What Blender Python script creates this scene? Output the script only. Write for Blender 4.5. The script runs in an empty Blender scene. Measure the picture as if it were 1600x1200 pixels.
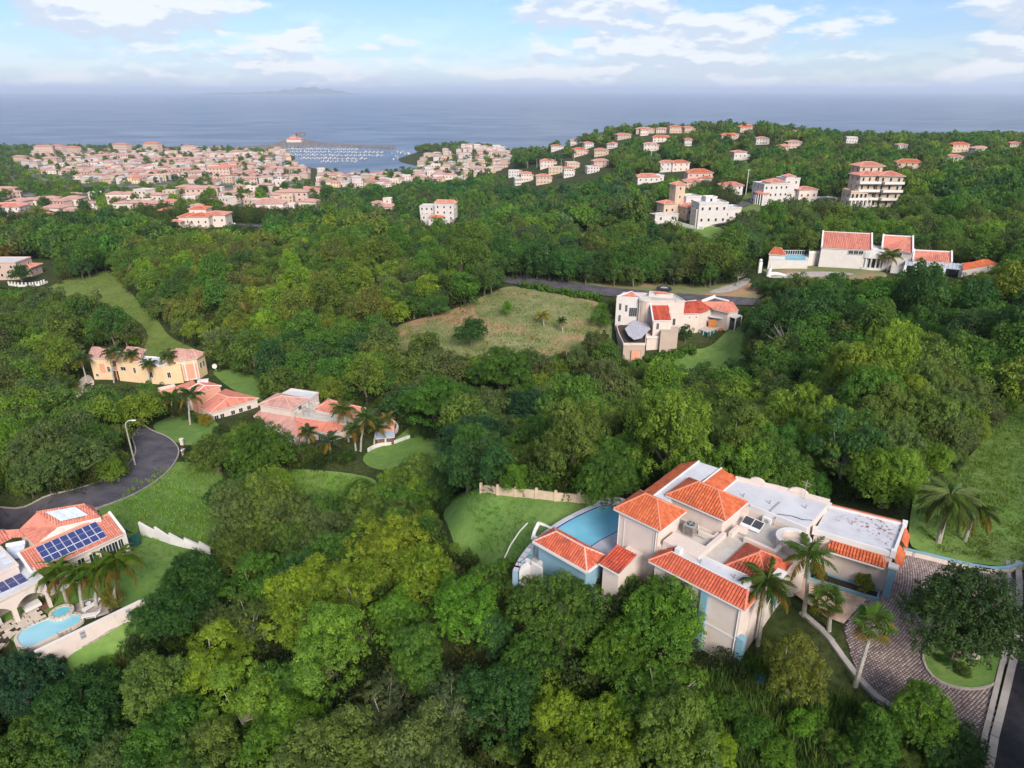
import bpy, math, random
import numpy as np
from mathutils import Vector, Matrix
R_ = math.radians
rng = np.random.default_rng(7)
random.seed(7)
scene = bpy.context.scene
COL = scene.collection

# ------------------------------------------------------------------ camera
F_PX, CAM_H = 1066.0, 120.0
PITCH = math.atan((600 - 141) / F_PX)
SP, CP = math.sin(PITCH), math.cos(PITCH)
cam_data = bpy.data.cameras.new('camera')
cam = bpy.data.objects.new('camera', cam_data); COL.objects.link(cam)
cam.location = (0, 0, CAM_H)
cam.rotation_euler = (math.pi / 2 - PITCH, 0, 0)
cam_data.sensor_width = 36.0
cam_data.lens = 36.0 * F_PX / 1600
cam_data.clip_start = 0.5
cam_data.clip_end = 200000
scene.camera = cam

# ------------------------------------------------------------------ sky, sun, exposure
SUN_EL, SUN_AZ = R_(34), R_(163)      # azimuth clockwise from +Y: behind the camera, a little to its right
world = bpy.data.worlds.new('World'); scene.world = world; world.use_nodes = True
def build_world():
    nt = world.node_tree; N = nt.nodes; L = nt.links; N.clear()
    out = N.new('ShaderNodeOutputWorld')
    sky = N.new('ShaderNodeTexSky'); sky.sky_type = 'NISHITA'; sky.sun_disc = False
    sky.sun_elevation = SUN_EL; sky.sun_rotation = SUN_AZ; sky.altitude = 100; sky.air_density = 1.0; sky.dust_density = 0.4; sky.ozone_density = 2.5
    tc = N.new('ShaderNodeTexCoord'); sep = N.new('ShaderNodeSeparateXYZ'); L.new(tc.outputs['Generated'], sep.inputs[0])
    def m(op, a, b=None, c=None):
        n = N.new('ShaderNodeMath'); n.operation = op
        for i, x in enumerate((a, b, c)):
            if x is None: continue
            if isinstance(x, (int, float)): n.inputs[i].default_value = x
            else: L.new(x, n.inputs[i])
        return n.outputs[0]
    cv = N.new('ShaderNodeCombineXYZ'); L.new(sep.outputs[0], cv.inputs[0]); L.new(sep.outputs[1], cv.inputs[1]); L.new(m('MULTIPLY', sep.outputs[2], 3.0), cv.inputs[2])
    def noise(scale, det, rough, off=0.0, sc=(1, 1, 1), dz=0.0):
        mp = N.new('ShaderNodeMapping'); L.new(cv.outputs[0], mp.inputs[0]); mp.inputs[1].default_value = (off, off * 1.7, off * .3 + dz); mp.inputs[3].default_value = sc
        n = N.new('ShaderNodeTexNoise'); n.inputs['Scale'].default_value = scale; n.inputs['Detail'].default_value = det
        n.inputs['Roughness'].default_value = rough; L.new(mp.outputs[0], n.inputs['Vector']); return n.outputs['Fac']
    def ramp(f, a, b):
        n = N.new('ShaderNodeMapRange'); n.interpolation_type = 'SMOOTHSTEP'; L.new(f, n.inputs[0]); n.inputs[1].default_value = a; n.inputs[2].default_value = b
        return n.outputs[0]
    n1 = noise(6.5, 9, 0.56, 5.1); n2 = noise(14.0, 8, .6, 9.3)
    n1b = noise(6.5, 9, 0.56, 5.1, (1, 1, 1), .03)
    mask = ramp(m('ADD', m('MULTIPLY', n1, .68), m('MULTIPLY', n2, .32)), 0.462, 0.545)
    shade = ramp(m('ADD', m('MULTIPLY', m('SUBTRACT', n1, n1b), 7.0), noise(9.0, 7, .6, 3.4)), 0.30, 0.78)
    veil = m('MULTIPLY', ramp(noise(1.6, 6, .6, 21.0, (1, 1, 1.5)), .38, .7), 0.28)
    low = m('SUBTRACT', 1.0, ramp(sep.outputs[2], -0.02, 0.10))
    horizon_veil = m('MULTIPLY', low, 0.55)
    mm = m('MAXIMUM', m('MULTIPLY', mask, .88), m('MAXIMUM', veil, horizon_veil))
    cc = N.new('ShaderNodeMix'); cc.data_type = 'RGBA'; L.new(shade, cc.inputs[0])
    cc.inputs[6].default_value = (0.52, 0.58, 0.68, 1); cc.inputs[7].default_value = (0.72, 0.735, 0.76, 1)
    tint = N.new('ShaderNodeMix'); tint.data_type = 'RGBA'; tint.blend_type = 'MULTIPLY'; tint.inputs[0].default_value = 1
    L.new(sky.outputs[0], tint.inputs[6]); tint.inputs[7].default_value = (0.62, 0.74, 1.00, 1)
    b1 = N.new('ShaderNodeBackground'); L.new(tint.outputs[2], b1.inputs[0]); b1.inputs[1].default_value = SKY_STRENGTH
    b2 = N.new('ShaderNodeBackground'); L.new(cc.outputs[2], b2.inputs[0]); b2.inputs[1].default_value = CLOUD_STRENGTH
    mx = N.new('ShaderNodeMixShader'); L.new(mm, mx.inputs[0]); L.new(b1.outputs[0], mx.inputs[1]); L.new(b2.outputs[0], mx.inputs[2])
    L.new(mx.outputs[0], out.inputs[0])
SKY_STRENGTH, CLOUD_STRENGTH = 0.050, 0.46
build_world()
sun_d = bpy.data.lights.new('sun', 'SUN'); sun_d.energy = 1.95; sun_d.angle = R_(26); sun_d.color = (1.0, 0.93, 0.84)
sun = bpy.data.objects.new('sun', sun_d); COL.objects.link(sun)
sdir = Vector((math.sin(SUN_AZ) * math.cos(SUN_EL), math.cos(SUN_AZ) * math.cos(SUN_EL), math.sin(SUN_EL)))
sun.rotation_euler = sdir.to_track_quat('Z', 'Y').to_euler()
scene.view_settings.view_transform = 'Standard'; scene.view_settings.look = 'None'
scene.view_settings.exposure = 1.58; scene.view_settings.gamma = 1.0; scene.view_settings.use_curve_mapping = False
cy = scene.cycles
cy.max_bounces = 6; cy.diffuse_bounces = 3; cy.glossy_bounces = 2; cy.transmission_bounces = 3; cy.transparent_max_bounces = 6; cy.volume_bounces = 1
cy.caustics_reflective = False; cy.caustics_refractive = False

# ------------------------------------------------------------------ survey helpers: the photograph's sight lines give real places
def ray(u, v):
    x = (np.asarray(u, float) - 800) / F_PX; y = (600 - np.asarray(v, float)) / F_PX
    return x, CP + y * SP, -SP + y * CP
def P(u, v, z):
    dx, dy, dz = ray(u, v); t = (CAM_H - z) / (-dz)
    return np.array([t * dx, t * dy, z])
def proj(x, y, z):
    zz = z - CAM_H; d = np.maximum(y * CP - zz * SP, 0.5); yy = y * SP + zz * CP
    return 800 + F_PX * x / d, 600 - F_PX * yy / d, d

# ------------------------------------------------------------------ terrain height
CTRL = [  # (x, y, z) near the drone
 (0,-60,58),(-80,-40,54),(80,-40,72),(0,0,63),(-45,0,60),(45,0,72),(0,22,64),(-30,22,61.5),(-65,25,61),(20,22,70.5),(33,22,74),(60,22,76),
 (0,38,66),(-20,36,62.5),(14,36,72.5),(20,40,75.2),(26,38,76.5),(9,44,73),(3,50,74.5),(1,58,76.5),(-4,66,76.5),(9,66,77.5),(12,60,77.5),(-12,60,71),(-8,48,69),
 (24,50,78),(30,50,78.4),(36,58,78.6),(38,52,78.5),(46,50,78.5),(36,44,78.3),(41,42,78.2),(33,36,77.6),(36,30,77.3),(43,36,77.8),(60,45,78),(27,62,76.5),(22,66,75.5),
 (44,60,78.3),(52,64,78)]
for (u, v, z) in [
 (40,1010,66),(120,960,66),(200,900,66),(60,880,66),(0,900,66.2),(100,840,66),(225,835,65.7),(325,860,63),(220,960,64.6),(240,1010,63.5),(330,960,61.5),(0,1090,62),(150,1080,61),
 (115,1008,66.6),(160,985,66.6),(220,958,66.3),(0,940,66.2),(40,930,66.2),(60,965,66.1),(0,1000,66),(100,930,66.2),(160,930,66),(220,900,65.5),(90,1040,64.5),(170,1010,64.6),(1000,578,57.0),(960,562,58),(1040,562,58.6),(1105,548,58.8),(1085,562,58.0),(1145,548,60.0),(1170,520,62),(1010,600,56.5),
 (0,815,65.6),(100,790,65),(200,745,62.6),(255,705,60.5),(240,685,60),(215,672,59.6),(150,740,63),(60,770,65),(0,760,64),(0,700,61),(110,690,60),
 (300,745,60.8),(260,790,63),(340,790,60),(420,790,57.5),(500,760,57),(540,800,57.5),(640,800,62),(700,800,70),(740,860,72),(640,880,62),(520,890,58),
 (300,655,57),(380,660,57.5),(450,700,58),(520,712,58),(600,690,58),(640,712,58.3),(680,690,58),(560,640,58),(420,610,56),(640,640,56),
 (90,628,51),(140,600,52),(230,600,52),(320,590,52.3),(370,590,53),(200,560,51.5),(40,600,49),(0,650,52),(260,540,50.5),(220,500,50),(180,460,49.5),(110,445,48.5),(60,460,48),(0,440,47),
 (0,520,47),(100,520,47.5),(330,540,53),(300,480,53),(400,500,55),(500,480,56),(600,480,57),(420,560,54),(560,560,54),(560,420,55),(450,400,52),(350,420,50),(250,420,49),(650,400,54),(300,370,46),(450,370,48),
 (640,540,57.5),(700,550,59),(700,500,59),(800,490,62),(850,520,61),(940,510,61.5),(900,560,60),(960,565,60),(1070,580,58.5),(1155,495,63.6),(1060,500,63),
 (790,440,63.5),(900,450,64),(1000,460,64.5),(1100,465,65),(1185,470,66),(1050,445,64),(850,420,62),(950,420,61),(1100,430,63),
 (780,620,54),(900,640,55),(900,700,58),(780,720,60),(840,760,68),(1000,660,57),(1080,620,60),(1000,720,64),(1100,700,66),(1200,720,71),(1200,640,64),(1200,540,65),(1300,640,69),(1300,560,69),(1300,480,70),
 (1420,760,75.5),(1480,850,78),(1590,860,78),(1500,800,77.5),(1590,760,76.5),(1560,690,75),(1600,640,74),(1400,620,71.5),(1450,520,72),(1590,540,74),(1590,470,73.5),
 (1190,430,69.3),(1240,430,69.5),(1300,425,69.6),(1390,432,69.8),(1450,440,70),(1560,430,71),(1595,420,71),(1300,390,66),(1500,390,66),(1150,400,63),
 (1020,350,64.5),(1080,352,65),(1140,362,65.5),(1080,400,58),(1000,390,56),(900,400,56),(860,350,48),(940,330,48),(760,360,47),
 (1145,300,62),(1200,322,63),(1300,318,64),(1360,320,65.4),(1430,310,66),(1500,340,66),(1560,330,68),(1600,300,68),(1420,260,64),(1550,260,66),(1450,235,64),(1600,235,65),
 (1080,300,58),(1000,290,56),(1070,265,60),(1150,250,62),(1000,250,60),(900,270,50),(860,290,45),(800,280,34),(740,300,35),(1230,245,64),(1300,235,64),
 (690,355,43.6),(600,335,40),(560,320,36),(500,345,42),(310,357,45.6),(400,355,45),(220,350,43),(80,370,42),(0,370,41),(0,345,38),(100,345,38),
 (250,320,37),(430,330,38),(100,300,28),(250,300,28),(400,305,30),(520,300,27),(620,300,24),(50,270,18),(200,270,18),(350,270,17),(420,275,15),(640,280,14),
 (50,245,10),(200,245,9),(350,245,7),(60,228,7),(200,229,6),(320,232,4)]:
    q = P(u, v, z); CTRL.append(tuple(q))
def add_t(u, t, z):   # bearing of picture column u, ground distance y
    x = (u - 800) / F_PX; dx, dy, dz = ray(u, 215)
    CTRL.append((t * dx / dy, t, z))
for u, t, z in [
 (700,1330,24),(760,1250,26),(700,1080,14),(780,1050,22),(830,1000,34),(870,980,46),(900,900,56),(950,900,66),(1000,880,71),(1080,880,72),(1170,860,74),(1240,820,70),(1300,840,66),(1400,860,61),(1500,900,60),(1600,900,60),(1750,900,60),
 (900,740,54),(1000,720,62),(1100,680,62),(1200,640,62),(1400,650,60),(1550,650,62),
 (660,1390,14),(640,1450,-4),(720,1480,8),(740,1600,-14),(830,1250,10),(850,1330,-8),(900,1150,25),(930,1300,-6),(1000,1100,40),(1000,1300,-4),(1100,1150,30),(1100,1350,-6),(1200,1100,35),(1200,1350,-6),
 (1300,1100,30),(1300,1400,-6),(1450,1150,28),(1450,1450,-6),(1600,1200,28),(1600,1500,-6),(1800,1500,-6),(1800,1200,25),
 (-100,1500,5),(-100,1750,-6),(0,1640,4),(0,1760,-6),(150,1640,3.5),(150,1740,-5),(300,1630,3),(300,1720,-5),(380,1600,2.5),(380,1700,-5),
 (450,1250,-2),(450,1200,4),(430,1500,2.5),(500,1500,-6),(560,1550,-8),(600,1350,-6),(520,1180,-3),(590,1120,-1.5),(560,1040,3),(600,1200,-6),(620,1050,4),(500,1050,4),(640,1180,-3),(660,1230,2),(690,1250,8),(540,1300,-6),(430,1330,3),
 (400,1850,-12),(600,1850,-20),(900,1850,-20),(1200,1850,-20),(1500,1850,-20),(0,2000,-15),(-300,1500,8),(-300,900,25),(-300,400,40),(1900,500,66),(2000,250,74),(2000,100,78),(-300,150,52),(-200,80,58),
 (300,2400,-30),(1300,2400,-30),(800,2400,-30),(-300,2400,-30),(1900,2400,-30)]:
    add_t(u, t, z)
CTRL = np.array(CTRL)
def emb(x, y):
    yy = np.maximum(y + 90, 12)
    return np.stack([2.0 * x / yy, 1.6 * np.log(yy)], -1)
_E = emb(CTRL[:, 0], CTRL[:, 1])
def _tps(d2): return 0.5 * d2 * np.log(d2 + 1e-9)
_n = len(CTRL)
_A = np.zeros((_n + 3, _n + 3))
_A[:_n, :_n] = _tps(((_E[:, None] - _E[None]) ** 2).sum(-1)) + np.eye(_n) * 0.0006
_A[:_n, _n] = 1; _A[:_n, _n + 1:] = _E; _A[_n, :_n] = 1; _A[_n + 1:, :_n] = _E.T
_W = np.linalg.solve(_A, np.concatenate([CTRL[:, 2], np.zeros(3)]))
def height_exact(x, y):
    x = np.asarray(x, float); y = np.asarray(y, float); sh = x.shape
    E = emb(x.ravel(), y.ravel()); out = np.empty(len(E))
    for i in range(0, len(E), 20000):
        e = E[i:i + 20000]
        out[i:i + 20000] = _tps(((e[:, None] - _E[None]) ** 2).sum(-1)) @ _W[:_n] + _W[_n] + e @ _W[_n + 1:]
    return out.reshape(sh)
# the ground is kept as a grid (fan shaped: fine near the drone, coarse far off) and everything stands on that grid
NS, NY = 260, 420
S_AX = np.linspace(-1.15, 1.15, NS); Y_AX = np.exp(np.linspace(np.log(50), np.log(2490), NY)) - 90
def _xs(s, y): return s * (y + 130)
GX = _xs(S_AX[None, :], Y_AX[:, None]); GY = np.repeat(Y_AX[:, None], NS, 1)
GZ = height_exact(GX, GY)
def ground_z(x, y):
    x = np.asarray(x, float); y = np.asarray(y, float)
    fj = np.clip((np.log(np.maximum(y + 90, 50.01)) - np.log(50)) / (np.log(2490) - np.log(50)) * (NY - 1), 0, NY - 1.001)
    j = fj.astype(int); y0 = Y_AX[j]; y1 = Y_AX[j + 1]; ty = np.clip((y - y0) / (y1 - y0), 0, 1)
    fi = np.clip((x / (y + 130) + 1.15) / 2.3 * (NS - 1), 0, NS - 1.001); i = fi.astype(int); ti = fi - i
    return (GZ[j, i] * (1 - ti) + GZ[j, i + 1] * ti) * (1 - ty) + (GZ[j + 1, i] * (1 - ti) + GZ[j + 1, i + 1] * ti) * ty
def G(u, v, h=0.0):
    """where the sight line of a pixel meets the ground raised by h (vectorised marching)"""
    u = np.atleast_1d(np.asarray(u, float)); v = np.atleast_1d(np.asarray(v, float))
    dx, dy, dz = ray(u, v); ts = np.exp(np.linspace(np.log(15), np.log(2600), 900))
    X = ts[:, None] * dx; Y = ts[:, None] * dy; Z = CAM_H + ts[:, None] * dz
    below = Z < ground_z(X, Y) + h
    miss = ~below.any(0)
    k = np.argmax(below, 0); k = np.maximum(k, 1)
    a = ts[k - 1]; b = ts[k]
    for _ in range(14):
        c = (a + b) / 2; bl = (CAM_H + c * dz) < ground_z(c * dx, c * dy) + h
        b = np.where(bl, c, b); a = np.where(bl, a, c)
    if miss.any():      # a sight line that just clears a crest: stand on the crest below it
        clr = np.where((ground_z(X, Y) > 3) & (ts[:, None] > 60), Z - ground_z(X, Y), 1e9); kb = np.argmin(clr, 0)
        b = np.where(miss, ts[kb], b); MISS.append((u[miss].tolist(), v[miss].tolist(), clr.min(0)[miss].tolist()))
        return np.stack([b * dx, b * dy, np.where(miss, ground_z(b * dx, b * dy), CAM_H + b * dz - h)], -1)
    return np.stack([b * dx, b * dy, CAM_H + b * dz - h], -1)
MISS = []
def G1(u, v, h=0.0): return G(u, v, h)[0]

# ------------------------------------------------------------------ materials
MATS = {}
def nodes(name):
    m = bpy.data.materials.new(name); m.use_nodes = True; nt = m.node_tree
    return m, nt, nt.nodes['Principled BSDF'], nt.nodes['Material Output']
def mixcol(nt, fac, a, b, mode='MIX'):
    n = nt.nodes.new('ShaderNodeMix'); n.data_type = 'RGBA'; n.blend_type = mode
    for sock, x in ((n.inputs[0], fac), (n.inputs[6], a), (n.inputs[7], b)):
        if isinstance(x, (int, float)): sock.default_value = x
        elif isinstance(x, tuple): sock.default_value = x if len(x) == 4 else (*x, 1)
        else: nt.links.new(x, sock)
    return n.outputs[2]
def texnoise(nt, scale, det=4, rough=.55, coord='Object', sc=(1, 1, 1)):
    tc = nt.nodes.new('ShaderNodeTexCoord'); mp = nt.nodes.new('ShaderNodeMapping'); mp.inputs[3].default_value = sc
    nt.links.new(tc.outputs[coord], mp.inputs[0])
    n = nt.nodes.new('ShaderNodeTexNoise'); n.inputs['Scale'].default_value = scale; n.inputs['Detail'].default_value = det; n.inputs['Roughness'].default_value = rough
    nt.links.new(mp.outputs[0], n.inputs['Vector']); return n.outputs['Fac']
def maprange(nt, f, a, b, c=0.0, d=1.0, smooth=True):
    n = nt.nodes.new('ShaderNodeMapRange'); nt.links.new(f, n.inputs[0])
    if smooth: n.interpolation_type = 'SMOOTHSTEP'
    for i, x in enumerate((a, b, c, d)): n.inputs[i + 1].default_value = x
    return n.outputs[0]
def bump(nt, bsdf, h, strength=.3, dist=.05):
    n = nt.nodes.new('ShaderNodeBump'); n.inputs['Strength'].default_value = strength; n.inputs['Distance'].default_value = dist
    nt.links.new(h, n.inputs['Height']); nt.links.new(n.outputs[0], bsdf.inputs['Normal'])
def attr(nt, name):
    n = nt.nodes.new('ShaderNodeAttribute'); n.attribute_name = name; return n.outputs['Fac']
def mat_basic(name, col, rough=.7, var=.12, scale=1.5, bmp=0.0, metallic=0, bscale=20, spec=.3, dirt=None, coord='Object'):
    m, nt, b, o = nodes(name)
    f = texnoise(nt, scale, 6, .6, coord)
    lo = tuple(c * (1 - var) for c in col); hi = tuple(min(1, c * (1 + var)) for c in col)
    c = mixcol(nt, maprange(nt, f, .3, .7), lo, hi)
    if dirt:
        d = maprange(nt, texnoise(nt, dirt[1], 8, .7, coord, (1, 1, .35)), dirt[2], dirt[2] + .2)
        c = mixcol(nt, d, c, dirt[0])
    nt.links.new(c, b.inputs['Base Color']); b.inputs['Roughness'].default_value = rough; b.inputs['Metallic'].default_value = metallic
    b.inputs['Specular IOR Level'].default_value = spec
    if bmp: bump(nt, b, texnoise(nt, bscale, 5, .6, coord), bmp, .03)
    MATS[name] = m; return m
mat_basic('wall_cream', (.60, .50, .44), .85, .05, .6, .15, dirt=((.42, .35, .30), .9, .56))
mat_basic('wall_white', (.54, .495, .465), .85, .05, .6, .15, dirt=((.44, .41, .39), .8, .57))
mat_basic('wall_yellow', (.66, .48, .29), .85, .06, .5, dirt=((.6, .44, .24), .7, .65))
mat_basic('wall_tan', (.50, .37, .27), .85, .06, .5)
mat_basic('wall_peach', (.50, .36, .30), .85, .06, .5)
mat_basic('wall_salmon', (.62, .30, .20), .85, .06, .5)
mat_basic('wall_taupe', (.42, .33, .27), .85, .06, .5, dirt=((.3, .25, .2), .7, .62))
mat_basic('wall_stained', (.50, .38, .27), .9, .1, .8, .2, dirt=((.12, .10, .07), .9, .56))
mat_basic('wall_teal', (.19, .32, .39), .8, .08, .8)
mat_basic('trim_white', (.61, .58, .56), .8, .04, 1.0)
mat_basic('roof_white', (.49, .49, .52), .8, .09, .5, .2, dirt=((.34, .33, .36), .55, .60))
mat_basic('roof_lane', (.44, .40, .36), .85, .1, .7, .2, dirt=((.36, .33, .22), .8, .55))
mat_basic('metal_dark', (.05, .05, .06), .45, .1, 3)
mat_basic('metal_grey', (.30, .29, .28), .5, .1, 3)
mat_basic('metal_light', (.6, .61, .63), .4, .08, 3)
mat_basic('glass_dark', (.02, .03, .035), .12, .2, .5, spec=.5)
mat_basic('glass_green', (.03, .13, .12), .2, .2, .5, spec=.5)
mat_basic('wood', (.16, .08, .05), .7, .2, 2)
mat_basic('wood_orange', (.45, .17, .05), .7, .15, 2)
mat_basic('soil', (.035, .026, .02), .95, .3, 2, .4)
mat_basic('stone', (.34, .29, .25), .85, .25, 3, .4)
mat_basic('slab', (.52, .44, .37), .85, .12, 1.2, .2, dirt=((.33, .28, .24), 1.0, .6))
mat_basic('deck', (.46, .37, .34), .8, .18, 1.3, .1, dirt=((.33, .20, .17), .8, .55))
mat_basic('deck_grey', (.40, .39, .44), .7, .12, 1.1, .1)
mat_basic('bark', (.14, .11, .085), .9, .25, 2.0, .5, bscale=8)
mat_basic('bark_pale', (.34, .31, .26), .9, .2, 2.0, .4, bscale=8)
mat_basic('panel_frame', (.55, .57, .62), .4, .05, 2)
mat_basic('panel_pale', (.42, .47, .56), .25, .1, 2, spec=.6)
mat_basic('car_paint', (.02, .03, .05), .25, .05, 2, spec=.6)
mat_basic('car_white', (.7, .7, .7), .3, .05, 2, spec=.6)
mat_basic('rubber', (.02, .02, .02), .8, .1, 2)
mat_basic('mulch', (.06, .045, .035), .95, .3, 3, .4)
mat_basic('hull_white', (.55, .56, .58), .4, .05, 1)
mat_basic('rock_dark', (.16, .14, .135), .95, .3, .1)
mat_basic('tarp_blue', (.02, .06, .2), .6, .2, 2)
mat_basic('net_green', (.02, .12, .10), .7, .2, 2)
def mat_tile(name, c1, c2, c3):
    m, nt, b, o = nodes(name)
    t = attr(nt, 'tone'); c = mixcol(nt, t, c1, c2)
    f = maprange(nt, texnoise(nt, .8, 6, .65), .48, .68)
    c = mixcol(nt, f, c, c3)
    c = mixcol(nt, maprange(nt, texnoise(nt, 3.5, 7, .75), .56, .72), c, mixcol(nt, 1.0, c, (.62, .60, .58), 'MULTIPLY'))
    nt.links.new(c, b.inputs['Base Color']); b.inputs['Roughness'].default_value = .75; b.inputs['Specular IOR Level'].default_value = .25
    MATS[name] = m
mat_tile('tile_orange', (.44, .095, .035), (.58, .155, .065), (.33, .085, .045))
mat_tile('tile_red', (.42, .082, .042), (.55, .135, .070), (.30, .075, .05))
mat_tile('tile_salmon', (.48, .16, .115), (.60, .24, .17), (.36, .13, .10))
mat_tile('tile_pink', (.42, .22, .185), (.52, .30, .25), (.34, .18, .16))
mat_tile('tile_rust', (.40, .06, .035), (.52, .10, .055), (.22, .045, .04))
mat_basic('ridge_orange', (.58, .20, .12), .8, .1, 2)
mat_basic('ridge_pale', (.60, .36, .28), .8, .1, 2)
def mat_town_mass(name, cols):
    m, nt, b, o = nodes(name); g = nt.nodes.new('ShaderNodeNewGeometry'); v = nt.nodes.new('ShaderNodeValToRGB'); nt.links.new(g.outputs['Random Per Island'], v.inputs[0]); v.color_ramp.interpolation = 'CONSTANT'
    while len(v.color_ramp.elements) < len(cols): v.color_ramp.elements.new(.5)
    for i, c in enumerate(cols): v.color_ramp.elements[i].position = i / len(cols); v.color_ramp.elements[i].color = (*c, 1)
    nt.links.new(v.outputs[0], b.inputs['Base Color']); b.inputs['Roughness'].default_value = .85; MATS[name] = m
mat_town_mass('wall_town', [(.46, .40, .37), (.44, .33, .27), (.50, .46, .44), (.42, .36, .28), (.46, .38, .35)])
mat_town_mass('roof_town', [(.36, .20, .16), (.44, .42, .42), (.34, .16, .12), (.40, .26, .22), (.38, .34, .33)])
def mat_worn_roof():
    m, nt, b, o = nodes('roof_worn')
    base = mixcol(nt, maprange(nt, texnoise(nt, .45, 6, .6), .35, .7), (.51, .51, .54), (.41, .41, .45))
    # the paint peels in a few patches and shows the red coat below
    zone = maprange(nt, texnoise(nt, .22, 2, .5, 'Object', (1, 1, 1)), .53, .62)
    fl = maprange(nt, texnoise(nt, 2.6, 8, .72, 'Object', (1, .8, 1)), .545, .57)
    mu = nt.nodes.new('ShaderNodeMath'); mu.operation = 'MULTIPLY'; nt.links.new(zone, mu.inputs[0]); nt.links.new(fl, mu.inputs[1])
    c = mixcol(nt, mu.outputs[0], base, (.22, .10, .08))
    nt.links.new(c, b.inputs['Base Color']); b.inputs['Roughness'].default_value = .75; MATS['roof_worn'] = m
    bump(nt, b, texnoise(nt, 4, 5, .6), .25, .02)
mat_worn_roof()
def mat_panel():
    m, nt, b, o = nodes('solar_cells')
    tc = nt.nodes.new('ShaderNodeTexCoord'); br = nt.nodes.new('ShaderNodeTexBrick'); br.offset = 0
    br.inputs['Scale'].default_value = 1; br.inputs['Brick Width'].default_value = .16; br.inputs['Row Height'].default_value = .16; br.inputs['Mortar Size'].default_value = .006
    br.inputs['Color1'].default_value = (.012, .025, .13, 1); br.inputs['Color2'].default_value = (.016, .022, .11, 1); br.inputs['Mortar'].default_value = (.12, .15, .28, 1)
    nt.links.new(tc.outputs['Object'], br.inputs['Vector']); nt.links.new(br.outputs['Color'], b.inputs['Base Color'])
    b.inputs['Roughness'].default_value = .25; b.inputs['Specular IOR Level'].default_value = .5; MATS['solar_cells'] = m
mat_panel()
def mat_pool(name, col, deep):
    m, nt, b, o = nodes(name)
    c = mixcol(nt, maprange(nt, texnoise(nt, .35, 3, .5), .3, .7), col, deep)
    nt.links.new(c, b.inputs['Base Color']); b.inputs['Roughness'].default_value = .08; b.inputs['Specular IOR Level'].default_value = .35
    bump(nt, b, texnoise(nt, 2.6, 4, .6), .35, .06); MATS[name] = m
mat_pool('pool_water', (.13, .37, .50), (.18, .44, .54))
mat_pool('pool_water_pale', (.28, .52, .62), (.22, .50, .60))
mat_pool('spa_water', (.10, .38, .46), (.16, .50, .56))
def mat_leaf(name, loc_noise=False, trans=.56, tonemix=.55):
    """foliage: the object's own colour, varied leaf by leaf (tone) and tree by tree"""
    m, nt, b, o = nodes(name)
    oi = nt.nodes.new('ShaderNodeObjectInfo')
    t = attr(nt, 'tone'); oc = oi.outputs['Color']
    if loc_noise: an = nt.nodes.new('ShaderNodeAttribute'); an.attribute_type = 'INSTANCER'; an.attribute_name = 'tint'; oc = an.outputs['Color']
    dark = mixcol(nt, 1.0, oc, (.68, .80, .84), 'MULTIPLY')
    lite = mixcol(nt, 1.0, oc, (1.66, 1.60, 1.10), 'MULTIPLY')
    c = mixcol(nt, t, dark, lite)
    nt.links.new(c, b.inputs['Base Color']); b.inputs['Roughness'].default_value = .55; b.inputs['Specular IOR Level'].default_value = .25
    tr = nt.nodes.new('ShaderNodeBsdfTranslucent'); nt.links.new(mixcol(nt, 1.0, c, (1.2, 1.3, .6), 'MULTIPLY'), tr.inputs[0])
    mx = nt.nodes.new('ShaderNodeMixShader'); mx.inputs[0].default_value = trans
    nt.links.new(b.outputs[0], mx.inputs[1]); nt.links.new(tr.outputs[0], mx.inputs[2]); nt.links.new(mx.outputs[0], o.inputs[0])
    MATS[name] = m; return m
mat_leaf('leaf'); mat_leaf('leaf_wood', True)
def mat_ground():
    m, nt, b, o = nodes('ground')
    f = texnoise(nt, .12, 6, .65); g = texnoise(nt, 1.5, 6, .7)
    c = mixcol(nt, maprange(nt, f, .35, .65), (.035, .052, .014), (.075, .085, .028))
    c = mixcol(nt, maprange(nt, g, .35, .7), c, (.022, .035, .012))
    nt.links.new(c, b.inputs['Base Color']); b.inputs['Roughness'].default_value = .95; b.inputs['Specular IOR Level'].default_value = .1
    bump(nt, b, g, .6, .3); MATS['ground'] = m
mat_ground()
def mat_grass(name, a, b_, c_, s1=.15, s2=2.5, red=None):
    m, nt, b, o = nodes(name)
    c = mixcol(nt, maprange(nt, texnoise(nt, s1, 5, .6), .35, .65), a, b_)
    c = mixcol(nt, maprange(nt, texnoise(nt, s2, 7, .7), .4, .75), c, c_)
    if red: c = mixcol(nt, maprange(nt, texnoise(nt, red[1], 6, .62), red[2], red[2] + .1), c, red[0])
    nt.links.new(c, b.inputs['Base Color']); b.inputs['Roughness'].default_value = .95; b.inputs['Specular IOR Level'].default_value = .1
    bump(nt, b, texnoise(nt, s2 * 2.5, 6, .7), .7, .12); MATS[name] = m
mat_grass('lawn', (.11, .205, .045), (.165, .25, .065), (.10, .175, .04), .22, 1.1)
mat_grass('rough_grass', (.13, .225, .05), (.18, .26, .07), (.10, .17, .04), .1, .7)
mat_grass('meadow', (.12, .17, .035), (.16, .20, .05), (.085, .13, .03), .03, .35)
mat_grass('dry_clearing', (.15, .17, .065), (.25, .23, .115), (.12, .15, .055), .06, .4, ((.33, .20, .12), .05, .505))
def mat_asphalt():
    m, nt, b, o = nodes('asphalt')
    c = mixcol(nt, maprange(nt, texnoise(nt, .35, 7, .7, 'Object', (1, 1, 1)), .3, .7), (.045, .040, .050), (.105, .092, .105))
    c = mixcol(nt, maprange(nt, texnoise(nt, .5, 5, .7), .58, .66), c, (.035, .03, .036))
    nt.links.new(c, b.inputs['Base Color']); b.inputs['Roughness'].default_value = .85; bump(nt, b, texnoise(nt, 9, 4, .7), .4, .02); MATS['asphalt'] = m
mat_asphalt()
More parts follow.
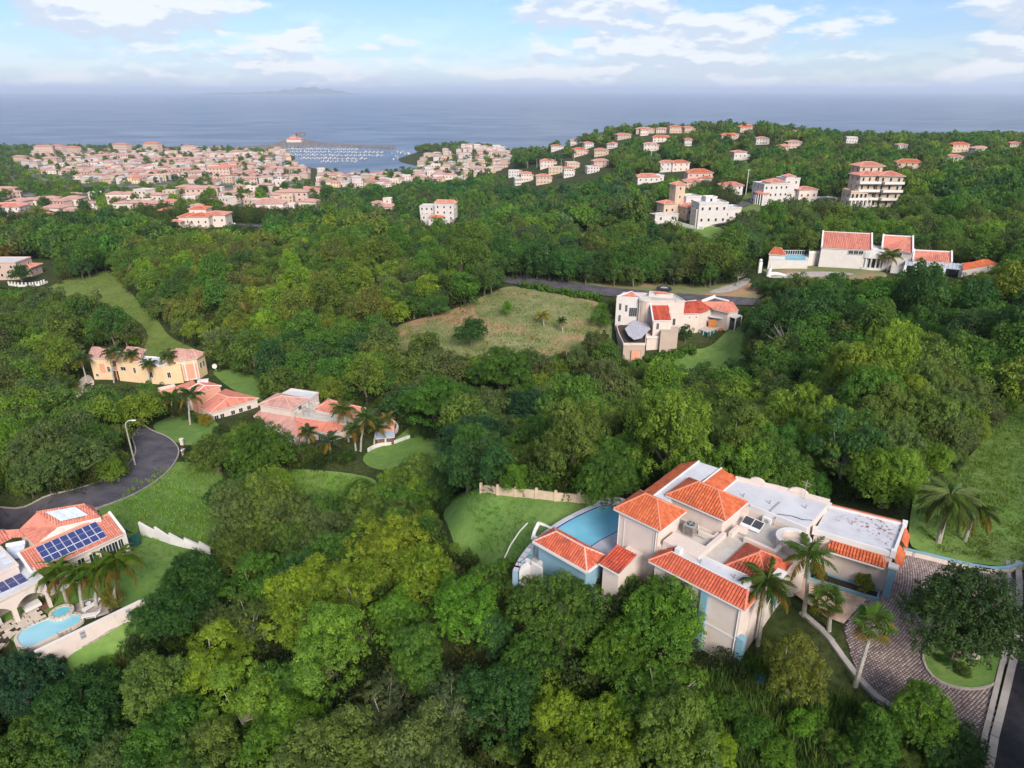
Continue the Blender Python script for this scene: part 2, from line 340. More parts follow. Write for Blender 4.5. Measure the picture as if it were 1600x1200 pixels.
mat_basic('asphalt_dark', (.022, .021, .027), .9, .35, 1.2, .4)
def mat_town():
    m, nt, b, o = nodes('town_ground')
    c = mixcol(nt, maprange(nt, texnoise(nt, .02, 6, .7), .42, .6), (.06, .08, .03), (.20, .18, .16)); c = mixcol(nt, maprange(nt, texnoise(nt, .06, 5, .7), .5, .6), c, (.035, .055, .022))
    nt.links.new(c, b.inputs['Base Color']); b.inputs['Roughness'].default_value = .95; MATS['town_ground'] = m
mat_town()
mat_basic('kerb', (.34, .30, .26), .9, .2, 1.5, .2)
mat_basic('concrete', (.36, .32, .29), .9, .15, .8, .2, dirt=((.2, .17, .15), .6, .58))
def mat_pavers():
    m, nt, b, o = nodes('pavers')
    t = attr(nt, 'tone')
    c = mixcol(nt, t, (.19, .135, .12), (.47, .365, .32))
    z = maprange(nt, texnoise(nt, .16, 4, .6), .35, .65)
    c = mixcol(nt, z, c, mixcol(nt, 1.0, c, (.62, .62, .75), 'MULTIPLY'))
    nt.links.new(c, b.inputs['Base Color']); b.inputs['Roughness'].default_value = .8; MATS['pavers'] = m
mat_pavers()
mat_basic('paver_joint', (.06, .05, .05), .95, .3, 3)
mat_basic('flagstone', (.42, .30, .22), .85, .3, 1.2, .2, dirt=((.30, .14, .08), 1.0, .55))
def mat_sea():
    m, nt, b, o = nodes('sea')
    f1 = texnoise(nt, .0011, 6, .62, 'Object', (.35, 1, 1)); f2 = texnoise(nt, .006, 8, .75, 'Object', (.55, 1, 1))
    c = mixcol(nt, maprange(nt, f1, .35, .65), (.040, .075, .135), (.070, .110, .175))
    c = mixcol(nt, maprange(nt, f2, .42, .62), c, (.14, .18, .25))
    nt.links.new(c, b.inputs['Base Color']); b.inputs['Roughness'].default_value = .32; b.inputs['IOR'].default_value = 1.33
    bump(nt, b, texnoise(nt, .045, 8, .72, 'Object', (.35, 1, 1)), 1.0, 3.2); MATS['sea'] = m
mat_sea()
mat_basic('island', (.09, .12, .07), .95, .3, .002)

# ------------------------------------------------------------------ mesh helpers
def link(name, me, parent=None):
    o = bpy.data.objects.new(name, me); COL.objects.link(o)
    if parent: o.parent = parent
    return o
def mesh_np(name, V, Fq, mats=(), tone=None, midx=None, smooth=False):
    """quads or triangles from numpy arrays"""
    me = bpy.data.meshes.new(name); V = np.asarray(V, np.float32); Fq = np.asarray(Fq, np.int32); k = Fq.shape[1]
    me.vertices.add(len(V)); me.vertices.foreach_set('co', V.ravel())
    me.loops.add(Fq.size); me.loops.foreach_set('vertex_index', Fq.ravel())
    me.polygons.add(len(Fq)); me.polygons.foreach_set('loop_start', np.arange(0, Fq.size, k, dtype=np.int32))
    if smooth: me.polygons.foreach_set('use_smooth', np.ones(len(Fq), bool))
    if midx is not None: me.polygons.foreach_set('material_index', np.asarray(midx, np.int32))
    me.update(calc_edges=True)
    for m in mats: me.materials.append(MATS[m])
    if tone is not None:
        a = me.attributes.new('tone', 'FLOAT', 'POINT'); a.data.foreach_set('value', np.asarray(tone, np.float32))
    return me
class MB:
    def __init__(s): s.v = []; s.f = []; s.t = []
    def add(s, vs, fs, tone=.5):
        n = len(s.v); s.v += [tuple(p) for p in vs]; s.f += [tuple(i + n for i in f) for f in fs]; s.t += [tone] * len(vs); return s
    def box(s, x0, x1, y0, y1, z0, z1, tone=.5):
        return s.prism([(x0, y0), (x1, y0), (x1, y1), (x0, y1)], z0, z1, tone)
    def prism(s, poly, z0, z1, tone=.5, ztop=None):
        a = sum(poly[i][0] * poly[(i + 1) % len(poly)][1] - poly[(i + 1) % len(poly)][0] * poly[i][1] for i in range(len(poly)))
        if a < 0: poly = poly[::-1]; ztop = ztop[::-1] if ztop else None
        n = len(poly); vs = [(p[0], p[1], z0) for p in poly] + [(p[0], p[1], ztop[i] if ztop else z1) for i, p in enumerate(poly)]
        fs = [tuple(range(n - 1, -1, -1)), tuple(range(n, 2 * n))] + [(i, (i + 1) % n, n + (i + 1) % n, n + i) for i in range(n)]
        return s.add(vs, fs, tone)
    def obox(s, c, ang, lx, ly, z0, z1, tone=.5):
        ca, sa = math.cos(ang), math.sin(ang)
        return s.prism([(c[0] + ca * a * lx / 2 - sa * b * ly / 2, c[1] + sa * a * lx / 2 + ca * b * ly / 2) for a, b in ((-1, -1), (1, -1), (1, 1), (-1, 1))], z0, z1, tone)
    def bar(s, p, q, w, h=None, tone=.5):
        """box beam from p to q"""
        p = Vector(p); q = Vector(q); d = (q - p).normalized(); up = Vector((0, 0, 1)) if abs(d.z) < .9 else Vector((1, 0, 0))
        r = d.cross(up).normalized() * w / 2; t = r.cross(d).normalized() * (h or w) / 2
        vs = [p - r - t, p + r - t, p + r + t, p - r + t, q - r - t, q + r - t, q + r + t, q - r + t]
        return s.add(vs, [(3, 2, 1, 0), (4, 5, 6, 7), (0, 1, 5, 4), (1, 2, 6, 5), (2, 3, 7, 6), (3, 0, 4, 7)], tone)
    def tube(s, pts, rs, n=7, cap=True, tone=.5):
        k = len(pts); base = len(s.v); vs = []; fs = []
        for i, p in enumerate(pts):
            p = Vector(p); d = (Vector(pts[min(i + 1, k - 1)]) - Vector(pts[max(i - 1, 0)])).normalized()
            a = d.cross(Vector((0, 0, 1)) if abs(d.z) < .95 else Vector((1, 0, 0))).normalized(); b = d.cross(a)
            r = rs[i] if hasattr(rs, '__len__') else rs
            vs += [p + a * math.cos(2 * math.pi * j / n) * r + b * math.sin(2 * math.pi * j / n) * r for j in range(n)]
        for i in range(k - 1):
            for j in range(n): fs.append((i * n + j, i * n + (j + 1) % n, (i + 1) * n + (j + 1) % n, (i + 1) * n + j))
        if cap: fs += [tuple(range(n - 1, -1, -1)), tuple(range((k - 1) * n, k * n))]
        return s.add(vs, fs, tone)
    def strip(s, pts, w, z0, z1, closed=False, tone=.5):
        """wall of width w along a plan polyline"""
        n = len(pts)
        for i in range(n if closed else n - 1):
            a = pts[i]; b = pts[(i + 1) % n]; d = math.hypot(b[0] - a[0], b[1] - a[1]) or 1; ux, uy = (b[0] - a[0]) / d, (b[1] - a[1]) / d
            nx, ny = -uy * w / 2, ux * w / 2; e = w / 2 - .002 * (i % 2)
            za = a[2] if len(a) > 2 else 0; zb = b[2] if len(b) > 2 else 0
            q = [(a[0] - ux * e + nx, a[1] - uy * e + ny), (a[0] - ux * e - nx, a[1] - uy * e - ny), (b[0] + ux * e - nx, b[1] + uy * e - ny), (b[0] + ux * e + nx, b[1] + uy * e + ny)]
            zz = [za, za, zb, zb]
            vs = [(p[0], p[1], z0 + h) for p, h in zip(q, zz)] + [(p[0], p[1], z1 + h + .002 * (i % 2)) for p, h in zip(q, zz)]
            s.add(vs, [(3, 2, 1, 0), (4, 5, 6, 7), (0, 1, 5, 4), (1, 2, 6, 5), (2, 3, 7, 6), (3, 0, 4, 7)], tone)
        return s
    def build(s, name, mat, parent=None, smooth=False):
        me = bpy.data.meshes.new(name); me.from_pydata([tuple(map(float, p)) for p in s.v], [], s.f); me.materials.append(MATS[mat])
        a = me.attributes.new('tone', 'FLOAT', 'POINT'); a.data.foreach_set('value', s.t)
        if smooth: me.polygons.foreach_set('use_smooth', [True] * len(me.polygons))
        me.update(); return link(name, me, parent)
def tag(o, label=None, cat=None, group=None, kind=None):
    if label: o['label'] = label
    if cat: o['category'] = cat
    if group: o['group'] = group
    if kind: o['kind'] = kind
    return o
def empty(name, loc, rz=0.0, label=None, cat=None, group=None):
    o = bpy.data.objects.new(name, None); COL.objects.link(o); o.location = tuple(map(float, loc)); o.rotation_euler = (0, 0, rz); o.empty_display_size = .5
    return tag(o, label, cat, group)
def copy_tree(o, parent=None):
    c = o.copy(); COL.objects.link(c); c.parent = parent
    for ch in o.children: copy_tree(ch, c)
    return c
def in_poly(px, py, poly):
    px = np.asarray(px); py = np.asarray(py); ins = np.zeros(px.shape, bool); n = len(poly); j = n - 1
    for i in range(n):
        xi, yi = poly[i]; xj, yj = poly[j]
        if yi != yj: ins ^= ((yi > py) != (yj > py)) & (px < (xj - xi) * (py - yi) / (yj - yi) + xi)
        j = i
    return ins

# ------------------------------------------------------------------ ground, sea, island, haze
def build_terrain():
    V = np.stack([GX, GY, GZ], -1).reshape(-1, 3); i, j = np.meshgrid(np.arange(NS - 1), np.arange(NY - 1)); a = (j * NS + i).ravel()
    o = link('ground', mesh_np('ground', V, np.stack([a, a + 1, a + NS + 1, a + NS], -1), ['ground'], smooth=True)); tag(o, kind='structure')
build_terrain()
def build_sea():
    r = [0, 600, 1200, 2000, 3500, 6000, 10000, 17000, 28000, 50000, 100000]; n = 96; V = []; Fq = []
    cx, cy_ = 0.0, 300.0
    for k in r[1:]:
        for a in range(n): V.append((cx + k * math.cos(2 * math.pi * a / n), cy_ + k * math.sin(2 * math.pi * a / n), 0.0 - 0.0))
    for k in range(len(r) - 2):
        for a in range(n): Fq.append((k * n + a, k * n + (a + 1) % n, (k + 1) * n + (a + 1) % n, (k + 1) * n + a))
    me = bpy.data.meshes.new('sea'); me.from_pydata(V, [], [tuple(range(n))] + Fq); me.materials.append(MATS['sea']); tag(link('sea', me), kind='structure')
build_sea()
def build_island():
    y0 = 24000.0; us = np.linspace(335, 590, 90); hs = np.interp(us, [335, 360, 385, 410, 440, 465, 490, 505, 520, 535, 555, 570, 590], [0, 1.2, 2.5, 2.2, 3.4, 4.6, 7.6, 9.8, 8.2, 7.4, 4.4, 1.6, 0]) * y0 / F_PX * 1.0
    hs = hs + np.array([random.uniform(-.3, .3) for _ in us]) * 5 * (hs > 8)
    V = []; n = len(us)
    for k, (dy, f) in enumerate([(-900, 0), (-400, .45), (0, 1), (500, .5), (1100, 0)]):
        for u, h in zip(us, hs): V.append(((u - 800) / F_PX * y0 * 1.0, y0 + dy + 110 * math.sin(u * .06 + k), h * f * (1 + .15 * math.sin(u * .3 + k * 2)) - 3))
    Fq = [(k * n + i, k * n + i + 1, (k + 1) * n + i + 1, (k + 1) * n + i) for k in range(4) for i in range(n - 1)]
    tag(link('island', mesh_np('island', V, Fq, ['island'], smooth=True)), kind='structure')
build_island()
def build_haze():
    m = bpy.data.materials.new('haze'); m.use_nodes = True; nt = m.node_tree; nt.nodes.clear()
    o = nt.nodes.new('ShaderNodeOutputMaterial'); v = nt.nodes.new('ShaderNodeVolumePrincipled')
    v.inputs['Color'].default_value = HAZE_COL; v.inputs['Density'].default_value = HAZE_DENS; v.inputs['Anisotropy'].default_value = 0.2
    nt.links.new(v.outputs[0], o.inputs['Volume']); MATS['haze'] = m
    ob = MB().box(-101000, 101000, -101000, 101500, -46.0, 260.0).build('haze', 'haze'); tag(ob, kind='stuff')
    m.cycles.homogeneous_volume = True
HAZE_DENS, HAZE_COL = 0.00006, (0.80, 0.87, 1.0, 1)
if HAZE_DENS: build_haze()

from mathutils.geometry import delaunay_2d_cdt
def densify(poly, step, closed=True):
    out = []; n = len(poly)
    for i in range(n if closed else n - 1):
        a = np.array(poly[i][:2], float); b = np.array(poly[(i + 1) % n][:2], float); k = max(1, int(np.hypot(*(b - a)) / step))
        out += [tuple(a + (b - a) * q / k) for q in range(k)]
    if not closed: out.append(tuple(poly[-1][:2]))
    return out
def smooth_line(pts, it=2, closed=False):
    for _ in range(it):
        q = []; n = len(pts)
        for i in range(n if closed else n - 1):
            a = pts[i]; b = pts[(i + 1) % n]; q += [tuple(.75 * x + .25 * y for x, y in zip(a, b)), tuple(.25 * x + .75 * y for x, y in zip(a, b))]
        if not closed: q = [pts[0]] + q + [pts[-1]]
        pts = q
    return pts
def drape(name, poly, mat, lift=.06, step=2.0, z=None, smooth_it=0, kind='structure', parent=None):
    """a sheet laid on the ground inside a plan polygon"""
    if smooth_it: poly = smooth_line(poly, smooth_it, True)
    b = densify(poly, step); xs = [p[0] for p in b]; ys = [p[1] for p in b]
    gx, gy = np.meshgrid(np.arange(min(xs) + step / 2, max(xs), step), np.arange(min(ys) + step / 2, max(ys), step))
    gx = gx.ravel(); gy = gy.ravel(); k = in_poly(gx, gy, b); pts = [Vector(p) for p in b] + [Vector((float(x), float(y))) for x, y in zip(gx[k], gy[k])]
    r = delaunay_2d_cdt(pts, [(i, (i + 1) % len(b)) for i in range(len(b))], [list(range(len(b)))], 1, 1e-4)
    vx = np.array([v[0] for v in r[0]]); vy = np.array([v[1] for v in r[0]])
    vz = (ground_z(vx, vy) if z is None else np.full(len(vx), z)) + lift
    me = bpy.data.meshes.new(name); me.from_pydata(list(zip(vx.tolist(), vy.tolist(), vz.tolist())), [], [tuple(f) for f in r[2]]); me.materials.append(MATS[mat])
    me.polygons.foreach_set('use_smooth', [True] * len(me.polygons)); me.update()
    o = link(name, me, parent)
    return tag(o, kind=kind) if kind else o
def px(poly): return [tuple(q[:2]) for q in G([p[0] for p in poly], [p[1] for p in poly])]
def px_drape(name, poly, mat, lift=.06, step=2.0, it=2): return drape(name, px(poly), mat, lift, step, None, it)

px_drape('meadow', [(55,462),(100,438),(160,420),(188,440),(215,470),(250,505),(262,525),(290,540),(330,560),(300,566),(225,566),(225,545),(235,520),(200,490),(150,470),(100,466)], 'meadow', .3, 5)
px_drape('grass_clearing', [(600,550),(612,512),(650,500),(700,488),(760,462),(795,446),(860,458),(950,474),(958,520),(950,560),(890,562),(800,560),(700,572),(620,570)], 'dry_clearing', .2, 4)
px_drape('roadside_grass', [(770,426),(900,436),(985,443),(1040,432),(1110,438),(1200,450),(1190,470),(1100,466),(960,462),(790,442)], 'dry_clearing', .15, 4)
px_drape('villa_lawn', [(1005,596),(1010,570),(1060,560),(1072,545),(1108,545),(1135,518),(1165,498),(1180,520),(1165,560),(1150,595),(1080,605)], 'rough_grass', .15, 3)
px_drape('grass_slope', [(150,800),(200,752),(262,725),(300,722),(360,745),(345,795),(350,860),(320,862),(230,850),(165,812)], 'rough_grass', .22, 1.0)
px_drape('house_lawn', [(150,835),(235,838),(330,865),(270,905),(235,940),(200,960),(60,1000),(0,1010),(0,860)], 'lawn', .22, 1.0)
px_drape('back_strip', [(100,1010),(225,950),(270,965),(230,1010),(120,1060),(60,1060)], 'lawn', .22, 1.0)
px_drape('valley_grass', [(395,745),(450,730),(550,738),(600,752),(560,790),(470,800),(400,780)], 'rough_grass', .1, 2)
px_drape('garden_lawn', [(560,712),(620,690),(650,655),(700,690),(690,720),(640,735),(580,735)], 'lawn', .12, 2)
px_drape('pool_lawn', [(690,790),(740,764),(930,782),(935,800),(850,860),(810,920),(770,900),(700,860)], 'lawn', .22, 1.0)
px_drape('villa_yard', [(325,575),(380,580),(450,600),(410,640),(350,600)], 'lawn', .12, 3)
px_drape('front_yard', [(240,660),(300,640),(345,660),(340,690),(290,700),(240,675)], 'lawn', .1, 2)
px_drape('garden_ground', [(1430,760),(1520,720),(1560,640),(1640,620),(1640,905),(1600,892),(1430,868),(1415,840)], 'rough_grass', .22, 1.0)
px_drape('mansion_lawn', [(1190,412),(1300,414),(1390,425),(1380,440),(1190,440)], 'dry_clearing', .12, 3)
px_drape('hill_lawn', [(1165,300),(1185,297),(1190,325),(1180,350),(1160,350),(1150,325)], 'meadow', .4, 6)
px_drape('hill_lawn.001', [(1290,320),(1320,318),(1400,326),(1380,336),(1310,332)], 'meadow', .4, 6)
px_drape('hill_lawn.002', [(900,372),(925,358),(945,354),(950,362),(930,375),(905,382)], 'meadow', .5, 6)
px_drape('hill_lawn.003', [(1045,350),(1100,352),(1140,360),(1140,385),(1090,380)], 'rough_grass', .5, 6)
px_drape('town_field', [(120,310),(190,300),(280,296),(285,306),(180,316),(130,320)], 'meadow', .5, 12)
px_drape('town_field.001', [(170,345),(230,338),(290,350),(240,362),(180,360)], 'meadow', .5, 8)

px_drape('town_ground', [(-60,232),(100,228),(330,224),(430,236),(450,262),(520,300),(640,300),(700,268),(800,262),(790,240),(720,224),(700,262),(620,285),(500,340),(300,345),(150,345),(60,352),(-60,356)], 'town_ground', .5, 14)
# roads
def road_from_px(name, left, right, lift=.16, step=1.5, kerb=True, kw=.18, kh=.13, mat='asphalt'):
    l = smooth_line(px(left), 2); r = smooth_line(px(right), 2)
    drape(name, l + r[::-1], mat, lift, step)
    if kerb:
        m = MB()
        for ln in (l, r):
            d = densify(ln, 2.0, False); z = ground_z([p[0] for p in d], [p[1] for p in d])
            m.strip([(p[0], p[1], q) for p, q in zip(d, z)], kw, -.1, lift + kh)
        tag(m.build('kerb', 'kerb'), kind='structure')
road_from_px('road', [(-60,790),(0,793),(60,786),(120,770),(165,752),(200,730),(213,712),(212,700),(206,685),(222,668)],
             [(-60,838),(0,832),(60,824),(130,806),(190,786),(240,758),(268,735),(281,712),(278,698),(262,684),(240,676),(226,668)], .30)
road_from_px('road', [(770,430),(800,432),(900,444),(1000,455),(1100,462),(1200,468)], [(770,440),(800,446),(900,459),(1000,468),(1100,474),(1200,477)], .3, 4, False)
road_from_px('road', [(350,345),(380,345),(420,352)], [(350,352),(385,355),(425,358)], .6, 8, False)
road_from_px('lane', [(1150,322),(1180,306),(1186,303)], [(1160,326),(1186,311),(1190,307)], .8, 8, False)
road_from_px('lane', [(1100,352),(1085,342),(1110,338)], [(1100,356),(1140,352),(1140,345)], .8, 8, False)
px_drape('dirt_track', [(1100,458),(1140,446),(1165,434),(1175,438),(1160,450),(1130,460)], 'concrete', .22, 4)

# ------------------------------------------------------------------ foliage meshes
def rand_dirs(n, r=rng):
    v = r.normal(size=(n, 3)); return v / np.linalg.norm(v, axis=1, keepdims=True)
def leaf_quads(C, Nn, size, asp=.62, r=rng, fold=.0):
    """one quad per leaf centre C facing roughly Nn"""
    n = len(C); a = np.cross(Nn, rand_dirs(n, r)); a /= np.linalg.norm(a, axis=1, keepdims=True) + 1e-9; b = np.cross(Nn, a)
    s = (size * r.uniform(.7, 1.3, n))[:, None]; a = a * s / 2; b = b * s * asp / 2
    V = np.stack([C - a, C + b * 1.0 - a * .1, C + a, C - b - a * .1], 1).reshape(-1, 3)
    return V, np.arange(4 * n).reshape(n, 4)
def crown_cloud(seed, R, H, zc, nclump, cr, per, leaf, low=-.45, flat=1.0, jit=.16, inner=.18, tiers=0, up=.35, ros=0):
    r = np.random.default_rng(seed); C = []; Rr = []
    ph = r.uniform(0, 6.28, 8)
    tries = 0
    while len(C) < nclump and tries < nclump * 60:
        tries += 1; d = rand_dirs(1, r)[0]
        if d[2] < low: continue
        az = math.atan2(d[1], d[0]); lob = 1 + .22 * math.sin(2 * az + ph[0]) + .16 * math.sin(3 * az + ph[1] + 2 * d[2]) + .1 * math.sin(5 * az + ph[2])
        k = r.uniform(.82, 1.06) if r.random() > inner else r.uniform(.3, .8)
        p = np.array([d[0] * R * lob * k, d[1] * R * lob * k, zc + d[2] * H * k * (1 + .12 * math.sin(3 * az + ph[3]))])
        if tiers: p[2] = zc + round((p[2] - zc) / H * tiers) / tiers * H + r.normal() * .12
        q = cr * r.uniform(.7, 1.3)
        if C and np.min(np.linalg.norm(np.array(C) - p, axis=1)) < q * .62: continue
        C.append(p); Rr.append(q)
    C = np.array(C); Rr = np.array(Rr); n = len(C); k = np.repeat(np.arange(n), per)
    d = rand_dirs(n * per, r); d[:, 2] = np.where(d[:, 2] < -.35, -d[:, 2], d[:, 2])
    sub = 1 + .16 * np.sin(d[:, 0] * 7 + k) * np.cos(d[:, 1] * 6 + k * 2)
    pos = C[k] + d * (Rr[k] * sub * r.uniform(.72, 1.05, n * per) ** .7)[:, None] * np.array([1, 1, flat])
    nn = d * .8 + rand_dirs(n * per, r) * .75 + np.array([0, 0, up]); nn /= np.linalg.norm(nn, axis=1, keepdims=True)
    rt = None
    if ros:      # leaves gathered into rosettes, as broadleaf twigs carry them
        m_ = len(pos); q = max(1, m_ // ros); own = r.integers(0, q, m_); c0 = pos[:q * 1]; pick = r.permutation(m_)[:q]; c0 = pos[pick]; n0 = nn[pick]; n0[:, 2] += .4; n0 /= np.linalg.norm(n0, axis=1, keepdims=True)
        off = rand_dirs(m_, r); off += n0[own] * .5; pos = c0[own] + off * (leaf * 1.05); nn = n0[own] * .9 + off * .7; nn /= np.linalg.norm(nn, axis=1, keepdims=True); rt = r.normal(size=q)[own] * .22; k = k[pick][own]
    V, Fq = leaf_quads(pos, nn, leaf, .62, r)
    if R > 2: f = 5.0 / np.percentile(np.hypot(V[:, 0], V[:, 1]), 96); V = V * f; C = C * f
    ct = r.uniform(.1, .8, n); tone = np.clip(ct[k] + r.normal(size=n * per) * (jit * .6 if ros else jit) + (rt if ros else 0), 0, 1)
    return V, Fq, np.repeat(tone, 4), C
def trunk_mb(seed, H0, zc, C, r0=.35, nb=7):
    r = np.random.default_rng(seed); m = MB(); lean = r.normal(size=2) * .35
    top = (lean[0] * 1.5, lean[1] * 1.5, zc * .95)
    m.tube([(0, 0, -1.2), (lean[0] * .3, lean[1] * .3, H0 * .5), (lean[0], lean[1], H0), top], [r0 * 1.35, r0, r0 * .8, r0 * .35], 8)
    for i in r.choice(len(C), min(nb, len(C)), replace=False):
        c = C[i]; s = r.uniform(.75, 1.1); a = (lean[0] * s, lean[1] * s, H0 * s)
        mid = (a[0] * .5 + c[0] * .5 + r.normal() * .2, a[1] * .5 + c[1] * .5 + r.normal() * .2, a[2] * .45 + c[2] * .5)
        m.tube([a, mid, tuple(c)], [r0 * .5, r0 * .3, r0 * .12], 5)
    return m
SRC = bpy.data.collections.new('sources')      # never linked to the scene: feeds the scattered woodland only
TREE = {}
def make_variant(key, seed, R, H, zc, H0, nclump, cr, per, leaf, r0=.35, nb=7, bark='bark', **kw):
    V, Fq, tone, C = crown_cloud(seed, R, H, zc, nclump, cr, per, leaf, **kw)
    crown = mesh_np('crown', V, Fq, ['leaf'], tone)
    tm = trunk_mb(seed, H0, zc, C, r0, nb); me = bpy.data.meshes.new('trunk'); me.from_pydata([tuple(map(float, p)) for p in tm.v], [], tm.f); me.materials.append(MATS[bark]); me.update()
    TREE[key] = dict(crown=crown, trunk=me, H=float(V[:, 2].max()), zc=float(V[:, 2].mean()))
    return V, Fq, tone, tm
# near trees: thousands of leaves each.  canonical crown radius 5 m
make_variant('dome', 11, 4.7, 4.3, 5.2, 3.2, 95, 1.25, 384, 0.252, ros=13)
make_variant('lumpy', 12, 4.5, 4.0, 5.4, 3.4, 58, 1.45, 608, 0.252, jit=.13, ros=13)
make_variant('loose', 13, 4.6, 3.8, 5.4, 3.0, 52, 1.05, 416, 0.252, low=-.1, inner=.3, nb=16, r0=.28, bark='bark_pale', ros=13)
make_variant('layered', 14, 5.0, 3.9, 5.2, 3.2, 90, 1.25, 336, 0.269, flat=.36, tiers=5, up=.9, ros=13)
make_variant('tall', 15, 3.8, 5.3, 6.6, 3.6, 80, 1.15, 400, 0.252, ros=13)
make_variant('twiggy', 16, 4.7, 3.9, 5.4, 3.0, 60, 1.0, 272, 0.202, inner=.35, nb=34, r0=.26, bark='bark_pale', jit=.2, ros=13)
# middle distance
make_variant('mid_dome', 21, 4.7, 4.0, 5.0, 3.0, 60, 1.35, 60, .62)
make_variant('mid_lumpy', 22, 4.5, 3.7, 5.2, 3.0, 36, 1.5, 95, .62)
make_variant('mid_layered', 23, 4.9, 3.6, 5.0, 3.0, 52, 1.3, 60, .62, flat=.4, tiers=4, up=.9)
make_variant('mid_tall', 24, 3.8, 5.0, 6.2, 3.4, 50, 1.25, 65, .6)
make_variant('mid_twiggy', 25, 4.6, 3.6, 5.2, 3.0, 34, 1.15, 62, .5, nb=18, r0=.25, bark='bark_pale')
make_variant('bare', 17, 4.2, 3.6, 5.4, 3.0, 44, .8, 9, .26, inner=.3, nb=44, r0=.24, bark='bark_pale')
def place_tree(key, x, y, R, col, label, cat='tree', group=None, name='broadleaf_tree', squash=1.0, rz=None, dz=0.0, z=None):
    t = TREE[key]; s = R / 5.0
    gz = float(ground_z(x, y)) if z is None else z
    e = empty(name, (x, y, gz + dz), random.uniform(0, 6.28) if rz is None else rz, label, cat, group); e.scale = (s, s, s * squash)
    c = link('crown', t['crown'], e); c.color = (*[v * random.uniform(.92, 1.08) for v in col], 1)
    link('trunk', t['trunk'], e); return e
PAL = dict(lime=(.185, .250, .026), bright=(.120, .220, .028), green=(.082, .160, .026), deep=(.044, .106, .026), blue=(.034, .092, .042), olive=(.110, .155, .036), grey=(.112, .140, .064), gold=(.21, .25, .030), dark=(.036, .064, .018))

# where the photograph shows no tree in front of things: kept clear of crowns (photo coordinates of sight lines)
CLEAR = [
 [(1165,1095),(1230,1085),(1300,1115),(1430,1150),(1480,1180),(1460,1300),(1130,1300)],
 [(1425,860),(1600,892),(1600,1010),(1720,1010),(1720,1230),(1530,1230),(1540,1130)],
 [(430,232),(612,228),(660,238),(672,240),(640,252),(560,258),(480,256),(430,244)],[(475,258),(500,258),(500,280),(480,280)],
 [(795,900),(812,860),(840,812),(900,795),(920,766),(990,766),(1070,710),(1180,735),(1300,782),(1425,812),(1430,858),(1600,892),(1600,1200),(1530,1200),(1535,1130),(1430,1115),(1330,1085),(1290,1020),(1180,1015),(1130,1000),(1100,935),(1010,905),(980,880)],
 [(695,800),(712,778),(745,764),(928,782),(830,815),(805,895),(765,880),(700,840)],
 [(-60,795),(110,780),(165,792),(205,835),(325,850),(300,880),(255,905),(225,945),(225,990),(130,1035),(100,1010),(40,1020),(-60,1000)],
 [(-60,795),(0,792),(80,784),(170,755),(205,735),(205,680),(195,665),(250,672),(288,705),(278,745),(300,722),(348,745),(345,800),(325,845),(230,830),(165,795),(110,785),(0,805),(-60,810)],
 [(90,628),(130,592),(130,540),(322,540),(330,578),(400,590),(408,640),(405,645),(350,668),(300,640),(255,606),(150,608),(112,630)],
 [(240,650),(290,655),(340,690),(330,700),(290,690),(240,672)],
 [(398,650),(445,605),(590,625),(600,655),(650,685),(700,690),(640,716),(560,716),(560,700),(480,690),(440,690)],
 [(432,732),(560,736),(600,746),(540,778),(465,772)], [(560,705),(640,690),(700,690),(690,715),(600,737),(555,728)],
 [(62,458),(110,436),(172,420),(225,485),(262,525),(300,548),(232,552),(205,505),(150,470),(100,466)],
 [(612,548),(622,508),(700,488),(790,448),(950,476),(948,520),(900,550),(700,556)],
 [(785,430),(1190,462),(1190,476),(960,470),(790,448)],
 [(985,446),(1030,440),(1110,445),(1160,448),(1190,465),(1100,462),(1000,456)],
 [(952,452),(1160,465),(1160,520),(1150,570),(1085,582),(1000,580),(955,540)],
 [(1180,385),(1280,355),(1435,365),(1480,385),(1575,403),(1575,420),(1490,440),(1385,438),(1180,438)],
 [(1425,852),(1432,790),(1500,742),(1540,690),(1600,630),(1740,590),(1740,900),(1600,890)],
 [(-30,398),(85,405),(90,440),(60,455),(-30,455)],
 [(1015,292),(1070,290),(1150,312),(1150,345),(1100,356),(1020,345)],
 [(1120,285),(1168,285),(1168,310),(1125,310)], [(1180,270),(1250,268),(1318,285),(1318,312),(1195,322)],
 [(1150,300),(1190,296),(1190,335),(1170,345),(1155,335)],
 [(1315,255),(1410,255),(1405,320),(1318,318)], [(1300,318),(1390,322),(1380,334),(1310,330)],
 [(575,310),(625,308),(640,335),(620,340),(578,326)], [(640,316),(710,314),(710,356),(668,356),(640,340)],
 [(222,325),(355,320),(412,345),(412,360),(285,358)],
 [(900,362),(945,350),(950,362),(905,385)], [(1060,352),(1140,360),(1140,380),(1075,376)],
 [(790,262),(860,252),(960,256),(960,275),(850,296),(800,290)],
 [(990,272),(1040,270),(1040,290),(995,290)], [(1030,250),(1075,250),(1078,262),(1115,265),(1115,285),(1070,300),(1060,275),(1035,262)],
 [(1140,235),(1175,235),(1170,252),(1142,252)],
]
CLEAR_ARR = CLEAR
